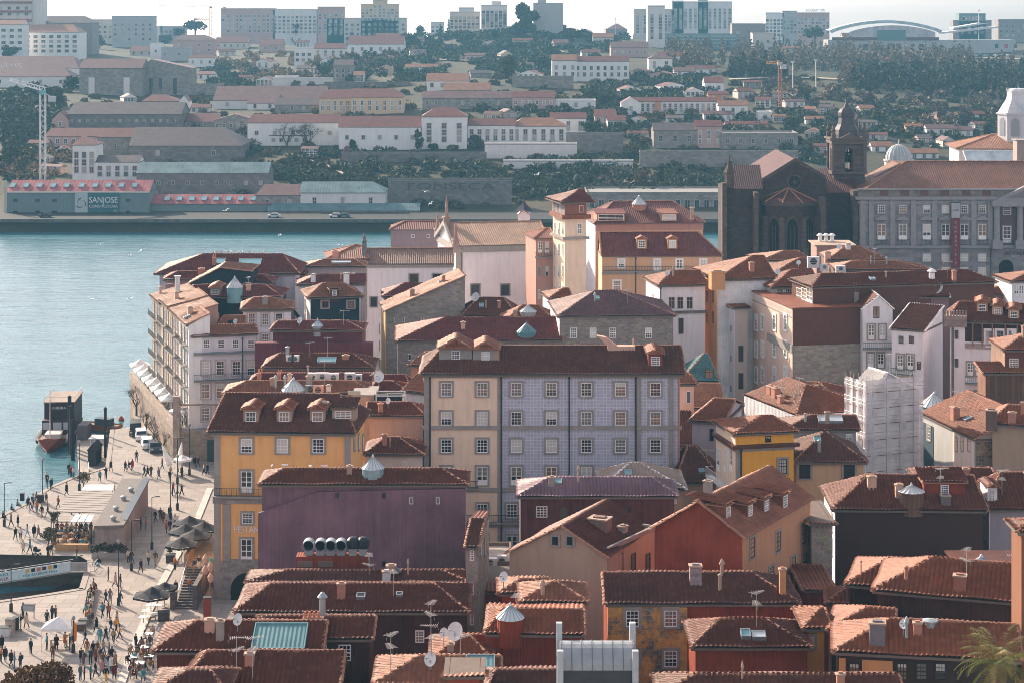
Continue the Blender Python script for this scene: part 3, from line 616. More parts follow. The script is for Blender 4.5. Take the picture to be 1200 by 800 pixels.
PMETAL = M('ribs', (.17, .10, .125), .55, 0, .35); BMETAL = M('ribs', (.30, .23, .19), .6, 0, .45); GRNROOF = M('tile', (.07, .16, .17))
def H(*a, **k): return B('old_house', a[0], 'house', *a[1:], **k)
# --- lowest edge of the frame
b = H('brown hip-roofed house lit on its left slope at lower left, above the crowd', 184, 372, 156, 762, wall=BRRIB); b.roof('hip', 727, 231, None, mat=T_BR)
b.sky(328, 749, 4.2, 3.2, mat=TEALM, name='roof_panel', fr=M('plain', (.2, .4, .42), .5))
b = H('low brown wing with two yagi aerials at the lower left corner', 215, 392, 150, 806, wall=BRRIB, D=7); b.roof('hip', 759, 243, None, mat=T_BR, rise=1.7).aerial(277, 797, 3.4, 10).aerial(296, 797, 3.4, 30)
b = H('small dark tiled outbuilding cut off by the bottom edge, left corner', 180, 262, 145, 812, wall=BRRIB, D=6); b.roof('hip', 784, 222, 246, mat=T_DK)
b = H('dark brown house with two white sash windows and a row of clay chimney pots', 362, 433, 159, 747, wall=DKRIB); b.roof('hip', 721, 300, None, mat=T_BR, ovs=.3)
b.wins('F', [376, 404], [764], 15, 19, 's', None).chim(367, 733, 1.7, .7, 'pots', M('plain', (.2, .1, .08))).chim(378, 722, .5, 1.4, 'cowl', ZINC)
b = H('low house with silvery worn tiles beside the dishes at bottom centre', 442, 580, 150, 801, wall=BRRIB); b.roof('hip', 768, 492, None, mat=T_PK).dish(504, 787, .55).aerial(458, 790, 3.2, 60).sky(563, 779, 2.2, 1.6, name='roof_panel', mat=TEALM)
b = H('small gabled attic with a white dish and lit left slope at bottom centre', 508, 572, 156, 772, wall=REDRIB, D=8); b.roof('hip', 744, 545, 550, mat=T_OR).dish(533, 757, .75, 1.1).dish(520, 760, .4, 1.2).aerial(505, 757, 3.6, 70, 3).chim(528, 764, .5, .6, 'box', GRANP)
b = H('red shed with a thin pale ridge cut off by the bottom edge', 526, 562, 143, 790, wall=REDRIB, D=4); b.roof('shed', 785, mat=T_PK)
b = H('mossy tiled roof strip along the bottom, right of the red house', 576, 655, 147, 806, wall=BRRIB); b.roof('hip', 784, 582, None, mat=T_DK)
b = H('long low tiled roof along the bottom edge below the yellow house', 775, 1052, 140, 815, wall=BRRIB); b.roof('hip', 790, 815, None, mat=T_DK)
b = H('red metal-clad house with a glass roof lantern beside two hip roofs', 570, 682, 158, 741, D=7, wall=REDRIB, yaw=-2); b.roof('hip', 729, 590, None, mat=T_OR, rise=.9, ovs=.2).lantern(598, 738, 1.05, .9, .9, dm=REDRIB)
b = H('narrow upper storey of red ribbed metal under a twin tiled roof', 613, 684, 166, 704, wall=REDRIB); b.roof('hip', 681, 648, 652, mat=T_PK).chim(636, 698, .35, .8, 'cowl', RIDGE2).wins('F', [647], [722], 4, 10, 'far', None, DKF, g=0)
b = H('low hip-roofed house tucked behind the red metal storey', 588, 640, 172, 694, wall=REDRIB); b.roof('hip', 678, 612, 625, mat=T_PK).dish(590, 690, .45, 1.0)
b = H('grey zinc barrel-roofed stair hood with four white posts', 653, 748, 138, 785, D=4.5, wall=M('plain', (.06, .06, .065))); b.o['category'] = 'roof hood'; b.o.name = 'stair_hood'
mb = MB(); n = 12; W, D, h = b.W, 3.2, b.h
for k in range(n):
    a0, a1 = math.pi*k/n, math.pi*(k+1)/n; P = [(x, D/2-D/2*math.cos(a), h+1.5*math.sin(a)) for a in (a0, a1) for x in (.25, W-.25)]; mb.poly([P[0], P[1], P[3], P[2]])
for j in range(8):
    x = .3+(W-.6)*j/7
    for k in range(n):
        a0, a1 = math.pi*k/n, math.pi*(k+1)/n; mb.poly([(x-.03, D/2-D/2*math.cos(a0)*1.02, h+1.56*math.sin(a0)), (x+.03, D/2-D/2*math.cos(a0)*1.02, h+1.56*math.sin(a0)), (x+.03, D/2-D/2*math.cos(a1)*1.02, h+1.56*math.sin(a1)), (x-.03, D/2-D/2*math.cos(a1)*1.02, h+1.56*math.sin(a1))], 1)
mb.prism([(.25, D/2-D/2*math.cos(math.pi*k/n), h+1.5*math.sin(math.pi*k/n)) for k in range(n+1)], (-.02, 0, 0)); mb.prism([(W-.25, D/2-D/2*math.cos(math.pi*k/n), h+1.5*math.sin(math.pi*k/n)) for k in range(n+1)], (.02, 0, 0))
mb.build('roof', [M('plain', (.30, .32, .34), .45, .1), M('plain', (.16, .17, .18))], b.o); b.D = 3.2; b.walls()
for x in (0.0, W-.42):
    for y in (-.25, D-.2): mb = MB(); mb.box(x, x+.42, y, y+.42, h-2.5, h+(1.4 if y < 0 else 2.35)); mb.build('post', M('plain', (.40, .43, .45)), b.o)
b = H('narrow stone-flanked house squeezed beside the dark brown roofs, facing the blue tenement', 546, 560, 188, 640, D=13, yaw=-4, wall=STO); b.roof('hip', 604, None, None, mat=T_DK, rise=1.0, ovs=.1).wins('F', [553], [650, 690, 725], 5, 12, 's', GRANP).wins('R', [563, 568], [640], .9, 1.5, 's')
b = H('low brick-red lean-to roofs in the gap before the blue tenement', 560, 600, 196, 692, D=9, wall=REDRIB); b.roof('shed', 668, mat=T_OR)
b = H('small flat roof with white rails in the gap below the tenement balcony', 560, 598, 212, 664, D=8, wall=WPL); b.roof('flat', 0, mat=GRANP, ov=.1, rise=.4).ac(575, 662, 1.4, .8).ac(588, 660, 1.0, .9)
# --- right foreground
b = H('brown house with ribbed red wall and a pale skylight under the long brown roof', 815, 946, 158, 757, wall=REDRIB); b.roof('hip', 725, 843, 897, mat=T_BR).sky(889, 747, 1.1, .9, mat=GLW)
b = H('peeling ochre house with pairs of white windows, red metal wing on its right', 712, 935, 170, 706, wall=REDRIB); b.roof('hip', 670, None, 880, mat=T_DK, ovs=.25)
b.slab(0, 6.75, -.7, 0, 0, b.h-.25, PEEL, 'wall'); b.pl['F'] = ((0, -.7, 0), (0, -1, 0)); b.wins('F', [741, 786], [724], 15, 19, 's').wins('F', [741, 786], [771], 15, 19, 's').band('F', 713, 719, 712, 790, GRANP, .06, 'pilaster').band('F', 798, 804, 712, 790, PL(.5, .2, .08), .06, 'pilaster').chim(846, 673, .3, .8, 'cowl', RIDGE2)
b.chim(815, 683, 1.0, 1.5, 'box', M('stone', (.3, .25, .24), p=.2)).chim(917, 697, .55, 2.2, 'box', M('plain', (.5, .27, .14)))
b = H('narrow yellow house with lit tile roof in the gap by the alley', 945, 966, 161, 735, D=8, wall=PL(.62, .33, .07)); b.roof('hip', 712, 962, None, mat=T_OR).side('L', PINK); b.wins('F', [951], [752], 5, 14, 'far')
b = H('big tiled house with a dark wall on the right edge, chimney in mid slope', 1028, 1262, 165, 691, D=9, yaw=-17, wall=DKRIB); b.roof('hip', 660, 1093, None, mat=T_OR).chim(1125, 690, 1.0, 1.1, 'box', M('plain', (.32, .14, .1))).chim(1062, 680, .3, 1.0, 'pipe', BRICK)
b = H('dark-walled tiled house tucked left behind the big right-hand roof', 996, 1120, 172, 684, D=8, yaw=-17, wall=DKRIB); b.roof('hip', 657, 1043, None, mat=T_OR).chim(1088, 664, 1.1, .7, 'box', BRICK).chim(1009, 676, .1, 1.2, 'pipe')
b = H('tiled house with an ochre wall panel between dark windows at lower right', 981, 1190, 148, 762, D=10, yaw=-9, wall=M('plain', (.05, .03, .025))); b.roof('hip', 728, 1044, None, mat=T_OR).chim(1028, 753, 1.15, 1.5, 'box', M('plain', (.17, .15, .16)))
b.band('F', 1010, 1046, 772, 812, ORW, .08, 'wall').band('F', 983, 991, 770, 812, ORW, .06, 'wall').wins('F', [1001, 1057, 1080, 1102], [786], 12, 20, 's', None, DKF).chim(1090, 733, .8, .3, 'pipe', ZINC)
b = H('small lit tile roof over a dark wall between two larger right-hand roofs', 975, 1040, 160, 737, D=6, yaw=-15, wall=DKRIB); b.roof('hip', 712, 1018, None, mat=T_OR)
b = H('narrow lit lean-to roof along the alley, below the white side wall', 972, 998, 178, 706, D=7, yaw=-8, wall=PINK); b.roof('hip', 688, 993, None, mat=T_OR)
b = H('pale wall with a tile eave sliced by the right edge', 1197, 1250, 150, 622, D=5, wall=PL(.2, .09, .05)); b.roof('hip', 612, 1206, None, mat=T_BR)
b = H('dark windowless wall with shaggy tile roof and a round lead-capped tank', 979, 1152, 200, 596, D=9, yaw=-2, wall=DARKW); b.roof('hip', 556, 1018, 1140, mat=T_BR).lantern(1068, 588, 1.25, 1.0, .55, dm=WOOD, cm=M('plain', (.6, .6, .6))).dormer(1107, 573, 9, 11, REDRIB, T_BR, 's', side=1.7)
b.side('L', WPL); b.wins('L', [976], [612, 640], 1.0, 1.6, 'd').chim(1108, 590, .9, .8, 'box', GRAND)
b = H('mauve plastered house with white dormer at the right edge, beside the dark wall', 1160, 1240, 204, 596, D=9, wall=PL(.3, .25, .28)); b.roof('hip', 553, 1172, None, mat=T_BR).dormer(1163, 580, 5, 12, WPL, T_BR).side('L', WPL).wins('L', [1155], [620], .9, 2.2, 's')
b = H('tile-roofed shed with a glass cone lantern in front of the mauve house', 1130, 1200, 186, 668, D=6, wall=DKRIB); b.roof('flat', 0, mat=T_DK).lantern(1150, 668, 1.6, .1, 1.0)
# --- the centre
b = H('long house with dark brown tile roof, one small white window, below the purple wall', 280, 545, 178, 716, D=8, wall=DKRIB); b.roof('hip', 683, 318, 508, mat=T_BR).wins('F', [492], [745], 10, 14, 's', None).sky(423, 701, .8, .7, mat=GLS[0]).sky(468, 699, .6, .5, mat=GLS[0]).aerial(461, 699, 2.4, 100, 1)
b = H('upper strip of brown roof running along the foot of the purple wall', 292, 547, 189, 681, D=6, wall=DKRIB); b.roof('hip', 668, 336, 518, mat=T_DK).chim(453, 682, .75, 1.0, 'box', WMET).lantern(461, 674, .7, .3, .5, dm=DKRIB, cm=M('plain', (.12, .1, .1)))
b = B('warehouse', 'big purple ribbed wall with low tile roof and a round glass lantern', 'warehouse', 307, 545, 204, 567, wall=M('ribs', (.155, .085, .11), .7, 0, .42), D=12); b.roof('hip', 549, 332, 517, mat=T_BR).lantern(437, 556, 1.1, .6, 1.1, dm=M('plain', (.3, .42, .45), .4, .4))
mb = MB(); mb.prism([b.hit('F', *p)+Vector((0, -.35, 0)) for p in ((303, 690), (303, 600), (372, 575), (545, 571), (545, 690))], (0, .33, 0)); mb.build('wall', M('ribs', (.15, .082, .108), .7, 0, .42), b.o)
b.pl['F'] = ((0, -.36, 0), (0, -1, 0)); b.wins('F', [482, 513], [586], 5, 8, 'far', None, WMET, g=3).wins('F', [395, 450], [580, 660], 2, 6, 'far', None, DKF, g=0)
e = empty('ventilation_unit', (X_(347, 193), 193, Z_(668, 193)), 0, 'brown rooftop ventilation box with four round ducts and two cowls', 'ventilation unit')
w = 83*193/F; mb = MB(); mb.box(0, w, 0, 1.6, -.9, 1.35); mb.build('casing', REDRIB, e)
for x0, x1 in ((.1, 1.6), (2.1, 3.6)):
    mb = MB(); mb.box(x0, x1, -.06, -.01, .35, .95)
    for k in range(4): mb.box(x0+.05, x1-.05, -.1, -.065, .4+k*.14, .44+k*.14, 0)
    mb.build('louvre', M('plain', (.2, .14, .12)), e)
for k, px in enumerate((361, 375, 387, 399, 413, 425)):
    x = (px-347)*193/F; mb = MB(); z = 2.3
    if k < 4:
        prof = [(0, .58), (1.1, .58), (1.1, .5), (.4, .5)]; rg = [[(x+r*math.cos(t), 1.3-d, z+r*math.sin(t)) for t in [2*math.pi*j/18 for j in range(18)]] for d, r in prof]
        for A, C in zip(rg, rg[1:]):
            for j in range(18): mb.poly((A[j], A[(j+1) % 18], C[(j+1) % 18], C[j]))
        mb.poly(rg[-1], 1); mb.poly(rg[0][::-1]); mb.box(x-.4, x+.4, .4, 1.3, 1.35, 1.8); mb.build('duct', [ZINC, M('plain', (.02, .02, .025))], e)
    else:
        mb.box(x-.35, x+.35, .3, 1.2, 1.35, 2.0); mb.lathe((x, .75, 2.0), [(.55, 0), (.6, .3), (.6, .8), (.35, 1.05), (.05, 1.12)], 14, 1); mb.build('cowl', [ZINC, M('plain', (.03, .035, .04), .4)], e)
b = B('hotel', 'orange-yellow corner hotel with dormered brown roof facing the quay', 'hotel', 251, 411, 226, 505, D=12, yaw=-3, wall=YEL); b.roof('hip', 461, 264, 398, mat=T_DK, ov=.7)
for px in (294, 333, 372): b.dormer(px, 488, 12, 11, BEIGE, T_OR)
b.dormer(402, 486, 20, 9, BEIGE, T_DK, 's')
b.wins('F', [289, 331, 373], [522], 13, 17, 's').wins('F', [289, 331], [564], 13, 25, 'd').wins('F', [290], [607], 12, 12, 's').wins('F', [289], [645], 13, 28, 'd').wins('R', [415, 420, 425], [518], .9, 1.6, 's')
b.band('F', 251, 258, 507, 696, GRANP, .12, 'pilaster').band('F', 404, 411, 507, 600, GRANP, .12, 'pilaster').full('FR', 581, 589, GRAN, .15).band('F', 262, 270, 590, 656, GRANP, .16, 'pilaster').full('FR', 654, 720, GRAN, .1, 'wall').full('FR', 505, 509, GRANP, .25, 'cornice').balc('F', 252, 411, 580, .95, .6).band('F', 259, 261, 590, 656, YEL, .13, 'wall')
q = b.hit('F', 290, 690); mb = MB(); mb.prism([(q.x+1.9*math.cos(t), -.16, q.z+1.9*math.sin(t)) for t in [math.pi*k/14 for k in range(15)]]+[(q.x-1.9, -.16, q.z-4), (q.x+1.9, -.16, q.z-4)], (0, .04, 0)); mb.build('archway', M('plain', (.02, .018, .018)), b.o)  # flat near-black plate; the arch's shade is put into its colour
q = b.hit('F', 292, 620); text('sign_lettering', 'PESTANA', 1.0, M('plain', (.7, .7, .68)), b.o, (q.x, -.06, q.z), w=3.4)
b = H('dusky beige hip-roofed annexe between the hotel and the blue tenement', 431, 494, 236, 532, wall=PL(.5, .42, .36)); b.roof('hip', 512, 452, 466, mat=T_BR).wins('F', [474], [546], 5, 13, 'far', None, WMET)
b = H('windowless brown wall with tile roof, left of the cream wing', 433, 496, 246, 487, wall=PL(.36, .24, .19)); b.roof('hip', 471, None, 482, mat=T_BR).chim(446, 483, .6, 1.0, 'pipe', RIDGE)
b = B('tenement', 'long five-storey tenement of blue tiles with a cream left wing', 'apartment building', 497, 797, 240, 438, D=12, wall=AZU); b.roof('hip', 405, 520, None, mat=T_DK, ov=.6)
b.band('F', 497, 586, 441, 700, CREAM, .05, 'wall'); b.pl['F'] = ((0, -.06, 0), (0, -1, 0))
b.wins('F', [523, 565, 605, 646, 687, 727, 768], [456, 490, 522], 13, 16, 's').wins('F', [523, 565, 605, 646, 687, 727, 768], [557], 13, 21, 'd').wins('F', [565, 600], [598], 13, 17, 's').wins('F', [565, 600], [640], 13, 26, 'd')
for x0, x1 in ((497, 505), (583, 587), (745, 751), (784, 789)): b.band('F', x0, x1, 440, 700, GRANP, .14, 'pilaster')
b.full('F', 438.5, 442, GRANP, .3, 'cornice').full('F', 498.5, 503, GRANP, .22).full('F', 571, 576, GRANP, .2).full('F', 612, 617, GRANP, .25).balc('F', 545, 612, 611, .95, .6).balc('F', 500, 560, 571, .9, .5)
for px in (504, 587.5, 667, 745): b.pipe(px, 441, 640)
b.pipe(795.5, 441, 560, BRICK).dormer(534, 416, 10, 10, M('plain', (.3, .27, .25)), T_PK, 'g', side=1.5).dormer(569, 417, 10, 10, M('plain', (.3, .27, .25)), T_PK, 'g', side=1.0).dormer(768, 423, 11, 11, M('plain', (.24, .06, .035)), T_OR)
q = b.hit('RF', 728, 409); mb = MB(); mb.box(-1.7, 1.7, -.5, .5, -.5, .45); mb.prism([(-1.7, -.5, .45), (-.5, -.5, .45), (-1.9, -.5, 1.5), (-3.0, -.5, 1.7)], (0, 1, 0)); mb.tube((1.5, 0, .4), (1.5, 0, 1.3), .1); mb.build('roof_hatch', PINK, b.o, loc=q)
b = B('wooden_house', 'dark red boarded house under a purple ribbed metal hip roof', 'house', 610, 790, 215, 581, D=9, wall=WOODR); b.roof('hip', 559, 645, 764, mat=PMETAL, ridge=PMETAL); b.wins('F', [635], [599], 13, 13, 's', None).wins('F', [660, 735], [601], 9, 16, 'far', None, WOODR, g=0).side('L', WPL)
b = H('ribbed brown metal roof poking up right behind the purple one', 707, 800, 223, 572, D=8, wall=BEIGE); b.roof('hip', 542, 738, 750, mat=BMETAL, ridge=WHITE).wins('F', [780, 790], [584], 6, 10, 'far', None)
b = H('beige plastered gable house with two little attic windows', 597, 711, 190, 647, D=11, yaw=-25, ye2=652, wall=PL(.42, .295, .22)); b.roof('gy', 616, 658, mat=T_DK, ov=.35); b.wins('F', [651, 668], [633], 7, 10, 'k', GRANP, DKF, g=0).chim(703, 618, 1.9, .9, 'box', M('plain', (.2, .12, .1)), 'RR')
b = H('sunlit ochre alley front with teal shutters, parapet rising behind the beige gable', 712, 767, 187, 646, D=4, yaw=58, wall=PL(.44, .37, .25)); b.roof('flat', 0, mat=GRANP, ov=.1, rise=.25, fas=GRANP); b.wins('F', [719, 727, 742, 759], [658], 5, 16, 'sh', None, GRNF, g=0, m=(.9, 1.7))
b = B('metal_clad_house', 'brick-red ribbed gable house with a peach side wall and four roof dormers', 'house', 768, 870, 185, 618, D=16.5, yaw=-30, ye2=628, wall=REDRIB); b.roof('gy', 587, 820, mat=M('tile', (.30, .115, .07)), ov=.5); b.side('R', PL(.5, .25, .14)).wins('R', [881], [641], 1.1, 1.8, 's', GRANP, DKF).wins('R', [911], [634], 1.1, 1.8, 's', GRANP, DKF).wins('R', [941], [625], 1.1, 1.8, 's', GRANP, DKF)
for px, py in ((886, 684), (903, 674), (929, 662), (942, 658)): b.wins('R', [px], [py], 1.0, 1.6, 's', GRANP, DKF, g=0)
for px, py in ((853, 600), (879, 598), (898, 592), (920, 587)): b.dormer(px, py, 12, 13, M('plain', (.2, .075, .05)), T_OR, 's', 'RR', side=.25)
b = H('small stone outhouse and brick-red lean-to in the alley beside the peach wall', 951, 975, 192, 612, D=9, wall=STO); b.roof('shed', 602, mat=T_OR)
b = H('low brick-red lean-to at the foot of the peach wall in the alley', 946, 974, 183, 690, D=8, wall=REDRIB); b.roof('shed', 662, mat=M('tile', (.3, .1, .055)))
b = B('yellow_house', 'bright yellow-orange house with a white balcony on its lit left side', 'house', 862, 930, 228, 508, D=9, yaw=12, wall=PL(.72, .36, .045)); b.roof('hip', 487, 892, 904, mat=T_OR, ov=.5)
b.full('FL', 521, 525, T_DK, .55, 'cornice').full('FL', 525, 529, GRANP, .12).wins('F', [900], [514], 7, 7, 's', None, DKF).wins('F', [917], [546], 10, 17, 's', GRANP, DKF).pipe(868, 526, 590).band('F', 862, 868, 529, 600, GRANP, .05, 'pilaster').wins('L', [842, 850, 857], [538], 1.0, 2.6, 'd', None).balc('L', 835, 862, 556, 1.1, .9, WMET, WHITE).side('L', CREAM, t=.02)
b = H('tan house with pyramid tile roof and two dark windows, right of the yellow one', 933, 1012, 231, 541, wall=PL(.5, .33, .19), D=9.5); b.roof('hip', 506, 965, 968, mat=T_DK); b.wins('F', [943, 995], [551], 13, 18, 'k', GRANP, DKF, g=0).wins('F', [943, 998], [594], 13, 16, 'sh', GRANP, WMET).chim(960, 530, .35, 1.3, 'pipe', ZINC)
b = H('grey-teal attic under an old tile roof with a domed skylight', 922, 1003, 243, 503, wall=PL(.25, .25, .27)); b.roof('hip', 486, 950, None, mat=T_BR).sky(973, 493, 3.0, 1.4, mat=M('plain', (.5, .52, .54), .3)).wins('F', [995], [512], 8, 9, 's', None, WMET)
# scaffolded building
b = B('scaffolded_building', 'building wrapped in pale netting and scaffold tubes, roof frame open', 'building site', 1018, 1077, 252, 462, D=4.2, yaw=22, wall=PL(.5, .44, .46)); b.roof('gy', 437, 1040, mat=M('plain', (.62, .58, .55)), ov=.2, ridge=WMET)
NETM = bpy.data.materials.new('netting'); t = NT(NETM); t.b.inputs['Alpha'].default_value = .7; t.b.inputs['Roughness'].default_value = .9
t.l(t.mix(t.ramp(t.noise(t.pos(), .5, 4), .4, .7), (.72, .68, .68, 1), (.5, .45, .47, 1)), t.b.inputs['Base Color'])
def scaffold(o, W, D, h, z0, both=True):
    mb = MB(); nb = MB()
    for k in range(int(W/2.0)+1):
        x = min(W, k*2.0)
        for y in (-1.0, -.25): mb.tube((x, y, z0), (x, y, h+1.2), .05, n=5)
    for j in range(int((h-z0)/2)+1):
        z = z0+j*2
        mb.box(-.9, W, -1.0, -.3, z, z+.06, 1)
        for zz in (.5, 1.0): mb.tube((-1, -1.0, z+zz), (W, -1.0, z+zz), .04, n=5)
    for k in range(int(D/2.0)+1):
        y = k*2.0
        for x in (-1.0, -.25): mb.tube((x, y, z0), (x, y, h+1.2), .05, n=5)
    for j in range(int((h-z0)/2)+1):
        z = z0+j*2; mb.box(-1.0, -.3, 0, D, z, z+.06, 1)
        for zz in (.5, 1.0): mb.tube((-1, -1, z+zz), (-1, D, z+zz), .04, n=5)
    mb.build('scaffold', [M('plain', (.45, .42, .4), .5, .4), WOOD], o)
    nx = 24; nz = 30
    def net(P):
        for i in range(nx):
            for j in range(nz): nb.poly([P(i/nx, j/nz), P((i+1)/nx, j/nz), P((i+1)/nx, (j+1)/nz), P(i/nx, (j+1)/nz)])
    wv = lambda a, c: .10+.05*math.sin(a*23+c*3)+.07*abs(math.sin(c*h/2*math.pi))
    net(lambda a, c: (-1.1+(W+1.1)*a, -1.12+wv(a, c), z0+(h+.8-z0)*c)); net(lambda a, c: (-1.12+wv(a, c), -1.1+(D+1.1)*a, z0+(h+.6-z0)*c)); nb.build('netting', NETM, o, smooth=True)
scaffold(b.o, b.W, b.D, b.h+1.2, 0)
b.wins('F', [1035, 1060], [500, 530], 8, 14, 'far', None, g=0)
b = H('lilac house with big lit tile roof left of the yellow house', 811, 846, 249, 493, D=12, yaw=-18, wall=LILAC); b.roof('hip', 467, 838, None, mat=T_OR).side('R', LILAC).wins('F', [834], [509], 5, 14, 'far', None, DKF, g=0).aerial(828, 535, 1, 0, 1)
b = H('long low house with white corrugated parapet and brick chimneys on its lit roof', 872, 933, 270, 463, D=13, yaw=-70, wall=GREYW); b.roof('hip', 0, None, 944, mat=T_OR, rise=2.0, ov=.05).chim(903, 462, 1.0, 1.1).chim(909, 466, 1.1, 1.3).chim(915, 473, .8, 1.0)
b = H('second low tiled house with brick chimneys in front of the stone wall', 930, 988, 268, 470, D=11, yaw=-30, wall=BEIGE); b.roof('hip', 455, 948, 960, mat=T_OR, rise=1.8).chim(944, 470, 1.0, 1.3).chim(955, 460, .8, 1.0).chim(976, 480, .6, 1.0)
b = H('rubble and lime gable house with a lit tile roof right of the scaffold', 1080, 1143, 262, 484, D=13, yaw=-78, wall=PL(.42, .42, .42)); b.roof('hip', 0, None, None, mat=T_OR, rise=2.7, ov=.3, ovs=.15).chim(1119, 492, 1.1, 1.6, 'box', BRICK)
b.band('F', 1078, 1094, 492, 570, M('plaster', (.06, .09, .11)), .05, 'wall').band('F', 1117, 1142, 505, 570, PL(.75, .6, .5), .06, 'wall').side('R', DIRT).wins('F', [1121, 1128, 1136], [520], 5, 12, 'k', None, M('plain', (.3, .12, .08)), g=0, m=(.8, 1.9)).wins('F', [1089], [507], 5, 12, 's', GRANP, m=(.9, 1.8))
b = H('low tile roof with a zinc cone lantern behind the scaffold house', 1078, 1118, 272, 482, D=8, wall=BEIGE); b.roof('hip', 468, 1090, None, mat=T_OR).lantern(1095, 480, 1.9, .5, 1.6, dm=TEALM)
b = H('sunlit tiled roof with stub chimneys at the right edge, below the planks', 1163, 1250, 244, 496, D=10, yaw=-20, wall=BEIGE); b.roof('hip', 476, 1182, None, mat=T_OR).chim(1162, 496, 1.3, 1.6, 'box', M('plain', (.15, .09, .07))).chim(1186, 495, .9, 1.2, 'box', BRICK)
b = H('low pale terrace roof with a bare shrub box, in front of the rubble gable', 1082, 1165, 212, 566, D=6, wall=BRRIB); b.roof('hip', 548, 1086, None, mat=T_BR).wins('F', [1106], [572], 7, 9, 's', None).chim(1131, 556, .8, .6)
# planks
b = H('red attic storey with a planked grey flank at the right edge', 1178, 1246, 264, 410, D=7.5, wall=M('plaster', (.15, .05, .04))); b.roof('hip', 391, 1201, None, mat=T_OR).side('L', WOODG).wins('F', [1188], [425], 11, 11, 's', None)
b = H('weathered plank wall with a sloping top below the red attic', 1155, 1246, 262, 437, D=4.5, wall=WOOD); b.roof('shed', 424, mat=T_OR)
# white buildings
b = B('white_house', 'white gabled house with green balcony and stone-framed French doors', 'house', 1011, 1046, 300, 362, D=8, wall=WPL); b.roof('gy', 347, 1030, mat=T_BR, ov=.2, ridge=WHITE); b.wins('F', [1027], [366], 7, 13, 'k', None, DKF).wins('F', [1021, 1034], [389], 7, 17, 'd').wins('F', [1020, 1032], [422], 7, 16, 'd').balc('F', 1011, 1045, 408, .95, .7, GRNF)
b = H('tile roof with white stepped coping and two large dishes', 1050, 1112, 308, 348, D=7, wall=PL(.2, .12, .12)); b.roof('hip', 333, None, None, mat=T_BR, ovs=.15, ridge=WHITE).dish(1078, 345, 1.0, 1.0).dish(1098, 345, 1.0, 1.0).aerial(1110, 340, 4.5, 0).chim(1092, 337, 1.0, 1.2, 'cowl', WHITE)
b = B('white_house', 'white plastered house with a blank right flank and brown tile roof', 'house', 1045, 1082, 292, 385, D=10, yaw=-28, wall=WPL); b.roof('shed', 0, mat=T_BR, rise=2.4, ov=.25, ridge=WHITE).wins('F', [1056, 1068], [398], 6, 9, 'k', None, DKF).wins('F', [1055, 1067], [424], 7, 17, 'd').balc('F', 1042, 1071, 437, .95, .7, GRNF).wins('F', [1077], [428], 4, 10, 'k', None, DKF).side('R', PL(.68, .62, .66), t=.03)
b = B('mansion', 'white mansion with dark arched loggia, columns and a green balcony', 'mansion', 1113, 1250, 284, 376, D=10, yaw=-14, wall=WPL); b.roof('hip', 356, 1124, None, mat=T_BR, ov=.5)
for px, py in ((1151, 361), (1169, 365), (1188, 369)): b.dormer(px, py, 8, 8, M('plain', (.5, .28, .17)), T_OR)
b.band('F', 1131, 1240, 379, 404, M('plain', (.05, .03, .03)), .04, 'loggia').band('F', 1131, 1240, 402, 412, M('stone', (.4, .3, .27), p=.3), .16, 'parapet').wins('F', [1159, 1172, 1186], [396], 6, 14, 's', WPL, WMET, m=(1.0, 2.2)).band('F', 1115, 1118, 378, 480, GRAND, .12, 'pilaster')  # loggia is a flat near-black panel; its shade is colour, not depth
for px in (1140, 1151, 1163, 1178, 1192): b.pipe(px, 379, 404, M('plain', (.3, .14, .08)))
b.wins('F', [1137, 1147, 1157], [432], 7, 15, 'd').wins('F', [1137, 1147, 1158, 1167], [466], 7, 15, 'd').balc('F', 1131, 1166, 448, .95, .9, GRNF).wins('F', [1121], [392, 425], 4, 10, 'k', None, DKF)
q = b.hit('F', 1119, 371); mb = MB(); mb.box(-1.5, 1.7, -.6, 1, -1.4, .1)
for k in range(8): mb.box(-1.5+k*.42, -1.5+k*.42+.22, -.6, -.3, .1, .9)
mb.build('battlement', M('stone', (.3, .22, .2), p=.2), b.o, loc=q)
b = H('tall white-eaved block at the right edge below the palace', 1186, 1250, 318, 330, D=8, yaw=8, wall=WPL); b.roof('hip', 317, 1210, None, mat=T_OR).wins('F', [1191, 1197], [341], 5, 13, 'd', None)
b = H('square tile-roofed house by the palace arch at the right edge', 1150, 1200, 322, 345, D=8, wall=PL(.3, .17, .14)); b.roof('hip', 328, 1190, None, mat=T_OR)
# the big brown one
b = B('apartment_house', 'large brown-clad apartment house with a sunlit lilac and peach window front', 'apartment building', 929, 1046, 300, 362, D=22, yaw=11, wall=M('plain', (.12, .048, .034))); b.roof('flat', 0, mat=T_OR, ov=.25)
b.band('F', 929.5, 1045, 405, 480, STO, .12, 'wall').side('L', PL(.66, .47, .38), t=.05); b.pl['L'] = ((-.06, 0, 0), (-1, 0, 0)); b.band('L', 876, 900, 364, 470, LILAC, .04, 'wall')
for px, w in ((879, .9), (886, .9), (894, .9), (908, .9), (921, .9)): b.wins('L', [px], [378, 409, 439], w, 2.1, 's', WHITE, m=(1.2, 2.3))
b.balc('L', 873, 928, 347, 1.0, .1, WMET).band('L', 900, 929, 399, 404, GRANP, .25)
b = H('glazed attic storey under a long brown tile roof on the brown house', 953, 1165, 304, 337, D=12, yaw=12, wall=M('plain', (.12, .05, .038))); b.roof('hip', 319, 962, 1134, mat=T_BR).wins('L', [937, 943, 949], [347], 2.6, 2.4, 'd', None, m=(2.6, 2.4)).chim(1118, 330, .6, 1.6, 'box', BRICK).chim(1092, 327, .9, 1.0, 'cowl', WHITE)
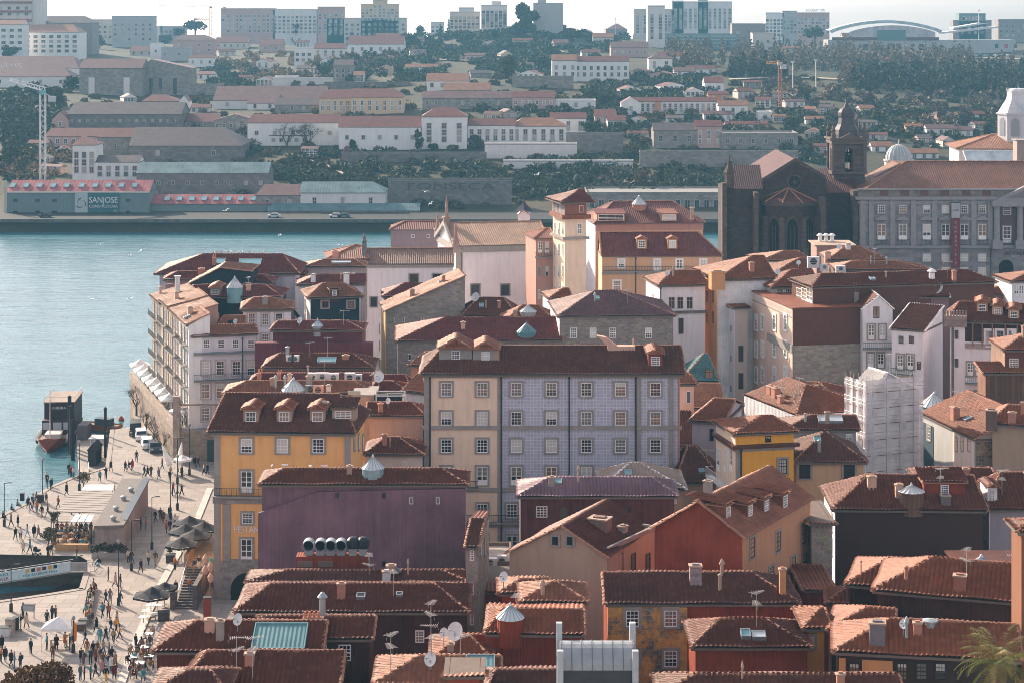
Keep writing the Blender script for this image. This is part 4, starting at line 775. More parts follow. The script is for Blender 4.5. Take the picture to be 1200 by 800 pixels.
b = H('small lit hip roof over white veranda windows beside the long brown roof', 905, 950, 316, 337, D=8, yaw=10, wall=M('plain', (.5, .45, .42))); b.roof('hip', 316, 928, 936, mat=T_OR).wins('F', [914, 924], [344], 8, 11, 's', None)
b = H('lit hip roof wedge further up left of the wooden roof box', 903, 950, 336, 323, D=8, yaw=14, wall=WPL); b.roof('hip', 302, 938, 944, mat=T_OR)
b = H('wood-panelled roof storey with lit tile hip below the palace', 972, 1037, 342, 305, D=9, wall=M('wood', (.17, .1, .08), .8, 0, .5)); b.roof('hip', 290, 990, 1010, mat=T_PK).chim(994, 293, .8, 1.0, 'box', WMET).chim(970, 303, 1.0, 1.0, 'box', PINK)
b = H('low brown roof ridge spread in front of the palace ground floor', 980, 1085, 332, 316, D=8, wall=SOF); b.roof('hip', 306, 1000, 1050, mat=T_PK).ac(953, 312, 2.0, 1.6).ac(985, 318, 1.6, .9).ac(966, 316, 1.2, .9)
b = H('low tiled roof under the dark church walls, lit on its left', 893, 948, 352, 306, D=8, yaw=10, wall=WPL); b.roof('hip', 294, 920, 935, mat=T_PK)
b = H('flat-topped block with white roof ducts against the palace corner', 957, 1000, 360, 288, D=7, wall=PL(.3, .2, .17)); b.roof('flat', 0, mat=RIDGE2)
for px in (961, 968, 975): b.chim(px, 283, .8, .9, 'cowl', WHITE)
b = B('tower_house', 'narrow white stair tower house with small balconies, beside the lilac front', 'house', 861, 876, 316, 361, D=11, yaw=14, wall=PL(.5, .42, .38)); b.roof('shed', 358, mat=T_OR, rise=.8).side('L', WPL).wins('F', [868], [414, 446], 7, 19, 'far', None, GRANP, g=1).wins('L', [852, 857], [385, 420, 455], .5, .9, 'far', None, DKF, g=0)
for py in (400, 432, 462): b.balc('L', 847, 853, py, .9, .8)
b = H('grey ribbed gable wall with lit hip roof and an orange left flank', 841, 906, 318, 328, D=14, yaw=10, wall=GREYW); b.roof('hip', 300, 882, 895, mat=T_OR).side('L', PL(.75, .42, .2)).wins('L', [829, 836], [348, 372], .8, 1.8, 'k', None, DKF, g=0).chim(840, 333, 2.2, 2.0, 'box', ORW, 'RL')
b = H('teal slate mansard with an orange-lit window beside the tenement', 800, 839, 287, 446, D=8, wall=M('plain', (.1, .2, .22))); b.roof('hip', 414, 826, 829, mat=GRNROOF).wins('F', [831], [438], 10, 11, 'k', None, DKF, g=5)  # orange light of this window is painted into the pane colour
b = H('plain orange tiled lean-to under the teal mansard', 813, 846, 270, 478, D=7, wall=BEIGE); b.roof('shed', 449, mat=M('tile', (.4, .17, .09)))
b = H('stub of a house between the blue tenement and the orange lean-to', 797, 813, 262, 450, D=8, wall=PINK); b.roof('hip', 436, 800, 806, mat=T_PK).wins('F', [807], [465], 5, 14, 'far', None, WMET)
b = H('dark shaded roof in the courtyard right of the blue tenement', 795, 844, 236, 565, D=10, wall=BEIGE); b.roof('hip', 522, 806, 815, mat=T_DK).sky(822, 553, .7, .6)
b = H('second dark roof stepping up the courtyard beside the tenement', 796, 812, 252, 522, D=8, wall=BEIGE); b.roof('shed', 482, mat=T_DK)
# stone and church quarter
b = B('stone_house', 'grey rubble-stone house with four white windows and big hip roof', 'house', 656, 789, 300, 371, D=15, yaw=4, wall=STOB); b.roof('hip', 341, 697, 723, mat=M('tile', (.17, .08, .08))).side('L', WPL).wins('F', [672, 695, 718, 760], [390], 8, 12, 's', None)
b = B('stone_house', 'stone-walled hall with long maroon roof and a bright left hip', 'hall', 466, 656, 298, 400, yaw=3, wall=STOB, D=14); b.roof('hip', 372, 521, None, mat=T_MA).side('L', WPL).lantern(617, 392, 1.4, .3, 1.2, dm=TEALM, cm=TEALM).wins('F', [480], [418], 4, 8, 'far', None, g=0)
b = H('pink lit roof steps left of the cream wing', 482, 514, 262, 428, D=9, yaw=-20, wall=BRICK); b.roof('hip', 412, 500, 505, mat=T_PK)
b = H('lit lean-to roof by the downpipe of the cream wing', 476, 500, 254, 458, D=9, yaw=-30, wall=WPL); b.roof('hip', 436, 492, 495, mat=T_OR)
b = B('stone_house', 'rubble-stone gable with a raking top and thin lit roof edge', 'house', 452, 545, 332, 365, D=9, yaw=8, wall=STO); b.roof('shedr', 323, mat=T_PK).side('L', PL(.66, .42, .2)).wins('L', [445], [385, 405, 425], .8, 1.8, 'far', None).wins('F', [463, 473, 495], [375], 2, 4, 'far', None, g=0)
b = H('little ochre attic under a maroon hip, on the raking stone gable', 450, 494, 342, 348, D=8, yaw=4, wall=ORW); b.roof('hip', 332, 474, None, mat=T_MA)
b = H('reddish roof with a black dish below the white church wall', 544, 604, 330, 370, D=10, wall=DARKW); b.roof('hip', 349, 560, 590, mat=T_BR).dish(557, 355, .8).chim(585, 362, .5, 1.2, 'pipe', BRICK)
b = H('lit low roof with a zinc vent right of the black dish', 590, 652, 318, 380, D=10, wall=BEIGE); b.roof('hip', 358, 612, 630, mat=T_OR).lantern(619, 368, 1.3, .3, .9)
b = B('church', 'white church with bare side wall, obelisk pinnacles and brown tile roof', 'church', 534, 646, 400, 288, D=21, yaw=12, wall=WPL); b.roof('hip', 260, None, None, mat=M('tileflat', (.36, .21, .13), p=.45), ov=.4, ovs=.05)
b.full('FL', 288.5, 296, GRANP, .3, 'cornice').band('F', 534, 541, 290, 380, GRANP, .2, 'pilaster').wins('F', [557, 592], [340], 10, 13, 'k', GRANP, DKF, g=0).wins('F', [622], [348], 5, 26, 'far', None, DKF, g=0).pipe(541, 291, 370)
for k, v in ((0, .6), (.5, 1), (1, .6)):
    mb = MB(); y = b.D*k; z = b.h+(b.rise if k == .5 else 0); mb.box(-.6, .6, y-.6, y+.6, z-.5, z+1.0); mb.box(-.8, .8, y-.8, y+.8, z+1.0, z+1.3); mb.lathe((0, y, z+1.3), [(.5, 0), (.35, .5), (.28, 2.6), (.04, 4.2*(1 if k == .5 else .8))], 10); mb.build('pinnacle', M('plain', (.3, .2, .17)), b.o)
mb = MB(); mb.prism([(-.25, -.3, b.h), (-.25, b.D/2, b.h+b.rise+.5), (-.25, b.D+.3, b.h), (-.25, b.D+.3, b.h-.8), (-.25, b.D/2, b.h+b.rise-.4), (-.25, -.3, b.h-.8)], (-.5, 0, 0)); mb.build('gable_coping', GRANP, b.o); b.wins('L', [523], [290], 1.2, 2.4, 'far', None, g=0)
b = H('white pedimented bell gable with a black cross roof behind the church ridge', 607, 621, 426, 252, D=4, wall=WPL); b.roof('gy', 247, 614, mat=WPL, ov=.2); b.o['category'] = 'bell gable'
mb = MB(); mb.lathe((b.W/2, 2, b.h+.6), [(1.9, 0), (1.3, .6), (.5, 1.5), (.1, 2.4)], 4, 0); mb.tube((b.W/2, 2, b.h+2.8), (b.W/2, 2, b.h+4.2), .08); mb.box(b.W/2-.4, b.W/2+.4, 1.95, 2.05, b.h+3.6, b.h+3.75); mb.build('cupola', M('plain', (.06, .06, .08)), b.o)
b = B('sacristy', 'low white church wing with arched dark windows and long brown roof', 'church wing', 429, 531, 384, 309, D=9, yaw=2, wall=WPL); b.roof('hip', 291, None, None, mat=M('tileflat', (.25, .13, .09), p=.4), ovs=.1)
b.full('F', 309.5, 314, GRANP, .25, 'cornice').band('F', 425.5, 430, 311, 380, GRANP, .2, 'pilaster').wins('F', [485, 512], [326], 10, 9, 'k', GRANP, DKF, g=0).wins('F', [438], [354], 7, 11, 'k', GRANP, DKF, g=0)
mb = MB(); mb.prism([(-.9, 0, b.h), (-.9, 4.5, b.h+b.rise+1.6), (-.9, 9, b.h)], (.8, 0, 0)); mb.lathe((-.5, 4.5, b.h+b.rise+1.4), [(.5, 0), (.3, .5), (.35, .8), (.05, 1.6)], 8); mb.build('gable_coping', GRAND, b.o)
b = H('mauve windowed block with maroon hip roof left of the church gable', 458, 520, 432, 269, D=12, wall=PL(.22, .16, .17)); b.roof('hip', 259, 475, None, mat=T_MA).wins('F', [484, 502], [277], 4, 4, 'far', None, WMET, g=3)
# white corner tower and tan blocks
b = B('tower_house', 'cream corner house with a red-brown rooftop pavilion and pyramid roof', 'house', 662, 687, 366, 237, D=8, yaw=15, wall=CREAM); b.roof('hip', 222, 680, 682, mat=T_MA, ov=1.3).side('L', WPL, 258)
b.full('FL', 238, 252, M('plain', (.25, .1, .07)), .06, 'wall').full('FL', 252, 257, T_OR, .7, 'cornice').full('FL', 278, 281, GRANP, .5, 'cornice').wins('F', [681], [245], 5, 8, 'far', None).wins('F', [679], [268], 6, 12, 's', None).wins('L', [652, 657], [245], .8, 1.8, 'far', None).wins('L', [650, 655, 660], [268, 293, 318, 342], .9, 2.2, 's', None)
b = H('peach house with a glazed veranda left of the cream corner house', 628, 648, 374, 279, D=9, yaw=12, wall=PL(.45, .25, .2)); b.roof('hip', 267, 640, None, mat=T_OR).wins('F', [633, 641], [290], 5, 13, 'd', None).balc('F', 626, 648, 301, .9, .8).wins('F', [632, 641], [318, 345], 4, 12, 'far', None, M('plain', (.4, .6, .6)))
b = B('tan_block', 'tall tan block with a maroon mansard, glazed strips and a zinc lantern', 'apartment building', 698, 824, 394, 262, D=15, yaw=7, wall=TANW); b.roof('hip', 236, 718, 788, mat=T_MA).side('L', WPL).dormer(716, 255, 30, 7, M('plain', (.4, .22, .14)), T_MA, 's').dormer(784, 255, 16, 7, M('plain', (.4, .22, .14)), T_PK, 's').lantern(749, 243, 1.4, .5, 1.5, dm=BRICK).chim(811, 257, .8, 2.2, 'pipe', RIDGE2)
b.full('F', 262.5, 271, PL(.4, .22, .18), .05, 'wall').wins('L', [689, 693], [290, 320, 345], .9, 2.2, 's', None)
b = H('lower tan house with two roof dormers and a long iron balcony', 706, 846, 372, 300, D=9, yaw=2, wall=TANW); b.roof('hip', 272, None, 818, mat=T_MA, ovs=.2).dormer(752, 286, 8, 9, ORW, T_PK).dormer(788, 286, 8, 9, ORW, T_PK).wins('F', [728], [309], 7, 10, 's', WPL).wins('F', [770, 796, 824], [311], 7, 14, 'd', WPL).wins('F', [723, 765], [335], 9, 12, 's', WPL).balc('F', 707, 845, 318, .9, .5).full('F', 319, 322, GRANP, .15)
b.pipe(745, 302, 345); b.side('L', PL(.7, .45, .3))
b = H('white house with three dark windows and lit hip roof behind the stone house', 773, 826, 318, 335, D=11, yaw=9, wall=WPL); b.roof('hip', 317, 788, None, mat=T_OR).wins('F', [787, 797, 808], [355], 7, 14, 'k', WPL, GRANP, g=0).full('F', 365, 368, GRAND, .3).wins('F', [798], [382], 6, 18, 'k', None, DKF, g=0).wins('F', [797], [413], 6, 8, 'k', None, DKF, g=0).pipe(774, 337, 400).wins('L', [765], [350, 372], .9, 1.6, 's', None)
b = H('small white roof ridge with a red lit slope beside the stone house', 645, 668, 330, 350, D=8, yaw=10, wall=WPL); b.roof('hip', 338, 660, None, mat=T_OR)
# mid-left roofscape
b = H('maroon ribbed block under a thin tile roof with a teal glazed bay', 320, 424, 293, 387, D=6, wall=MARO); b.roof('hip', 376, 326, 406, mat=T_MA).lantern(372, 384, .8, .2, .8)
b.slab(-2.5, b.W+1.7, -1.5, 0, 0, b.h-1.6, MARO, 'wall'); b.pl['F'] = ((0, -1.5, 0), (0, -1, 0)); b.band('F', 340, 369, 402, 419, GLR, .3, 'glazed_bay')
for px in (345, 351, 357, 363): b.band('F', px-.4, px+.4, 402, 419, ZINC, .34, 'glazing_bar')
b = H('old hip roof with rusty ridges and teal panes below the maroon block', 310, 436, 276, 431, wall=PL(.2, .09, .07)); b.roof('hip', 414, 328, 412, mat=T_BR).sky(383, 424, 2.6, 1.4).ac(340, 423, 1.1, .8).ac(346, 423, 1.1, .8).chim(337, 421, .5, 1.6, 'pipe', ZINC).aerial(384, 420, 3, 45, 1).chim(405, 421, .9, .5)
b = H('maroon roof ribbon crowded with white ventilation boxes', 296, 432, 268, 447, wall=PL(.25, .15, .12)); b.roof('hip', 437, 304, None, mat=T_MA).ac(366, 446, 1.2, 1.1).ac(378, 445, 1.6, 1.0).ac(391, 446, 1.4, 1.0).ac(410, 446, 1.4, 1.1).chim(327, 446, .5, 1.0, 'pots', BRICK).chim(304, 446, .5, 1.1, 'pots', BRICK).ac(420, 446, 1.0, .9)
b = H('speckled tile roof with glass cone and dark fans behind the hotel', 264, 437, 258, 461, wall=PL(.36, .24, .19)); b.roof('hip', 446, 290, 414, mat=T_PK).lantern(344, 460, 1.5, .3, 1.3).ac(364, 460, 1.4, 1.0, mat=M('plain', (.2, .22, .24))).ac(373, 461, 1.3, 1.1, mat=PINK).chim(323, 455, .3, 1.2, 'cowl', ZINC).chim(334, 455, .3, 1.2, 'cowl', ZINC).chim(385, 459, .6, .8, 'box', WMET).aerial(380, 452, 3.4, 20, 1)
b = H('plum-coloured roof right of the ventilation boxes', 424, 479, 268, 456, wall=PL(.2, .1, .09)); b.roof('hip', 439, None, 474, mat=T_MA)
b = H('small plum hip roof with a tall white dish', 437, 477, 260, 459, wall=PL(.22, .1, .08)); b.roof('hip', 446, 441, 459, mat=T_MA).dish(444, 458, .75, 1.8, face=(-.4, -.85, .3))
b = H('flat service roof with white pipe frame and black units', 436, 478, 252, 474, D=7, wall=PL(.3, .18, .14)); b.roof('flat', 0, mat=SOF).ac(446, 471, 1.6, 1.0, mat=DKF).ac(463, 471, 1.8, 1.1, mat=DKF)
mb = MB(); q = b.hit('RF', 441, 472); W = 3.6
for z in (.9, 1.5): mb.tube((0, 0, z), (W, 0, z), .09)
for x in (0, W): mb.tube((x, 0, -.2), (x, 0, 1.5), .09)
mb.build('pipe_frame', WMET, b.o, loc=q)
b = H('plain beige box rising behind the hotel roof', 413, 440, 254, 464, D=6, wall=PL(.42, .3, .24)); b.roof('flat', 0, mat=GRANP, ov=.1).sky(415, 462, 1.6, .5, mat=WMET)
# left block by the river
b = B('white_house', 'white riverside house with teal balconies at the end of the wall', 'house', 226, 300, 298, 394, D=11, yaw=14, zb=3.5, wall=PL(.62, .57, .6)); b.roof('hip', 381, 240, None, mat=T_PK, ovs=.3)
b.wins('F', [242, 259, 276, 294], [403], 8, 9, 's', None).wins('F', [241, 258, 277, 294], [431, 485], 9, 16, 's', PL(.5, .4, .38)).wins('F', [241, 258, 277, 294], [458], 9, 17, 's', PL(.5, .4, .38)).balc('F', 227, 300, 446, 1.0, .7, GRNF).balc('F', 227, 300, 415, .3, .5, GRNF).wins('L', [222], [430, 457, 485], .9, 2.0, 's').balc('L', 219, 226, 446, 1.0, .7).pipe(284, 396, 500, GRNF)
b = H('little white attic with twin windows behind the teal balcony house', 257, 284, 306, 384, D=5, yaw=8, wall=PL(.68, .64, .68)); b.roof('hip', 370, 262, None, mat=T_PK).wins('F', [270], [378], 6, 5, 'k', None, DKF, g=0)
b = B('white_house', 'white house with ornate stone-framed windows and a violet hip roof', 'house', 285, 341, 312, 363, D=11, yaw=6, wall=WPL); b.roof('hip', 349, 297, 319, mat=T_PK); b.wins('F', [295, 311, 327], [374, 398], 8, 14, 's', PL(.5, .4, .36)).full('F', 363.5, 366, GRANP, .2, 'cornice')
b = H('brown-walled roof slot between the white attic and the dark wall', 217, 252, 312, 378, D=7, yaw=8, wall=PL(.2, .1, .08)); b.roof('hip', 367, 233, None, mat=T_PK).chim(242, 370, .9, 1.6)
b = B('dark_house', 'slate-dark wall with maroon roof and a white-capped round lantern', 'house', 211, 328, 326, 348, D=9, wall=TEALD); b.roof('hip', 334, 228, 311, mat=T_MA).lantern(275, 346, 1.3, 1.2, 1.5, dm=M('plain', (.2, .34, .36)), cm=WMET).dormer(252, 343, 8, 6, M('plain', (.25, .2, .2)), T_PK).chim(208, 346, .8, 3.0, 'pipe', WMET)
b = B('dark_house', 'dark raking gable wall with pale tiled edge behind the lantern house', 'house', 220, 295, 342, 334, D=8, ye2=318, wall=TEALD); b.roof('gy', 314, 258, mat=T_PK, ov=.3)
b = H('maroon hip roof with a white-topped chimney on the riverside row', 194, 246, 347, 328, D=9, yaw=8, wall=PL(.3, .16, .15)); b.roof('hip', 318, 208, None, mat=T_MA).chim(236, 322, 1.1, 1.0, 'box', BRICK)
b = H('low maroon attic with a shaded window against the striped hoarding', 296, 318, 345, 331, D=6, wall=PL(.16, .07, .06)); b.roof('hip', 322, 302, 308, mat=T_MA)
b = B('large_house', 'broad maroon hip roof lined with gulls, last house before the river', 'house', 187, 346, 352, 321, wall=M('ribs', (.5, .45, .5), .8, 0, 1.2), yaw=1); b.roof('hip', 298, 238, 331, mat=T_MA, ov=.9).sky(258, 308, 1.8, 2.0).sky(293, 309, 4.0, 2.2).chim(251, 311, .7, 1.4, 'pots')
BIRDSPOT = b
# quay row
for (x0, x1, Y, ye, wm, lb, tl) in ((178.0, 189, 331, 346, PL(.34, .26, .21), 'narrow grey-brown quay house, farthest of the riverside row', T_PK), (189, 199, 321.6, 352, PL(.56, .36, .2), 'narrow ochre quay house with small iron balconies in the riverside row', T_PK), (199, 210, 314, 362, PL(.44, .26, .21), 'narrow pinkish quay house beside the bright white strip house', T_PK), (210, 221, 305.5, 372, PL(.8, .77, .74), 'bright white strip house next to the teal balcony house', T_PK)):
    b = B('quay_house', lb, 'house', x0, x1, Y, ye, D=3.2 if x0 > 209 else 6, yaw=-70.9, zb=3.5, wall=wm, group='narrow houses along the quay wall'); b.roof('shed', 0, mat=tl, rise=1.6, ovs=.05)
    m = (x0+x1)/2; L = (x1-x0)
    for i, t in enumerate((.2, .5, .8)):
        for z in range(5): q = Vector((b.W*t, 0, b.h-2.0-z*3.1)); o = link('window', win_mesh(1.1, 2.1, 'd', GRANP, WHITE), b.o, q); link('pane', pane_mesh(1.1, 2.1, random.choice(GW)), o)
    if wm != MATS.get(0):
        for z in range(1, 5):
            mb = MB(); zz = b.h-3.05-z*3.1+3.1; x0_, x1_ = b.W*.08, b.W*.92; mb.box(x0_, x1_, -.8, 0, zz-.15, zz); mb.box(x0_, x1_, -.8, -.74, zz+.9, zz+.96, 1)
            for k in range(int((x1_-x0_)/.3)): mb.box(x0_+k*.3, x0_+k*.3+.03, -.78, -.75, zz, zz+.9, 1)
            mb.build('balcony', [GRANP, IRON], b.o)
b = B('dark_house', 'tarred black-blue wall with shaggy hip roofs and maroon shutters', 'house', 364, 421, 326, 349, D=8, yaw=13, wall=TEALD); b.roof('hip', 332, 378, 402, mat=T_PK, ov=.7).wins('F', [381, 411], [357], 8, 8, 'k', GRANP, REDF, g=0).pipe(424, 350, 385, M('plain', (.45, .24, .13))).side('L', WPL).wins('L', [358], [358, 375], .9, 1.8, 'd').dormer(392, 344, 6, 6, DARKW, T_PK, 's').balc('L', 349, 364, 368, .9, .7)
b = H('maroon roof with a white chimney behind the tarred wall', 350, 426, 345, 334, D=9, yaw=5, wall=WPL); b.roof('hip', 322, 372, None, mat=T_MA).chim(406, 333, 1.0, 1.8, 'box', WHITE).chim(367, 331, .8, 1.3, 'box', WHITE)
b = H('grey-walled low house with lit tile edge near the church wing', 358, 427, 366, 313, D=8, yaw=3, wall=PL(.3, .26, .27)); b.roof('hip', 304, 380, 415, mat=T_PK).sky(400, 309, 3.6, 1.0, mat=WMET).wins('F', [414], [321], 4, 4, 'far')
b = H('lit pyramid-like roof peak beside the scrolled church gable', 385, 430, 384, 303, D=10, yaw=8, wall=PL(.4, .25, .18)); b.roof('hip', 287, 416, 422, mat=T_PK).chim(393, 301, 1.2, 1.0, 'box', BRICK)
b = H('plain maroon roof left of the maroon chimney house, near the river', 318, 356, 362, 322, D=9, wall=PL(.32, .22, .22)); b.roof('hip', 308, 322, 345, mat=T_MA)
# ================================================================== gothic church and palace at upper right
DST = M('stone', (.062, .042, .039), p=.3); DSL = M('stone', (.10, .07, .064), p=.3); VOID = M('plain', (.012, .012, .014))  # VOID paints the darkness inside openings as a near-black colour
Y0 = 432.; ox = X_(930, Y0); e = empty('gothic_church', (ox, Y0, 8), 0, 'dark gothic stone church with ribbed apse, rose window and gabled nave', 'church')
def lx(px, Y=Y0): return X_(px, Y)-ox
def lz(py, Y=Y0): return Z_(py, Y)-8
mb = MB(); rf = MB()
# nave gable
a, c, p = (lx(893, 440), lz(212, 440)), (lx(968, 440), lz(209, 440)), (lx(932, 440), lz(188, 440)); yN = 8
mb.prism([(a[0], yN, 0), (c[0], yN, 0), (c[0], yN, c[1]), (p[0], yN, p[1]), (a[0], yN, a[1])], (0, 32, 0))
for q0, q1 in ((a, p), (p, c)):
    P = [(q0[0], yN-.3, q0[1]+.25), (q1[0], yN-.3, q1[1]+.25), (q1[0], yN+33, q1[1]+.25), (q0[0], yN+33, q0[1]+.25)]; rf.poly(P)
    mb.prism([(q0[0], yN-.35, q0[1]-.3), (q1[0], yN-.35, q1[1]-.3), (q1[0], yN-.35, q1[1]+.55), (q0[0], yN-.35, q0[1]+.55)], (0, .7, 0), 1)
# right aisle, left transept with a tower-like buttress
def blockp(px0, px1, Y, py, D, m=0): mb.box(lx(px0, Y), lx(px1, Y), Y-Y0, Y-Y0+D, 0, lz(py, Y), m)
blockp(968, 1006, 446, 226, 22); blockp(849, 893.5, 438, 221, 14); blockp(846.5, 852, 436, 215, 3, 1); blockp(884, 889, 434, 226, 3.5, 1); blockp(962, 968, 432, 232, 4, 1); blockp(1000, 1007, 440, 224, 4, 1)
yr = 446-Y0; rf.poly([(lx(968, 446), yr-.3, lz(226, 446)), (lx(1006, 446), yr-.3, lz(226, 446)), (lx(1006, 446), yr+12, lz(226, 446)+4.6), (lx(968, 446), yr+12, lz(226, 446)+4.6)])
yl = 438-Y0; rf.poly([(lx(851, 438), yl-.3, lz(221.5, 438)), (lx(894, 438), yl-.3, lz(221.5, 438)), (lx(896, 438), yl+8, lz(221, 438)+4.6), (lx(858, 438), yl+8, lz(221, 438)+4.6)])
mb.lathe((lx(855, 437), 6, lz(221, 437)), [(1.1, 0), (1.0, 3.2), (1.3, 3.4), (.5, 5.0), (.06, 7.2)], 6, 1)
# apse : half octagon with buttresses
r = 37*425/F; cy = yN; zt = lz(243, 425)
ang = [R(180+k*36) for k in range(6)]; P = [(r*math.cos(t), cy+r*math.sin(t)*.95) for t in ang]
for A, C in zip(P, P[1:]): mb.poly([(A[0], A[1], 0), (C[0], C[1], 0), (C[0], C[1], zt), (A[0], A[1], zt)])
apx = (0, cy+.1, lz(225, 430))
for A, C in zip(P, P[1:]):
    k = 1.07; a3, c3 = (A[0]*k, cy+(A[1]-cy)*k, zt+.1), (C[0]*k, cy+(C[1]-cy)*k, zt+.1); rf.poly([a3, c3, apx]); ridge_caps(rf, a3, apx, 1)
    mb.poly([(A[0]*k, cy+(A[1]-cy)*k, zt-.7), (C[0]*k, cy+(C[1]-cy)*k, zt-.7), c3, a3], 1)
for A in P[0:6]:
    t = math.atan2(A[1]-cy, A[0]); d = Vector((math.cos(t), math.sin(t), 0)); s_ = Vector((-d.y, d.x, 0)); c0 = Vector((A[0], A[1], 0))
    for z0, z1, w_ in ((0, zt*.55, 1.7), (zt*.55, zt*.86, 1.1)):
        Q = [c0-s_*.55-d*.2, c0+s_*.55-d*.2, c0+s_*.55+d*w_, c0-s_*.55+d*w_]
        for i in range(4): mb.poly([Q[i]+Vector((0, 0, z0)), Q[(i+1) % 4]+Vector((0, 0, z0)), Q[(i+1) % 4]+Vector((0, 0, z1)), Q[i]+Vector((0, 0, z1))], 1)
        mb.poly([q+Vector((0, 0, z1)) for q in Q], 1)
mb.build('wall', [DST, DSL], e); rf.build('roof', [M('tileflat', (.11, .035, .03), p=.45), RIDGE], e)
for A, C in zip(P, P[1:]):       # lancets
    m = ((A[0]+C[0])/2, (A[1]+C[1])/2); d = Vector((m[0], m[1]-cy, 0)).normalized(); u = Vector((-d.y, d.x, 0)); o = Vector((m[0], m[1], 0))+d*.04
    mb = MB(); w_ = 1.15
    for s_, mm, dd in ((1.35, 0, 0.0), (1.0, 1, .06)):
        pts_ = [(-w_*s_, 2), (w_*s_, 2), (w_*s_, zt-5.6)]+[(w_*s_*math.cos(R(k*18)), zt-5.6+2.2*s_*math.sin(R(k*18))) for k in range(1, 10)]+[(-w_*s_, zt-5.6)]
        mb.poly([o+d*(.02+dd)+u*a_+Vector((0, 0, z_)) for a_, z_ in pts_], mm)
    for a_ in (-.38, .38):
        q = o+d*.12+u*a_; mb.tube(q+Vector((0, 0, 2)), q+Vector((0, 0, zt-5.0)), .12, None, 5, 0)
    mb.build('lancet_window', [DSL, VOID], e)
mb = MB(); c0 = Vector((lx(931, 440), yN, lz(213.5, 440))); rg = [[c0+Vector((rr*math.cos(k*math.pi/12), -dd, rr*math.sin(k*math.pi/12))) for k in range(24)] for rr, dd in ((1.75, .0), (1.7, .18), (1.35, .18), (1.3, .05))]
for A, C in zip(rg, rg[1:]):
    for k in range(24): mb.poly((A[k], A[(k+1) % 24], C[(k+1) % 24], C[k]))
mb.poly(rg[-1], 1)
for k in range(6):
    t = k*math.pi/6; dv = Vector((math.cos(t), 0, math.sin(t)))*1.3; mb.tube(c0+dv+Vector((0, -.1, 0)), c0-dv+Vector((0, -.1, 0)), .07, None, 4)
mb.build('rose_window', [DSL, VOID], e)
# bell tower beside it
Yt = 456.; e = empty('bell_tower', (X_(992, Yt), Yt, 8), 0, 'baroque granite bell tower with onion dome, a bell hanging in its arch', 'bell tower')
w_ = 18.2*Yt/F; Z = lambda py: Z_(py, Yt)-8; ST = M('stone', (.12, .085, .08), p=.35); STP = M('plain', (.13, .095, .085))
mb = MB(); mb.box(-w_, w_, -w_, w_, 0, Z(200)); ax = 4.6*Yt/F; z0, z1 = Z(195), Z(177)
for x0, x1 in ((-w_, -ax), (ax, w_)):
    for y0, y1 in ((-w_, -ax), (ax, w_)): mb.box(x0, x1, y0, y1, Z(200), Z(168))
for s_ in (0, 1):
    for f in (-1, 1):       # arches over the four openings
        pts_ = [(-ax, z1), (-ax, Z(168)), (ax, Z(168)), (ax, z1)]+[(ax*math.cos(R(k*20)), z1+ax*.9*math.sin(R(k*20))) for k in range(1, 9)]
        if s_ == 0: mb.prism([(a_, f*w_, z_) for a_, z_ in pts_], (0, -f*(w_-ax), 0))
        else: mb.prism([(f*w_, a_, z_) for a_, z_ in pts_], (-f*(w_-ax), 0, 0))
for x in (-w_, w_):
    for y in (-w_, w_): mb.box(x-.35, x+.35, y-.35, y+.35, Z(202), Z(163), 1)
mb.box(-w_-.5, w_+.5, -w_-.5, w_+.5, Z(168), Z(163), 1); mb.box(-w_-.9, w_+.9, -w_-.9, w_+.9, Z(163), Z(161), 1); mb.box(-w_-.5, w_+.5, -w_-.5, w_+.5, Z(203), Z(200), 1)
mb.prism([(-2.3, -w_-.95, Z(161)), (2.3, -w_-.95, Z(161)), (0, -w_-.95, Z(155))], (0, .6, 0), 1); mb.build('wall', [ST, STP], e)
mb = MB(); dome = [(w_*.86, Z(161)), (w_*.86, Z(158)), (w_*.80, Z(152)), (w_*.58, Z(146)), (w_*.50, Z(138)), (w_*.56, Z(136)), (w_*.56, Z(132)), (w_*.42, Z(128)), (w_*.18, Z(125)), (w_*.1, Z(121)), (.12, Z(115))]
mb.lathe((0, 0, 0), dome, 8, 0); mb.tube((0, 0, Z(116)), (0, 0, Z(112)), .07, None, 5); mb.box(-1.0, .7, -.04, .04, Z(113.4), Z(112.4)); mb.build('dome', M('plain', (.085, .075, .085), .6), e)
for x in (-w_, w_):
    for y in (-w_, w_): mb = MB(); mb.lathe((x, y, Z(161)), [(.55, 0), (.55, .9), (.35, 1.2), (.5, 1.7), (.3, 2.4), (.05, 3.6)], 8); mb.build('pinnacle', STP, e)
mb = MB(); zb_ = Z(190); mb.lathe((0, -1.2, zb_), [(1.0, 0), (.85, .3), (.6, 1.0), (.5, 1.6), (.2, 1.9)], 12); mb.tube((-ax, -1.2, zb_+2.2), (ax, -1.2, zb_+2.2), .22); mb.tube((0, -1.2, zb_+1.8), (0, -1.2, zb_+3), .12); mb.build('bell', M('plain', (.04, .05, .045), .4, .7), e)
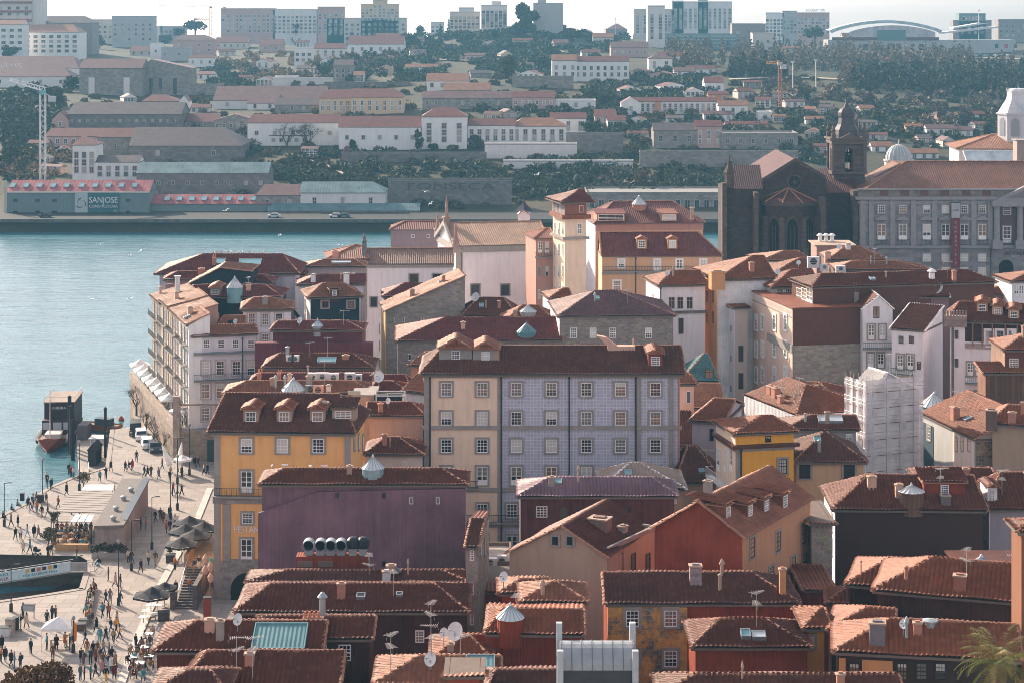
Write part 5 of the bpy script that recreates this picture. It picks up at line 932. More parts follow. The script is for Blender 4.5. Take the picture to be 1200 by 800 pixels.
# palace
PG = M('stone', (.25, .23, .24), p=.55); PGP = M('plain', (.27, .25, .255))
b = B('palace', 'long grey granite palace with balustrade, tall balcony doors and a hanging banner', 'palace', 1006, 1262, 440, 226, D=26, yaw=0, wall=PG); b.roof('hip', 203, 1062, None, mat=M('tileflat', (.22, .09, .055), p=.5), ov=-.6, rise=6)
b.full('F', 221, 223, PGP, .35, 'cornice').full('F', 223, 230.5, M('stone', (.22, .18, .17), p=.4), .1, 'balustrade').full('F', 230.5, 234, PGP, .7, 'cornice').full('F', 288, 291, PGP, .55).full('F', 236, 239, PGP, .15)
for px in (1036, 1060, 1083, 1107, 1132, 1156): b.band('F', px-5, px+5, 223.5, 229.5, M('plain', (.14, .07, .055)), .14, 'balustrade_bay')
for px in (1011, 1021, 1046, 1070, 1095, 1119, 1141, 1160): b.band('F', px-3, px+3, 234, 288, PGP, .3, 'pilaster')
cols = [1033, 1058, 1086, 1108, 1130, 1151]
b.wins('F', cols, [245.5], 8, 9, 's', PGP).wins('F', cols, [272], 9, 18, 'd', PGP).wins('F', cols[2:], [302], 9, 9, 's', PGP, g=4).wins('F', cols[1:], [319], 9, 11, 's', PGP, g=4)
for px in cols:
    b.balc('F', px-7, px+7, 287, 1.2, .7, IRON, PGP); q = b.hit('F', px, 258); mb = MB(); mb.prism([(-1.5, 0, 0), (1.5, 0, 0), (1.5, 0, .3), (0, 0, 1.0), (-1.5, 0, .3)], (0, -.45, 0)); mb.build('window_pediment', PGP, b.o, loc=q)
# the projecting temple front
x0, x1 = b.hit('F', 1163, 230).x, b.hit('F', 1163, 230).x+22; zc = b.hit('F', 1163, 235).z; mb = MB()
mb.prism([(x0, -1.6, zc), (x1, -1.6, zc), ((x0+x1)/2, -1.6, zc+5.2)], (0, 1.5, 0)); mb.prism([(x0+2.6, -1.75, zc+.7), (x1-2.6, -1.75, zc+.7), ((x0+x1)/2, -1.75, zc+4.0)], (0, .12, 0), 1); mb.box(x0-.4, x1+.4, -1.9, -.4, zc-1.2, zc); mb.build('pediment', [PGP, M('plain', (.2, .17, .17))], b.o)
b.band('F', 1170, 1250, 241, 288, M('plain', (.13, .075, .08)), .04, 'recess')
for px in (1167, 1194): q = b.hit('F', px, 240); z0 = b.hit('F', px, 282).z; mb = MB(); mb.lathe((q.x, -.9, z0), [(.85, 0), (.7, .4), (.62, q.z-z0-.8), (.95, q.z-z0)], 14); mb.box(q.x-1.1, q.x+1.1, -1.8, -.1, z0-1.7, z0); mb.build('column', PGP, b.o)
b.wins('F', [1180], [247], 8, 9, 's', PGP).wins('F', [1180], [275], 9, 19, 'd', PGP).balc('F', 1173, 1187, 287, 1.2, .6, IRON, PGP)
q = b.hit('F', 1179, 313); mb = MB(); mb.prism([(q.x+1.6*math.cos(t), -.2, q.z+1.6*math.sin(t)) for t in [math.pi*k/14 for k in range(15)]]+[(q.x-1.6, -.2, q.z-5), (q.x+1.6, -.2, q.z-5)], (0, .1, 0)); mb.build('archway', VOID, b.o)  # flat plate; the dark inside of the arch is painted, not open
q = b.hit('F', 1191, 297); text('sign_lettering', 'ASSOCIAÇÃO', 1.0, M('plain', (.03, .03, .035)), b.o, (q.x, -.06, q.z), w=5.2)
e = b; a0 = b.hit('F', 1113.5, 237); a1 = b.hit('F', 1123.5, 313); mb = MB(); zm = b.hit('F', 1118, 255).z
mb.box(a0.x, a1.x, -1.3, -1.25, a1.z, zm, 0); mb.box(a0.x, a1.x, -1.3, -1.25, zm, a0.z, 1); tube = mb.tube((a0.x-.2, -1.27, a0.z), (a1.x+.2, -1.27, a0.z), .08, m=2)
bn = mb.build('banner', [M('plain', (.17, .035, .05)), M('plain', (.36, .36, .37)), IRON], b.o)
for k, ch in enumerate('COME&VISIT'):
    if ch: text('lettering', ch, .85, M('plain', (.5, .38, .3)), bn, ((a0.x+a1.x)/2, -1.32, zm-1.1-k*1.0))
text('lettering', 'GUIDED', .4, M('plain', (.1, .1, .11)), bn, ((a0.x+a1.x)/2, -1.32, (zm+a0.z)/2))
b.pipe(1161, 236, 330)
# things beyond the palace roof
Yd = 468.; e = empty('glass_dome', (X_(1053, Yd), Yd, 8), 0, 'small ribbed glass dome on a round drum above the palace roof', 'dome'); rr = 15.2*Yd/F; z0 = Z_(189, Yd)-8
mb = MB(); mb.lathe((0, 0, 0), [(rr*1.08, 0), (rr*1.08, z0), (rr*1.15, z0), (rr*1.15, z0+.4)], 20); mb.build('drum', PL(.5, .46, .44), e)
mb = MB(); prof = [(rr*math.cos(R(t)), z0+.4+rr*1.15*math.sin(R(t))) for t in (0, 15, 30, 45, 60, 75, 86)]; mb.lathe((0, 0, 0), prof, 20)
for k in range(20):
    t = 2*math.pi*k/20
    for (r0, h0), (r1, h1) in zip(prof, prof[1:]): mb.tube((r0*1.01*math.cos(t), r0*1.01*math.sin(t), h0), (r1*1.01*math.cos(t), r1*1.01*math.sin(t), h1), .07, None, 4, 1, False)
mb.tube((0, 0, prof[-1][1]-.2), (0, 0, prof[-1][1]+1.2), .2, .02, 6, 1); mb.build('glazing', [glass((.3, .36, .38), .2), WMET], e)
b = H('white lunette gable with arched window, left of the glass dome', 1027, 1070, 452, 207, D=8, wall=PL(.6, .55, .56)); b.roof('gy', 192, 1054, mat=M('tileflat', (.3, .16, .1), p=.4)).wins('F', [1052], [203], 11, 6, 's', PGP)
b = H('tall thin palace chimney stack seen behind the tiled palace roof', 1192, 1203, 455, 165, D=4, wall=PL(.3, .24, .22)); b.roof('flat', 0, mat=GRANP, ov=.3); b.o['category'] = 'chimney stack'; b.o.name = 'chimney_stack'
b = H('cream house under a lit hip roof below the white octagonal tower', 1124, 1196, 486, 174, D=16, yaw=-4, wall=PL(.6, .55, .52)); b.roof('hip', 157, 1165, 1170, mat=M('tileflat', (.36, .17, .1), p=.4), ov=1); b.wins('F', [1138], [184], 14, 10, 'far', None, g=3)
b = B('glass_roof', 'sloping glazed roof hall between the cream house and palace roof', 'glass roof', 1140, 1200, 474, 203, D=8, wall=PL(.5, .47, .46)); b.roof('shed', 177, mat=M('ribs', (.4, .44, .46), .3, 0, .9), ridge=WMET)
Yo = 492.; e = empty('octagon_tower', (X_(1193, Yo), Yo, 8), 0, 'white octagonal glazed tower with cresting at the upper right edge', 'tower'); rr = 24*Yo/F; Z = lambda py: Z_(py, Yo)-8
mb = MB(); mb.lathe((0, 0, 0), [(rr, 0), (rr, Z(134)), (rr*1.06, Z(134)), (rr*1.06, Z(132))], 8); mb.build('wall', PL(.5, .5, .52), e)
mb = MB(); mb.lathe((0, 0, 0), [(rr*1.0, Z(132)), (rr*.62, Z(118)), (rr*.55, Z(113)), (rr*.55, Z(107)), (rr*.4, Z(104))], 8); mb.build('roof', M('ribs', (.42, .42, .44), .5, 0, .8), e)
mb = MB()
for k in range(16): t = 2*math.pi*k/16; mb.tube((rr*.56*math.cos(t), rr*.56*math.sin(t), Z(107)), (rr*.56*math.cos(t), rr*.56*math.sin(t), Z(103)), .12, .03, 5)
mb.tube((0, 0, Z(105)), (0, 0, Z(97)), .12, .04, 5); mb.build('cresting', WMET, e)
for k in range(8):
    t = 2*math.pi*(k+.5)/8; d = Vector((math.cos(t), math.sin(t), 0)); u = Vector((-d.y, d.x, 0)); o = d*rr*.93; mb = MB(); zz0, zz1 = Z(158), Z(143)
    P = [(-1.3, zz0), (1.3, zz0), (1.3, zz1)]+[(1.3*math.cos(R(j*22.5)), zz1+1.3*math.sin(R(j*22.5))) for j in range(1, 8)]+[(-1.3, zz1)]
    mb.poly([o+u*a_+Vector((0, 0, z_)) for a_, z_ in P]); mb.poly([o+d*.05+u*a_*.75+Vector((0, 0, z_-.2)) for a_, z_ in P], 1); mb.build('arched_window', [PL(.45, .43, .44), glass((.25, .27, .3), .2)], e)

# clutter every old roof collects: stacks, vents, aerials, roof lights
for b in list(ALLB):
    if b.far or 'RF' not in b.pl or b.Y > 345 or b.W < 6: continue
    p_, n_ = b.pl['RF']; n_ = Vector(n_).normalized()
    if n_.z < .3: continue
    Mw = b.Mi.inverted()
    for k in range(random.choice((0, 1, 1, 2)) if b.W < 12 else random.choice((1, 2, 3))):
        u = b.W*random.uniform(.2, .8); y = b.D*random.uniform(.14, .36); q = Vector((u, y, Vector(p_).z-(n_.x*(u-Vector(p_).x)+n_.y*(y-Vector(p_).y))/n_.z)); g_ = Mw @ q; px = 600+g_.x*F/g_.y; py = HY+(CZ-g_.z)*F/g_.y; c_ = random.random()
        if c_ < .3: b.chim(px, py, random.uniform(.5, .9), random.uniform(.8, 1.5), 'box', random.choice((BRICK, GRANP, PINK, BEIGE)))
        elif c_ < .5: b.chim(px, py, random.uniform(.12, .3), random.uniform(.7, 1.3), random.choice(('pipe', 'cowl')), random.choice((ZINC, RIDGE2)))
        elif c_ < .72: b.aerial(px, py, random.uniform(2, 3.4), random.uniform(0, 90), random.choice((1, 2)))
        elif c_ < .86: b.sky(px, py, .8, 1.0)
        else: b.dish(px, py, random.uniform(.35, .5))
# ================================================================== foliage helpers
def leaf_cloud(mb, cs, rs, n, size, m=0, flat=.75):
    """n leaf faces spread over the clumps cs (centres) with radii rs"""
    cs = np.asarray(cs, float); rs = np.asarray(rs, float); w = rs**2/np.sum(rs**2); k = rng.choice(len(cs), n, p=w)
    d = rng.normal(size=(n, 3)); d /= np.linalg.norm(d, axis=1)[:, None]; rad = rng.uniform(.25, 1, n)**.45
    c = cs[k]+d*(rs[k]*rad)[:, None]*np.array([1, 1, flat])
    u = rng.normal(size=(n, 3)); u /= np.linalg.norm(u, axis=1)[:, None]; v = np.cross(u, rng.normal(size=(n, 3))); v /= np.linalg.norm(v, axis=1)[:, None]
    s = size*rng.uniform(.6, 1.4, n)[:, None]; V = np.stack([c-u*s-v*s*.5, c+u*s*.9-v*s*.6, c+u*s*1.1+v*s*.5, c-u*s*.7+v*s*.6], 1).reshape(-1, 3)
    mb.blk(V, np.arange(4*n).reshape(n, 4), m)
BARK = M('plain', (.10, .07, .055))
def limb(mb, p, d, L, r, dep, m=0, spread=.7, tips=None):
    p = Vector(p); d = Vector(d).normalized(); q = p+d*L; mb.tube(p, q, r, r*.62, 6 if dep > 1 else 4, m, False)
    if dep == 0:
        if tips is not None: tips.append(q)
        return
    for k in range(random.choice((2, 3))):
        e = (d+Vector((random.uniform(-1, 1), random.uniform(-1, 1), random.uniform(-.3, .8)))*spread).normalized(); limb(mb, q-d*L*random.uniform(0, .25), e, L*random.uniform(.6, .85), r*.6, dep-1, m, spread, tips)
def tree(name, label, cat, loc, h, rad, col, group=None, n=1500, leaf=None, trunk=.3, shape='round', lsize=None, bare=False):
    e = empty(name, loc, random.uniform(0, 6), label, cat, group); tb = MB(); tips = []
    trunk = .72 if shape == 'umbrella' else trunk; tb.tube((0, 0, -1), (0, 0, h*trunk), h*.035, h*.026, 7, 0)
    for k in range(5):
        a = k*1.257+random.random(); limb(tb, (0, 0, h*trunk*random.uniform(.75, 1)), (math.cos(a)*.7, math.sin(a)*.7, random.uniform(.6, 1.3)), h*.22, h*.016, 3 if bare else 1, tips=tips)
    tb.build('trunk', BARK, e)
    cs = []; rs = []
    if shape == 'round':
        for k in range(13):
            a = random.uniform(0, 6.28); q = random.uniform(0, .72); z = random.uniform(h*trunk+rad*.3, h-rad*.28); f = 1-abs((z-h*.62)/(h*.62))*.55; cs.append((rad*q*f*math.cos(a), rad*q*f*math.sin(a), z)); rs.append(rad*random.uniform(.28, .5))
    elif shape == 'cone':
        for k in range(14):
            t = k/13; a = random.uniform(0, 6.28); z = h*(.08+.88*t); q = rad*(1-t)*.45; cs.append((q*math.cos(a), q*math.sin(a), z)); rs.append(rad*(.62-.48*t))
    elif shape == 'umbrella':
        for k in range(13):
            a = random.uniform(0, 6.28); q = random.uniform(.2, .8); cs.append((rad*q*math.cos(a), rad*q*math.sin(a), h*random.uniform(.72, .92))); rs.append(rad*random.uniform(.25, .42))
    if not bare:
        mb = MB(); leaf_cloud(mb, cs, rs, n, lsize or rad*.1); mb.build('crown', M('leaf', col, .8), e)
    else:
        mb = MB()
        for q in tips:
            for k in range(4): mb.tube(q, q+Vector((random.uniform(-1, 1), random.uniform(-1, 1), random.uniform(-.2, 1)))*h*.09, h*.003, h*.0012, 3, 0, False)
        mb.build('twigs', BARK, e)
    return e
# ================================================================== the quay: terrace, kiosk, stairs, boats
TW = M('stone', (.30, .235, .19), p=.3)
A = Vector((-49.8, 296, 0)); C = Vector((-65.2, 340, 0)); Bn = Vector((-36, 296.5, 0)); up = Vector((0, 0, 1))
e = empty('terrace_wall', (A.x, A.y, 4), 0, 'old granite quay wall carrying the restaurant terrace of white parasols', 'wall'); mb = MB(); O = Vector((A.x, A.y, 4))
T = [A, C, Vector((-59.8, 332, 0)), Vector((-48.2, 298.6, 0)), Vector((-36, 299.5, 0)), Bn]
for i in (0, 5): a, c = (T[1], T[0]) if i == 0 else (T[0], T[5]); mb.poly([a-O+up*.0+up*(-1 if i == 5 else -3), c-O+up*(-1 if i == 5 else -3), c-O+up*8.5, a-O+up*8.5])
mb.poly([p-O+up*8.5 for p in T][::-1], 1); mb.build('wall', [TW, PAVE], e)
mb = MB(); d = (C-A).normalized(); n = Vector((-d.y, d.x, 0)); L = (C-A).length
for k in range(2):
    P = [A-O+n*(.1), C-O+n*(.1), C-O-n*.4, A-O-n*.4]; mb.poly([p+up*9.5 for p in P]); mb.poly([P[0]+up*8.3, P[1]+up*8.3, P[1]+up*9.5, P[0]+up*9.5]); mb.poly([P[3]+up*8.3, P[2]+up*8.3, P[2]+up*9.5, P[3]+up*9.5]); break
mb.box(-.2, 13.8, -.1, .2, 8.3-0, 8.55); mb.box(-.55, .45, -.45, .5, -1+1, 9.7); mb.build('parapet', M('stone', (.36, .29, .24), p=.3), e)
for k in range(6):
    q = A-O+d*(4+k*5.5)+n*.03; mb = MB(); pts_ = [(-.9, .2), (.9, .2), (.9, 2.6)]+[(.9*math.cos(R(j*30)), 2.6+.9*math.sin(R(j*30))) for j in range(1, 6)]+[(-.9, 2.6)]; mb.poly([q+d*a_+up*z_ for a_, z_ in pts_]); mb.build('niche', M('plain', (.05, .04, .035)), e)  # flat dark shape on the wall; the niche's shade is painted colour
mb = MB(); mb.poly([(4.5, -.03, 0), (6.8, -.03, 0), (6.8, -.03, 3.2), (4.5, -.03, 3.2)]); mb.build('gate', M('plain', (.05, .07, .07)), e)
def parasol(label, loc, r, h, col, group, n=4, rz=0, name='parasol', base=True):
    e = empty(name, loc, rz, label, 'parasol', group); mb = MB()
    P = [(r*math.cos(2*math.pi*(k+.5)/n), r*math.sin(2*math.pi*(k+.5)/n), h) for k in range(n)]; top = (0, 0, h+r*.42)
    for k in range(n):
        a, c = Vector(P[k]), Vector(P[(k+1) % n]); m = (a+c)/2+Vector((0, 0, .06)); t = Vector(top); mid = lambda p: p.lerp(t, .5)+Vector((0, 0, -.05*r))
        mb.poly([a, m, mid(m), mid(a)]); mb.poly([m, c, mid(c), mid(m)]); mb.poly([mid(a), mid(m), t]); mb.poly([mid(m), mid(c), t]); mb.poly([a, c, c-Vector((0, 0, .22)), a-Vector((0, 0, .22))])
    mb.build('canopy', col, e); mb = MB(); mb.tube((0, 0, 0), (0, 0, h+r*.42), .035, n=6)
    for p in P: mb.tube((0, 0, h-.3), Vector(p)*.96, .015, None, 4)
    mb.build('pole', IRON if col != CANW else WMET, e)
    if base: mb = MB(); mb.lathe((0, 0, 0), [(.3, 0), (.3, .08), (.08, .14)], 10); mb.build('base', GRANP, e)
    return e
CANW = M('plain', (.8, .78, .74)); CANB = M('plain', (.035, .035, .042))
gr = 'white parasols on the quay terrace'
for k in range(8):
    t = k/7; p = A.lerp(C, .30+.66*t)+Vector((1.35, .3, 8.5)); w_ = ['nearest', 'second nearest', 'third nearest', 'fourth from the near end', 'fifth from the near end', 'third farthest', 'second farthest', 'farthest'][k]
    parasol('white square parasol on the quay terrace, %s of the packed row' % w_, p, 2.35, 2.3+.12*(k % 2), CANW, gr, 4, R(18))
p = Vector((X_(211, 300), 300.5, 8.5)); parasol('lone white parasol by the corner of the quay terrace', p, 1.9, 2.2, CANW, gr, 6)
# black parasols of the two cafes by the stairs
gb = 'black parasols by the quay stairs'
for px, py, lb in ((222, 622, 'black parasol at the far left of the stair-top cluster'), (239, 629, 'black parasol at the right end of the stair-top cluster'), (217, 632, 'black parasol in the middle of the stair-top cluster'), (229, 638, 'black parasol half under its neighbours at the stair top'), (213, 648, 'black parasol nearest the camera at the stair top')):
    parasol(lb, G(px, py+12, 5.9), 2.1, 2.3, CANB, gb, 6)
parasol('black parasol over the white tables at the stair foot', G(178, 722), 2.2, 2.4, CANB, gb, 6); parasol('smaller black parasol tucked by the stair foot notice', G(193, 712), 1.5, 2.3, CANB, gb, 6)
# tent of the market stall
e = empty('market_tent', G(69, 758), 0, 'small white pitched stall tent standing open on the plaza', 'tent'); mb = MB()
for a, c in (((-1.6, -1.3), (1.6, -1.3)), ((1.6, -1.3), (1.6, 1.3)), ((1.6, 1.3), (-1.6, 1.3)), ((-1.6, 1.3), (-1.6, -1.3))): mb.poly([(a[0], a[1], 2.3), (c[0], c[1], 2.3), (0, 0, 3.25)]); mb.poly([(a[0], a[1], 2.3), (c[0], c[1], 2.3), (c[0], c[1], 2.05), (a[0], a[1], 2.05)])
mb.build('canopy', CANW, e)
for x in (-1.55, 1.55):
    for y in (-1.25, 1.25): mb = MB(); mb.tube((x, y, 0), (x, y, 2.3), .03, n=6); mb.build('leg', WMET, e)
mb = MB(); mb.box(-.9, .9, -.3, .3, .7, .76); mb.box(-.85, -.8, -.25, .25, 0, .7); mb.box(.8, .85, -.25, .25, 0, .7); tag(mb.build('stall_table', M('plain', (.4, .3, .22)), loc=G(69, 757)), 'folding table of goods under the white stall tent', 'table')
e = empty('feather_flag', G(84, 760), 0, 'orange feather flag standing beside the white stall tent', 'flag'); mb = MB(); mb.tube((0, 0, 0), (0, 0, 3.3), .025, n=5); mb.build('pole', IRON, e); mb = MB(); mb.prism([(.02, 0, .6), (.5, 0, .9), (.55, 0, 2.4), (.1, 0, 3.3)], (0, .02, 0)); mb.build('banner', M('plain', (.7, .25, .06)), e)
# kiosk with flat roof
def at(px, py, z): return G(px, py, z)
K = [at(110, 615.5, 7.6), at(145, 614.7, 7.6), at(175, 560, 7.6), at(143, 560, 7.6)]; e = empty('cafe_pavilion', (K[0].x, K[0].y, 4), 0, 'long flat-roofed cafe pavilion on the plaza with grey roof', 'pavilion'); O = Vector((K[0].x, K[0].y, 4))
mb = MB(); k_ = [p-O for p in K]; cen = sum(k_, Vector())/4; mb.prism([p+Vector((0, 0, .0)) for p in k_], (0, 0, -.35)); mb.build('roof', M('plain', (.17, .155, .145)), e)
mb = MB(); kk = [cen+(p-cen)*.95 for p in k_]
for a, c in zip(kk, kk[1:]+kk[:1]): mb.poly([(a.x, a.y, 0), (c.x, c.y, 0), (c.x, c.y, 3.3), (a.x, a.y, 3.3)])
mb.build('wall', M('ribs', (.24, .2, .2), .7, 0, .6), e)
for i, (u_, v_) in enumerate(((.55, .1), (.45, .3), (.5, .52), (.6, .7))):
    p = k_[0].lerp(k_[1], u_).lerp(k_[3].lerp(k_[2], u_), v_); mb = MB(); mb.tube(p, p+Vector((0, 0, .35)), .3, n=10); mb.lathe(p+Vector((0, 0, .35)), [(.42, 0), (.4, .12), (.05, .25)], 10); mb.build('roof_vent', ZINC, e)
p0, p1 = k_[1].lerp(k_[2], .1), k_[2]; mb = MB(); o_ = Vector((.05, 0, 0)); mb.poly([p0+o_, p1+o_, p1+Vector((-.7, 0, .35)), p0+Vector((-.7, 0, .35))]); mb.build('skylight', [glass((.3, .36, .4), .2)], e)
e = empty('pergola', at(67, 645, 4), 0, 'slatted pale pergola roof over the cafe tables', 'pergola'); O = at(67, 645, 4); P = [at(67, 598.5, 7.2), at(120, 600, 7.2), at(136, 576, 7.2), at(84, 574, 7.2)]; mb = MB(); P = [p-O for p in P]
for k in range(9):
    a0, a1 = k/9, (k+.82)/9; mb.prism([P[0].lerp(P[3], a0), P[1].lerp(P[2], a0), P[1].lerp(P[2], a1), P[0].lerp(P[3], a1)], (0, 0, -.12))
mb.build('slats', M('plain', (.30, .27, .25)), e)
for p in P+[P[0].lerp(P[1], .5)]: mb = MB(); mb.box(p.x-.06, p.x+.06, p.y-.06, p.y+.06, 0, 3.1); mb.build('post', IRON, e)
mb = MB(); Pg = [at(82, 611, 7.0)-O, at(107, 611, 7.0)-O, at(112, 602, 7.0)-O, at(88, 602, 7.0)-O]
for k in range(3): mb.prism([Pg[0].lerp(Pg[1], k/3+.02), Pg[0].lerp(Pg[1], (k+1)/3-.03), Pg[3].lerp(Pg[2], (k+1)/3-.03), Pg[3].lerp(Pg[2], k/3+.02)], (0, 0, -.05))
mb.build('glass_awning', M('plain', (.6, .58, .55), .4), e)
mb = MB(); Pf = [at(60, 611, 6.8)-O, at(107, 611, 6.8)-O]; mb.tube(Pf[0], Pf[1], .06)
for p in Pf: mb.tube(p, (p.x, p.y, 0), .06)
mb.build('frame', IRON, e)
e = empty('awning', at(98, 576, 4), 0, 'small white slanted awning behind the slatted pergola', 'awning'); O = at(98, 576, 4); mb = MB(); P = [at(95, 574, 6.9)-O, at(132, 574, 6.9)-O, at(134, 567, 7.3)-O, at(100, 567, 7.3)-O]; mb.prism(P, (0, 0, -.06)); mb.build('canopy', CANW, e); mb = MB()
for p in P: mb.tube(p, (p.x, p.y, 0), .04)
mb.build('post', IRON, e)
# planters and olive trees round the terrace
for px0, px1, py, lb in ((108, 147, 654, 'long grey planter of dark shrubs along the pavilion front'), (66, 104, 644, 'low timber planter bench edging the cafe terrace')):
    a, c = G(px0, py), G(px1, py); e = empty('planter', a, 0, lb, 'planter'); mb = MB(); mb.box(0, c.x-a.x, -.35, .35, 0, .75); mb.build('trough', M('plain', (.3, .28, .27)) if px0 > 100 else M('plain', (.4, .24, .12)), e)
    if px0 > 100: mb = MB(); leaf_cloud(mb, [((c.x-a.x)*(k+.5)/7, .2*(k % 2), 1.2+.15*(k % 3)) for k in range(7)], [.62]*7, 900, .1); mb.build('shrubs', M('leaf', (.05, .05, .03)), e)
tree('olive_tree', 'grey-green olive tree in a planter at the corner of the cafe', 'tree', G(57, 641), 2.6, 1.15, (.11, .10, .065), n=700, lsize=.11); tree('olive_tree', 'small olive bush beside the pergola post', 'tree', G(63, 618), 2.2, .9, (.11, .10, .065), n=500, lsize=.1); tree('olive_tree', 'pale shrub behind the white awning', 'tree', G(98, 572), 2.4, 1.2, (.13, .11, .07), n=500, lsize=.1)
# stairs and upper terrace
zt = 6.3; a = G(205.5, 713); c = G(226, 713); W = c.x-a.x; yt = Yg(664, zt); e = empty('stone_stairs', a, 0, 'broad dark stone stairs climbing from the plaza to the parasol terrace', 'stairs'); mb = MB(); n = 15; D = yt-a.y
for k in range(n): z1 = (zt-4)*(k+1)/n; mb.box(0, W, D*k/n, D, (zt-4)*k/n, z1, 0); mb.box(-.02, W+.02, D*k/n-.02, D*k/n+.10, z1-.05, z1+.004, 1)
mb.build('steps', [M('stone', (.10, .085, .08), p=.4), M('plain', (.2, .17, .155))], e)
mb = MB(); mb.box(W, W+.5, -.3, D, -1, 2.7); mb.box(-.55, 0, -.2, 1.4, 0, 1.7); mb.build('side_wall', M('stone', (.15, .125, .12), p=.3), e)
mb = MB(); mb.tube((-.1, 1.5, 1.0), (-.1, D+1, zt-4+1.0), .04)
for k in range(6): y = 1.5+(D-.5)*k/5; mb.tube((-.1, y, 0), (-.1, y, 1.0+(zt-4)*(y-1.5)/(D-.5)), .03)
mb.build('handrail', ZINC, e)
mb = MB(); P = [(a.x, yt), (a.x+W+6, yt), (a.x+W+6, 252), (X_(212, 252), 252)]; mb.poly([(x, y, zt) for x, y in P])
for (x0, y0), (x1, y1) in ((P[3], P[0]), (P[0], P[1])): mb.poly([(x0, y0, 3), (x1, y1, 3), (x1, y1, zt), (x0, y0, zt)], 1)
tag(mb.build('upper_pavement', [PAVE, M('wood', (.28, .2, .15), .8, 0, .25)]), kind='structure')
mb = MB(); q = [(X_(234, 252), 252, 1), (X_(241, 226), 226, 1)]
mb.box(q[1][0]-3.3, q[1][0]-2.9, 231, 247, zt-1, zt+1.3); tag(mb.build('low_stone_wall', M('stone', (.26, .21, .18), p=.3)), 'low lit stone wall behind the stair-top parasols', 'wall')
# kerb line across the plaza
mb = MB(); L = [G(246, 572), G(229, 614), G(205, 655), G(186, 690), G(160, 750), G(138, 812)]
for p, q in zip(L, L[1:]):
    n_ = Vector((1, .2, 0))*.42; mb.prism([p-n_+up*.12, q-n_+up*.12, q+n_+up*.12, p+n_+up*.12], (0, 0, -.14))
tag(mb.build('kerb_line', M('plain', (.5, .46, .42))), kind='structure')
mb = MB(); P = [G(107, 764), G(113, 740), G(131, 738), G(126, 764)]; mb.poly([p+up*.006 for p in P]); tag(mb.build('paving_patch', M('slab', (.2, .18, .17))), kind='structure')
# gangway over the slip
a = G(84, 667.5); e = empty('gangway', a, 0, 'sloping gangway with a pale lettered banner along its rail over the slip', 'gangway'); Lx = 17.0; dz = -.155
mb = MB(); mb.prism([(0, -.7, .05), (0, .7, .05), (-Lx, .7, .05+Lx*dz), (-Lx, -.7, .05+Lx*dz)], (0, 0, -.2)); mb.prism([(0, -.7, .05), (2.9, -.7, .05), (2.9, 1.2, .05), (0, 1.2, .05)], (0, 0, -.2)); mb.build('deck', M('plain', (.3, .28, .26)), e)
mb = MB(); mb.prism([(0, -.78, .05), (-Lx, -.78, .05+Lx*dz), (-Lx, -.78, 1.25+Lx*dz), (0, -.78, 1.25)], (0, .05, 0)); bn = mb.build('banner', M('plain', (.58, .66, .68), .6), e)
mb = MB()
for z in (.6, 1.1): mb.tube((0, -.7, z), (2.9, -.7, z), .035); mb.tube((2.9, -.7, z), (2.9, 1.2, z), .035); mb.tube((0, .7, z), (-Lx, .7, z+Lx*dz), .035)
for x in (0, 1.0, 2.0, 2.9): mb.tube((x, -.7, 0), (x, -.7, 1.1), .04)
mb.tube((2.2, -.7, -.1), (5.2, -.9, -3.6), .09); mb.tube((.1, -.72, .1), (2.0, -.72, 1.05), .025); mb.tube((.1, -.72, 1.05), (2.0, -.72, .1), .025); mb.build('railing', M('plain', (.4, .38, .37), .5, .3), e)
mb = MB(); mb.poly([(.05, -.66, .08), (2.0, -.66, .08), (2.0, -.66, 1.08), (.05, -.66, 1.08)]); mb.build('mesh_panel', M('plain', (.42, .39, .38)), e)
ry = -math.atan(-dz)
def gt(s_, x, zf, sz, w_, col): text('lettering', s_, sz, col, bn, (x, -.8, .05+x*-dz*1.0*1+1.2*zf), (R(90), -math.atan(-dz), 0), w=w_, ext=.01)
dz_ = -dz
TEALT = M('plain', (.03, .2, .24)); REDT = M('plain', (.45, .05, .06))
gt('DOURO RIVER TAXI', -3.6, .27, .42, 4.0, TEALT); gt('THE BEST WAY', -9.3, .70, .5, 4.0, TEALT); gt('TO SEE THE RIVER', -9.5, .25, .5, 4.4, REDT)
for k, cl in enumerate(((.7, .4, .05), (.03, .03, .04), (.6, .2, .08), (.1, .04, .05), (.65, .35, .05), (.03, .05, .06))):
    x = -5.3+k*.66; z = .05+x*dz_+1.2*.72; mb = MB(); mb.poly([(x, -.8, z-.2+0*.1), (x+.45, -.8, z-.2+.45*dz_), (x+.45, -.8, z+.22+.45*dz_), (x, -.8, z+.22)]); mb.build('signal_flag', M('plain', cl), bn)
mb = MB(); mb.prism([G(-60, 709, .35), G(0, 703, .35), G(55, 696, .35), G(99, 688, .35), G(106, 672, .9), G(60, 690, .1), G(-60, 700, .1)], (0, 0, -1)); tag(mb.build('slip_mud', M('plain', (.05, .04, .033))), kind='structure')
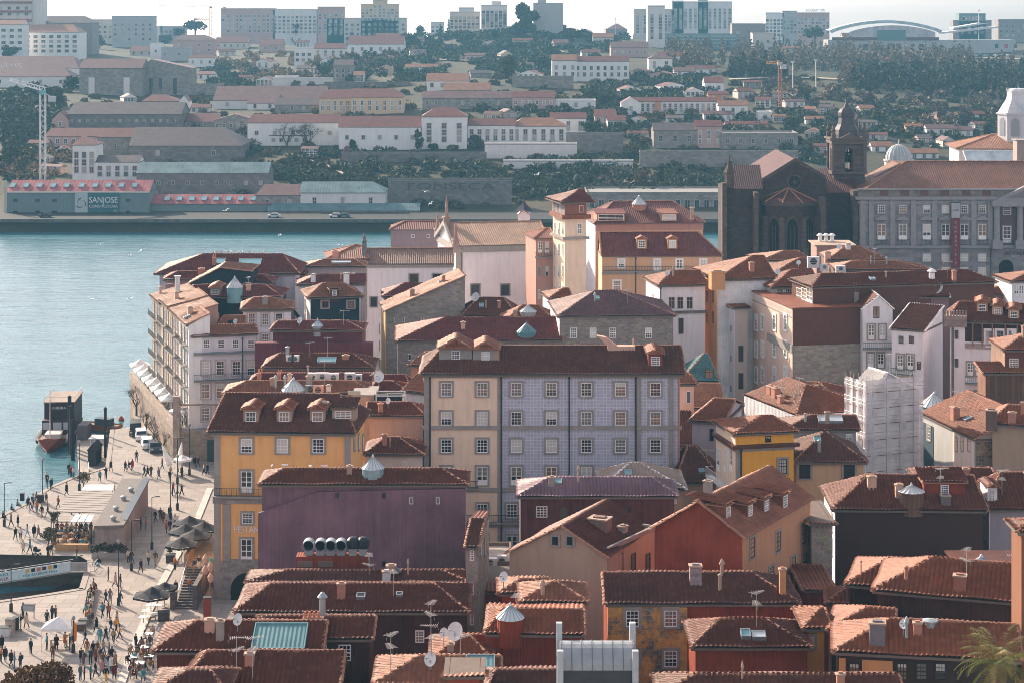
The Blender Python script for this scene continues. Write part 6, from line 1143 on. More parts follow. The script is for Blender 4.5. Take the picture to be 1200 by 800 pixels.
# lamp posts
for px, py, h, arm, lb in ((5, 616, 5.6, 1, 'thin dark lamp post nearest the left edge on the quay'), (50, 587, 5.6, 0, 'dark lamp post on the water side of the pavilion'), (93, 574, 6.6, 0, 'tall dark lamp post at the jetty gate'), (139, 709, 7.0, 0, 'dark post rising in front of the pavilion planters'), (154, 668, 6.0, 1, 'dark post at the shaded corner of the pavilion'), (178, 643, 6.5, 1, 'dark post standing in the shade right of the pavilion'), (200, 608, 6.5, 0, 'left of two dark lamp posts behind the black parasols'), (208, 597, 7.0, 0, 'right of two dark lamp posts behind the black parasols'), (222, 556, 7.0, 0, 'dark lamp post in front of the terrace gate'), (208, 566, 6.4, 1, 'lamp post beside the folded white parasols'), (13, 716, 5.2, 1, 'dark lamp post beside the slip, below the gangway'), (86, 764, 3.4, 0, 'short round-headed sign post beside the stall tent')):
    e = empty('lamp_post', G(px, py), 0, lb, 'lamp post'); mb = MB(); mb.tube((0, 0, 0), (0, 0, h), .07, .045, 7); mb.box(-.16, .16, -.16, .16, 0, .9); mb.build('post', IRON, e); mb = MB()
    if arm: mb.tube((0, 0, h-.05), (.75, 0, h+.05), .04); mb.box(.4, 1.0, -.12, .12, h, h+.1)
    else: mb.lathe((0, 0, h-.05), [(.06, 0), (.2, .12), (.22, .3), (.03, .5)], 8)
    mb.build('lamp_head', M('plain', (.3, .3, .3)) if not arm else IRON, e)
for px, py, lb in ((246, 710, 'ornate double street lantern standing by the dark stair wall'), (240, 700, 'ornate globe lantern at the foot of the hotel')):
    e = empty('street_lantern', G(px, py+6), 0, lb, 'street lamp'); mb = MB(); mb.tube((0, 0, 0), (0, 0, 4.6), .09, .06); mb.build('post', M('plain', (.2, .14, .12)), e)
    for z in (4.4, 3.2): mb = MB(); mb.lathe((.1, -.1, z), [(.08, 0), (.3, .25), (.36, .7), (.18, 1.0), (.03, 1.2)], 8); mb.build('lantern', M('plain', (.6, .36, .25)), e)
# boards, bins, boxes
def slabbox(name, label, cat, px, py, w_, d_, h_, col, legs=False):
    e = empty(name, G(px, py), random.uniform(-.2, .2), label, cat); mb = MB(); z0 = .8 if legs else 0; mb.box(-w_/2, w_/2, -d_/2, d_/2, z0, h_); mb.build('body', M('plain', col), e); mb = MB(); mb.box(-w_/2-.05, w_/2+.05, -d_/2-.05, d_/2+.05, h_, h_+.06)
    if legs: mb.box(-w_/2+.05, -w_/2+.12, -.04, .04, 0, z0); mb.box(w_/2-.12, w_/2-.05, -.04, .04, 0, z0)
    mb.build('frame', IRON, e)
slabbox('notice_board', 'grey tilted notice board beside the slip', 'notice board', 34, 724, 1.3, .3, 1.5, (.35, .36, .37), True); slabbox('litter_bin', 'tall dark bin by the ticket counter at left', 'bin', 18, 737, .6, .6, 1.3, (.03, .04, .045)); slabbox('ticket_counter', 'pale stone counter left of the dark bin', 'counter', 12, 740, .9, .7, 1.4, (.4, .33, .29)); slabbox('crate', 'low white crate at the left edge of the plaza', 'crate', 4, 744, 1.4, .8, .9, (.55, .56, .57)); slabbox('litter_bin', 'squat brown planter box right of the stall tent', 'planter box', 95, 738, .9, .7, .7, (.12, .08, .06)); slabbox('bench_block', 'pale stone bench block below the seated row', 'bench', 98, 732, 1.0, .6, .6, (.4, .34, .3)); slabbox('sandwich_board', 'white round-signed notice by the small black parasol', 'sign', 189, 707, .9, .1, 2.0, (.6, .58, .56), True); slabbox('planter', 'dark square planter with a bush at the stair foot', 'planter', 192, 726, 1.2, 1.0, .9, (.08, .06, .055)); slabbox('planter', 'dark planter box at the head of the stairs', 'planter', 200, 658, 1.1, .9, .9, (.09, .075, .07)); slabbox('litter_bin', 'dark cylinder-like bin on the quay edge by the first lamp', 'bin', 26, 586, .6, .6, 1.0, (.05, .05, .055)); slabbox('litter_bin', 'dark bin beside the lamp on the water side', 'bin', 47, 588, .6, .6, 1.0, (.05, .05, .055)); slabbox('phone_box', 'slim red box at the foot of the hotel wall', 'phone box', 243, 724, .8, .8, 2.3, (.25, .05, .03))
tree('potted_shrub', 'conical potted shrub beside the stair-head planter', 'shrub', G(199, 655)+up*.9, 1.6, .45, (.08, .055, .03), n=300, lsize=.07, shape='cone', trunk=.1)
def table(px, py, lb):
    e = empty('cafe_table', G(px, py), 0, lb, 'table', 'white cafe tables by the stair foot'); mb = MB(); mb.box(-.45, .45, -.45, .45, .72, .76); mb.build('table_top', CANW, e); mb = MB(); mb.tube((0, 0, .02), (0, 0, .72), .035); mb.box(-.28, .28, -.03, .03, 0, .03); mb.box(-.03, .03, -.28, -.03, 0, .03); mb.box(-.03, .03, .03, .28, 0, .03); mb.build('leg', IRON, e)
for px, py, lb in ((171, 723, 'white cafe table at the near left of the stair-foot group'), (176, 716, 'white cafe table in the middle under the black parasol'), (182, 726, 'white cafe table nearest the dark planter'), (185, 716, 'white cafe table beside the stair pier'), (168, 730, 'white cafe table standing out in the sun, farthest from the stairs')): table(px, py, lb)
# cars
def car(label, px, py, rz, col, van=False):
    e = empty('parked_car', G(px, py), rz, label, 'van' if van else 'car'); L, W, H = (4.6, 1.9, 1.95) if van else (4.2, 1.75, 1.45)
    prof = [(-L/2, .3), (-L/2, .85), (-L*.36, .95), (-L*.22, H), (L*.44, H), (L/2, .95), (L/2, .3)] if not van else [(-L/2, .3), (-L/2, .95), (-L*.38, 1.1), (-L*.26, H), (L*.49, H), (L/2, 1.2), (L/2, .3)]
    mb = MB(); k = .90
    top = lambda z: 1 if z < 1 else k
    A_ = [(x, -W/2*top(z), z) for x, z in prof]; B_ = [(x, W/2*top(z), z) for x, z in prof]; mb.poly(A_[::-1]); mb.poly(B_)
    for i in range(len(prof)): j = (i+1) % len(prof); mb.poly([A_[i], A_[j], B_[j], B_[i]])
    mb.build('body', M('plain', col, .35), e)
    gm = GLS[0]; mb = MB(); P = lambda i, j, t, y: Vector((prof[i][0], y*W/2*top(prof[i][1]), prof[i][1])).lerp(Vector((prof[j][0], y*W/2*top(prof[j][1]), prof[j][1])), t)
    n_ = Vector((-.03, 0, .02)); mb.poly([P(2, 3, .12, -.88)+n_, P(2, 3, .12, .88)+n_, P(2, 3, .92, .88)+n_, P(2, 3, .92, -.88)+n_]); mb.build('windscreen', gm, e)
    mb = MB(); n_ = Vector((.03, 0, .02)); mb.poly([P(4, 5, .1, -.85)+n_, P(4, 5, .1, .85)+n_, P(4, 5, .8, .85)+n_, P(4, 5, .8, -.85)+n_]); mb.build('rear_window', gm, e)
    for y in (-1, 1):
        mb = MB(); mb.poly([(-L*.28, y*(W/2*.965+.01), 1.02), (L*.40, y*(W/2*.965+.01), 1.02), (L*.36, y*(W/2*.91+.012), H-.14), (-L*.19, y*(W/2*.91+.012), H-.14)]); mb.build('side_window', gm, e)
        for x in (-L*.31, L*.31): mb = MB(); mb.tube((x, y*(W/2-.2), .32), (x, y*(W/2+.01), .32), .32, n=16); mb.tube((x, y*(W/2+.01), .32), (x, y*(W/2+.03), .32), .19, n=12, m=1); mb.build('wheel', [M('plain', (.02, .02, .02)), ZINC], e)
        mb = MB(); mb.box(-L/2-.03, -L/2, y*W*.36-.17, y*W*.36+.17, .62, .78); mb.build('headlight', M('plain', (.6, .6, .58), .2), e)
car('white car parked nearest along the foot of the terrace wall', 173, 524, R(105), (.72, .72, .72)); car('dark car parked at the far end by the water', 159, 508, R(100), (.05, .045, .045), True); car('small white car parked between the dark van and the nearer white one', 165.5, 514, R(103), (.7, .7, .7)); car('dark blue car half hidden behind the nearest white car', 181, 528, R(108), (.06, .07, .09))
# folded white parasols on the plaza
for k, (px, py, lb, tl) in enumerate(((202, 553, 'left of two tall folded white parasols leaning on the plaza', -.35), (209, 552, 'right folded white parasol with its canopy tied', .12))):
    e = empty('folded_parasol', G(px, py), 0, lb, 'parasol'); e.rotation_euler = (0, tl, 0); mb = MB(); mb.lathe((0, 0, 1.0), [(.3, 0), (.5, .3), (.42, 1.5), (.12, 3.0), (.03, 3.3)], 8); mb.build('canopy', CANW, e); mb = MB(); mb.tube((0, 0, 0), (0, 0, 1.1), .05); mb.build('pole', IRON, e)
parasol('white parasol open beside the folded pair', G(214, 556), 1.5, 2.3, CANW, None, 6)
# boats and jetty
bx, by = X_(58, 322), 322; e = empty('river_boat', (bx, by, 0), R(4), 'moored wooden tour boat with dark two-deck cabin and red bow facing the quay', 'boat'); mb = MB(); st = []
for t in range(11):
    v = t/10; y = -2+v*22; w_ = 2.85*min(1, (v*3.4)**.6)*(1-.12*max(0, v-.7)/.3) if t else .12; zt_ = 2.3-1.1*min(1, v*4)+.25*max(0, v-.7)
    st.append([(-w_, y, zt_), (-w_*.93, y, .6), (-w_*.55, y, -.5), (w_*.55, y, -.5), (w_*.93, y, .6), (w_, y, zt_)])
for a_, c_ in zip(st, st[1:]):
    for k in range(5): mb.poly([a_[k], a_[k+1], c_[k+1], c_[k]], 1 if k in (0, 4) and a_[0][1] > 1 else 0)
    mb.poly([Vector(a_[0])-up*.35, Vector(a_[5])-up*.35, Vector(c_[5])-up*.35, Vector(c_[0])-up*.35], 2)
mb.poly(st[-1], 0); mb.build('hull', [M('plain', (.18, .05, .03), .5), M('plain', (.5, .45, .42), .5), M('plain', (.3, .22, .16))], e)
mb = MB(); mb.prism([(-1.6, -1.55, 2.0), (0, -2.4, 2.45), (1.6, -1.55, 2.0), (0, -2.5, .4)], (0, .2, 0)); mb.build('bow_plate', M('plain', (.26, .06, .035), .5), e)
mb = MB(); mb.box(-2.5, 2.5, 8, 19, .8, 3.2, 0); mb.box(-2.45, 2.45, 10, 19, 3.2, 5.8, 0); mb.box(-2.6, 2.6, 9.7, 19.3, 5.8, 5.95, 1); mb.build('cabin', [M('plain', (.05, .03, .035), .5), M('plain', (.3, .24, .2))], e)
for x in (-1.7, 0, 1.7): mb = MB(); mb.box(x-.7, x+.7, 7.94, 7.99, 1.7, 2.9); mb.build('window', M('plain', (.4, .42, .44), .2), e)
q = text('name_lettering', 'RIBEIRA', .6, M('plain', (.6, .58, .56)), e, (0, 9.93, 4.9), w=2.2)
mb = MB()
for s_ in (-1, 1):
    for k in range(7): mb.tube((s_*2.5, 1.5+k, 1.1), (s_*2.5, 1.5+k, 2.1), .03)
    mb.tube((s_*2.5, 1.5, 2.1), (s_*2.5, 7.6, 2.1), .035); mb.tube((s_*2.5, 1.5, 1.6), (s_*2.5, 7.6, 1.6), .03)
    for k in range(6): mb.tube((s_*2.4, 10+k*1.8, 5.9), (s_*2.4, 10+k*1.8, 6.7), .03)
    mb.tube((s_*2.4, 10, 6.7), (s_*2.4, 19, 6.7), .03)
mb.tube((-2.4, 10, 6.7), (2.4, 10, 6.7), .03); mb.build('railing', WMET, e)
mb = MB(); mb.box(-1.2, 1.2, 3, 6, 1.0, 1.9); mb.box(-1.3, 1.3, 2.9, 6.1, 1.9, 2.0); mb.build('deck_bench', M('plain', (.5, .48, .46)), e); mb = MB(); mb.tube((0, 0.5, 1.2), (0, .5, 9.6), .1, .06); mb.tube((-.9, .5, 7.6), (.9, .5, 7.6), .03); mb.build('mast', M('plain', (.6, .5, .48)), e)
for k in range(4): mb = MB(); mb.lathe((2.75*(-1 if k % 2 else 1)*.98, 3+k*1.6, .5), [(.05, -.35), (.28, -.2), (.28, .2), (.05, .35)], 8); mb.build('fender', M('plain', (.03, .03, .035)), e)
for k, (px, Y, h, lb) in enumerate(((81.5, 322, 8.6, 'tallest of three dark mooring piles beside the boat'), (83.5, 319, 7.6, 'middle dark mooring pile beside the boat'), (85.3, 315, 6.2, 'shortest dark mooring pile beside the boat'))):
    mb = MB(); mb.tube((0, 0, -2), (0, 0, h), .3, n=10); mb.lathe((0, 0, h), [(.33, 0), (.33, .1), (.05, .3)], 10); tag(mb.build('mooring_pile', M('plain', (.035, .03, .035)), loc=(X_(px, Y), Y, 0)), lb, 'pile', 'mooring piles by the boat')
e = empty('jetty', (X_(92, 300), 300, 0), 0, 'floating jetty with ramps and low cabins right of the boat', 'jetty'); mb = MB(); J = lambda px, Y: X_(px, Y)-X_(92, 300)
mb.prism([(J(89, 332), 32, .6), (J(112, 332), 32, .6), (J(130, 322), 22, .6), (J(127, 305), 5, .6), (J(92, 305), 5, .6)], (0, 0, -.5)); mb.prism([(J(92, 306), 6, .7), (J(104, 306), 6, .7), (J(104, 286), -14, 4.15), (J(92, 286), -14, 4.15)], (0, 0, -.2)); mb.build('deck', M('plain', (.3, .26, .23)), e)
mb = MB(); mb.box(J(95, 330), J(107, 330), 27, 30, .6, 3.0); mb.build('cabin', M('plain', (.16, .13, .14)), e); mb = MB(); mb.box(J(108, 318), J(128, 318), 15, 18.2, 3.2, 3.35); mb.build('canopy', M('plain', (.5, .5, .5)), e)
mb = MB(); mb.box(J(106, 310), J(116, 310), 8, 12, .6, 3.0); mb.prism([(J(106, 310)-.2, 7.8, 3.0), (J(116, 310)+.2, 7.8, 3.0), (J(111, 310), 7.8, 4.0)], (0, 4.4, 0)); mb.build('ticket_hut', M('plain', (.06, .05, .05)), e)
mb = MB()
for px in (109, 118, 127):
    for y in (15.2, 18.0): mb.tube((J(px, 317), y, .5), (J(px, 317), y, 3.2), .06)
for s_ in (92, 104):
    for k in range(9): y = 6-k*2.5; z = .7+(4.15-.7)*k/8; mb.tube((J(s_, 300+y), y, z), (J(s_, 300+y), y, z+1), .03)
    mb.tube((J(s_, 306), 6, 1.7), (J(s_, 286), -14, 5.15), .04)
mb.build('railing', WMET, e)
for px, Y, h, lb in ((123.5, 314, 8.2, 'stout dark post with a lamp at the jetty head'), (126.5, 309, 5.6, 'thinner dark post right of the jetty lamp post')):
    mb = MB(); mb.tube((0, 0, -2), (0, 0, h), .22 if h > 6 else .12, n=9); mb.lathe((0, 0, h), [(.3, 0), (.3, .15), (.05, .4)], 9); tag(mb.build('mooring_pile', M('plain', (.05, .04, .04)), loc=(X_(px, Y), Y, 0)), lb, 'pile')
def dinghy(label, px, py, L, W, c1, c2, rz=0):
    Y = Yg(py, 0); e = empty('small_boat', (X_(px, Y), Y, 0), rz, label, 'boat'); mb = MB(); S_ = []
    for t in range(7): v = t/6; w_ = W/2*min(1, (1-v)*2.2+.03)**.7; S_.append([(-w_, -L/2+v*L, .9+.3*v), (-w_*.7, -L/2+v*L, -.2), (w_*.7, -L/2+v*L, -.2), (w_, -L/2+v*L, .9+.3*v)])
    for a_, c_ in zip(S_, S_[1:]):
        for k in range(3): mb.poly([a_[k], a_[k+1], c_[k+1], c_[k]])
        mb.poly([Vector(a_[0])-up*.2, Vector(a_[3])-up*.2, Vector(c_[3])-up*.2, Vector(c_[0])-up*.2], 1)
    mb.poly(S_[0]); mb.build('hull', [M('plain', c1, .5), M('plain', (.3, .25, .2))], e); mb = MB(); mb.box(-W*.3, W*.3, -L*.3, L*.1, .7, 2.0); mb.build('cabin', M('plain', c2), e)
dinghy('small blue and orange workboat behind the jetty lamp', 118, 503, 7, 2.8, (.5, .18, .06), (.08, .12, .15), R(70))
mb = MB(); mb.lathe((0, 0, -.4), [(.1, 0), (.45, .25), (.5, .6), (.3, .95), (.06, 1.2)], 10); tag(mb.build('mooring_buoy', M('plain', (.5, .1, .04)), loc=(X_(142, Yg(492, 0)), Yg(492, 0), 0)), 'little red mooring buoy alone on the water near the terrace wall', 'buoy')
# bare trees against the terrace wall
tree('bare_tree', 'leafless tree leaning out over the river from the wall', 'tree', (X_(160, 330), 330, 4.2), 6.0, 2, (0, 0, 0), trunk=.25, bare=True)
for px, Y, h, lb in ((176, 316, 4.0, 'leafless small tree against the terrace wall, farthest of three'), (185, 309, 4.2, 'middle leafless small tree against the terrace wall'), (196, 302, 4.0, 'leafless small tree against the terrace wall, nearest the lamp')): tree('bare_tree', lb, 'tree', (X_(px, Y)-.6, Y, 4), h, 1.5, (0, 0, 0), trunk=.3, bare=True)
tree('round_tree', 'russet-leaved tree crown cut by the lower left corner', 'tree', (X_(38, 168), 168, 6.5), 9.0, 4.6, (.15, .08, .035), n=9000, lsize=.16, trunk=.4)
# palm at lower right
e = empty('palm_tree', (X_(1172, 118), 118, 12.5), 0, 'tall palm with drooping fronds at the lower right corner', 'tree'); mb = MB(); mb.tube((0, 0, -1), (0, 0, 16.5), .34, .27, 12)
hz = Z_(776, 118)-12.5
for k in range(40): mb.lathe((0, 0, .4*k), [(.36-.002*k, 0), (.30-.002*k, .2)], 10)
mb.tube((0, 0, 15), (0, 0, hz), .3, .4, 10); mb.build('trunk', M('plain', (.16, .11, .07)), e)
for k in range(46):
    a = k*2.399; el = R(random.uniform(-38, 78)); L = random.uniform(2.6, 3.4); d = Vector((math.cos(a), math.sin(a), 0)); p = Vector((0, 0, hz)); fb = MB(); prev = p; s_ = Vector((-d.y, d.x, 0)); V = []; n_ = 26
    for j in range(n_):
        t = j/n_; th = el-t*R(85); prev = prev+(d*math.cos(th)+up*math.sin(th))*(L/n_); ll = .62*math.sin(math.pi*(.12+.86*t))**.7
        for sg in (-1, 1):
            tip = prev+s_*sg*ll+d*ll*.45-up*ll*.35; w2 = d*.028; fb.poly([prev-w2, prev+w2, tip])
    fb.build('frond', M('leaf', (.10, .105, .02), .6) if k % 4 else M('leaf', (.2, .15, .04), .6), e)
# ================================================================== gulls
def gull_mesh(fly):
    mb = MB(); mb.lathe((0, 0, 0), [(.02, -.28), (.07, -.18), (.1, 0), (.08, .14), (.03, .24), (.005, .3)], 8)
    V = [Vector(v) for v in mb.V]; V = [Vector((v.x, -v.z, v.y)) for v in V]; mb.V = [tuple(v) for v in V]
    mb.lathe((0, -.27, .06), [(.01, -.06), (.055, -.02), (.055, .03), (.01, .07)], 8); mb.tube((0, -.3, .06), (0, -.4, .05), .014, .004, 5, 1)
    if fly:
        for s_ in (-1, 1): mb.prism([(0, -.1, .04), (s_*.34, -.12, .2), (s_*.72, .02, .12), (s_*.36, .06, .2), (0, .1, .04)], (0, 0, .02))
    else:
        for s_ in (-1, 1): mb.prism([(s_*.09, -.1, .06), (s_*.1, .3, .02), (s_*.02, .32, .05), (s_*.05, -.1, .1)], (0, 0, .02), 2); mb.tube((s_*.04, 0, -.08), (s_*.04, 0, -.22), .012, None, 4, 1)
    o = mb.build('gull', [M('plain', (.8, .8, .8)), M('plain', (.5, .3, .05)), M('plain', (.4, .42, .45))]); me = o.data; bpy.data.objects.remove(o); return me
GF, GP = gull_mesh(True), gull_mesh(False)
wp = ['over the far water near the quay', 'low over the river below the striped hall', 'left of the roofline, close to the water', 'above the gulls on the maroon roof', 'in mid river near its left bank', 'high before the grey warehouse', 'in front of the long stone wall', 'beside the church pinnacles', 'near the dark cliff letters', 'above the far parked cars', 'over the dark hedge of the far bank', 'lowest on the open river']
for (px, py, Y), wh in zip(((117, 287, 560), (152, 300, 520), (153, 351, 430), (165, 295, 540), (7, 668, 236), (265, 247, 560), (328, 276, 540), (498, 225, 520), (505, 239, 520), (398, 288, 500), (630, 205, 520), (107, 351, 430)), wp):
    o = link('gull', GF, None, (X_(px, Y), Y, Z_(py, Y)), (random.uniform(-.3, .3), random.uniform(-.4, .4), random.uniform(0, 6))); o.scale = (1.7,)*3 if Y > 400 else (1,)*3; tag(o, 'white gull flying %s' % wh, 'gull', 'gulls in flight')
b = BIRDSPOT; zr = b.h+b.rise+.4
nm = ['first', 'second', 'third', 'fourth', 'fifth', 'sixth', 'seventh', 'eighth', 'ninth']
for k, px in enumerate((250, 255, 260, 267, 271, 280, 285, 293, 307)):
    u = b.up(px, b.D*.5); q = b.Mi.inverted() @ Vector((u, b.D*.5, zr)); o = link('gull', GP, None, q, (0, 0, random.uniform(0, 6))); o.scale = (1.7,)*3; tag(o, 'white gull perched on the broad maroon ridge, %s from the left' % nm[k], 'gull', 'gulls perched on the riverside ridge')
for px, py, wh in ((319, 546, 'at the left hip of the purple warehouse roof'), (334, 545, 'at the ridge end of the purple warehouse roof'), (364, 546, 'left of two by the lantern on the purple warehouse'), (380, 546, 'nearest the glass lantern of the purple warehouse')):
    Y = 209; o = link('gull', GP, None, (X_(px, Y), Y, Z_(py+3, Y)+.3), (0, 0, random.uniform(0, 6))); o.scale = (1.2,)*3; tag(o, 'grey-white gull perched %s' % wh, 'gull')
# ================================================================== people
def skin_mesh(nodes, edges, name):
    me = bpy.data.meshes.new(name); me.from_pydata([n[0] for n in nodes], edges, []); o = bpy.data.objects.new(name, me); COL.objects.link(o)
    md = o.modifiers.new('skin', 'SKIN'); md.use_smooth_shade = True; sv = me.skin_vertices[0].data if me.skin_vertices else None
    for i, n in enumerate(nodes): sv[i].radius = n[1]; sv[i].use_root = (i == 0)
    o.modifiers.new('sub', 'SUBSURF').levels = 1
    dg = bpy.context.evaluated_depsgraph_get(); m2 = bpy.data.meshes.new_from_object(o.evaluated_get(dg)); m2.name = name; bpy.data.objects.remove(o); return m2
def body(pose):
    sit = pose == 'sit'; pz = .5 if sit else .95; N = []; E = []
    def nd(p, r, par=None):
        N.append((p, r if isinstance(r, tuple) else (r, r)))
        if par is not None: E.append((par, len(N)-1))
        return len(N)-1
    lean = -.05 if sit else -.01
    pel = nd((0, 0, pz), (.15, .11)); w = nd((0, lean*.3, pz+.18), (.135, .1), pel); ch = nd((0, lean, pz+.38), (.165, .115), w); nk = nd((0, lean-.01, pz+.53), (.055, .055), ch); hd = nd((0, lean-.03, pz+.62), (.08, .092), nk); nd((0, lean-.03, pz+.72), (.075, .085), hd)
    arms = {'stand': ((.24, .02, -.27), (.23, -.06, -.5)), 'walk': ((.23, .1, -.26), (.24, .02, -.48)), 'walkb': ((.23, -.08, -.26), (.22, -.2, -.44)), 'sit': ((.24, -.06, -.25), (.18, -.28, -.33)), 'phone': ((.24, -.1, -.24), (.08, -.32, -.04)), 'hips': ((.33, .06, -.22), (.17, -.05, -.42))}[pose]
    for s_ in (-1, 1):
        sh = nd((s_*.17, lean, pz+.44), (.075, .075), ch); f = 1 if not pose.startswith('walk') else s_
        (ex, ey, ez), (wx, wy, wz) = arms; ey, wy = (ey*f, wy*f-.05*(1-f)) if pose.startswith('walk') else (ey, wy)
        el = nd((s_*ex, lean+ey, pz+.44+ez), (.055, .055), sh); wr = nd((s_*wx, lean+wy, pz+.44+wz), (.038, .038), el); nd((s_*wx*.97, lean+wy-.03, pz+.44+wz-.09), (.03, .042), wr)
        hp = nd((s_*.09, 0, pz-.06), (.095, .1), pel)
        if sit: kn = nd((s_*.13, -.42, .5), (.075, .075), hp); an = nd((s_*.13, -.4, .1), (.045, .045), kn); nd((s_*.14, -.55, .05), (.045, .035), an)
        else:
            st = {'stand': 0, 'phone': 0, 'hips': 0.03, 'walk': .24, 'walkb': .3}[pose]*s_
            kn = nd((s_*.1, -st*.55-.02, .5), (.07, .075), hp); an = nd((s_*.1, -st+(.12 if st < 0 and pose.startswith('w') else 0), .1+(.05 if st < -.1 else 0)), (.045, .05), kn); nd((s_*.12, -st-.15+(.1 if st < -.1 else 0), .045), (.045, .035), an)
    me = skin_mesh(N, E, 'person'); seg = []
    for a, c in E: seg.append((a, c))
    P = [Vector(n[0]) for n in N]
    zone = {}
    mi = []
    for f in me.polygons:
        q = f.center; best = None
        for a, c in seg:
            ab = P[c]-P[a]; t = max(0, min(1, (q-P[a]).dot(ab)/ab.length_squared)); d = (q-(P[a]+ab*t)).length/max(.04, (N[a][1][0]+N[c][1][0])/2)
            if best is None or d < best[0]: best = (d, a, c, t)
        _, a, c, t = best
        if a in (3, 4) or (c == 3 and t > .6): z = 2
        elif P[c].z < .12 and P[a].z < .2: z = 3
        elif P[c].z < pz and a not in (0,) and len([1 for x in seg if x[0] == c]) == 0 and P[c].z > .12: z = 2
        elif (P[c].z < pz-.03 and P[a].z <= pz and abs(P[c].x) < .2 and not (P[c].z > .55 and not sit and abs(P[c].x) > .16)): z = 1
        else: z = 0
        mi.append(z)
    for k in range(4): me.materials.append(M('plain', (.3, .3, .3)))
    me.polygons.foreach_set('material_index', mi); return me, (0, lean-.03, pz+.62)
BOD = {p: body(p) for p in ('stand', 'walk', 'walkb', 'sit', 'phone', 'hips')}
def head_parts(long_):
    mb = MB(); n = 10
    for i in range(5):
        for k in range(n):
            def pt(a, c): th = R(4+a*(78 if not long_ else 96)/5); ph = 2*math.pi*c/n; return (.092*math.sin(th)*math.cos(ph), .018+.104*math.sin(th)*math.sin(ph), .06+.115*math.cos(th)+(.0 if math.sin(ph) < 0 else -.03*i/4))
            if math.sin(2*math.pi*(k+.5)/n) < -.55 and i > 2: continue
            mb.poly([pt(i, k), pt(i, k+1), pt(i+1, k+1), pt(i+1, k)])
    if long_: mb.box(-.085, .085, .05, .1, -.2, .06)
    o = mb.build('hair', M('plain', (.03, .02, .015)), smooth=True); me = o.data; bpy.data.objects.remove(o); return me
HAIR = [head_parts(False), head_parts(True)]
mb = MB()      # nose, eyes and ears
mb.prism([(-.015, -.095, 0), (.015, -.095, 0), (0, -.085, .05)], (0, -.022, 0))
for s_ in (-1, 1): mb.box(s_*.035-.012, s_*.035+.012, -.098, -.088, .035, .047, 1); mb.box(s_*.088-.008, s_*.088+.008, -.0, .03, 0, .05)
mb.box(-.022, .022, -.096, -.09, -.045, -.036, 2); o = mb.build('face', [M('plain', (.5, .3, .22)), M('plain', (.02, .015, .015)), M('plain', (.35, .12, .1))]); FACE = o.data; bpy.data.objects.remove(o)
mb = MB(); rg = [[(r_*1.25*math.cos(2*math.pi*k/12), r_*math.sin(2*math.pi*k/12), z) for k in range(12)] for r_, z in ((.15, 1.38), (.165, 1.2), (.16, 1.0), (.2, .62))]
for a, c in zip(rg, rg[1:]):
    for k in range(12): mb.poly((a[k], a[(k+1) % 12], c[(k+1) % 12], c[k]))
o = mb.build('coat', M('plain', (.3, .3, .3)), smooth=True); COAT = o.data; bpy.data.objects.remove(o)
mb = MB(); mb.box(-.15, .15, .11, .28, 1.02, 1.42); o = mb.build('backpack', M('plain', (.05, .05, .06))); PACK = o.data; bpy.data.objects.remove(o)
CL = {'black': (.018, .018, .02), 'navy': (.022, .035, .065), 'grey': (.16, .16, .17), 'white': (.65, .64, .62), 'cream': (.55, .45, .35), 'orange': (.45, .15, .05), 'rust': (.28, .09, .045), 'red': (.35, .05, .04), 'teal': (.08, .28, .33), 'pale blue': (.3, .42, .5), 'mauve': (.25, .16, .19), 'brown': (.13, .07, .045), 'yellow': (.65, .33, .03), 'tan': (.36, .25, .16), 'maroon': (.13, .03, .035), 'olive': (.1, .1, .05), 'denim': (.08, .12, .2), 'dark': (.03, .028, .03), 'khaki': (.26, .2, .12), 'charcoal': (.05, .05, .055), 'green': (.05, .14, .09), 'pink': (.5, .25, .26)}
SK = [M('plain', c) for c in ((.45, .27, .19), (.5, .31, .23), (.3, .17, .11))]; HM = [M('plain', c) for c in ((.02, .015, .012), (.06, .035, .02), (.2, .12, .06), (.3, .27, .25))]
USED = {}
def setm(o, i, m): o.material_slots[i].link = 'OBJECT'; o.material_slots[i].material = m
PEOPLE = []
def person(px, py, top, bot, pose, where, z=4.0, rz=None, loc=None, seat=0.0):
    me, hd = BOD[pose]; o = link('person', me, None, loc or G(px, py, z), (0, 0, random.uniform(0, 6.28) if rz is None else rz)); s_ = random.uniform(.95, 1.06); o.scale = (s_,)*3
    if seat: o.location.z += seat
    setm(o, 0, M('plain', CL[top])); setm(o, 1, M('plain', CL[bot])); setm(o, 2, random.choice(SK)); setm(o, 3, M('plain', random.choice([(.02, .02, .02), (.3, .3, .3), (.1, .06, .04)])))
    lg = random.random() < .45; h = link('hair', HAIR[lg], o, hd); setm(h, 0, random.choice(HM)); link('face', FACE, o, hd)
    coat = False
    if pose != 'sit':
        r_ = random.random()
        if r_ < .28: c = link('coat', COAT, o); setm(c, 0, M('plain', CL[top])); coat = True
        elif r_ < .45: link('backpack', PACK, o)
    vb = {'stand': 'standing', 'walk': 'walking', 'walkb': 'striding', 'sit': 'seated', 'phone': 'arms raised', 'hips': 'hands at hips'}[pose]
    lb = 'person in %s %s, %s trousers, %s %s' % (top, 'coat' if coat else 'top', bot, vb, where)
    if len(lb.split()) > 14: lb = lb.replace(', %s trousers,' % bot, '')
    PEOPLE.append([o, lb, px, py, top])
    return o
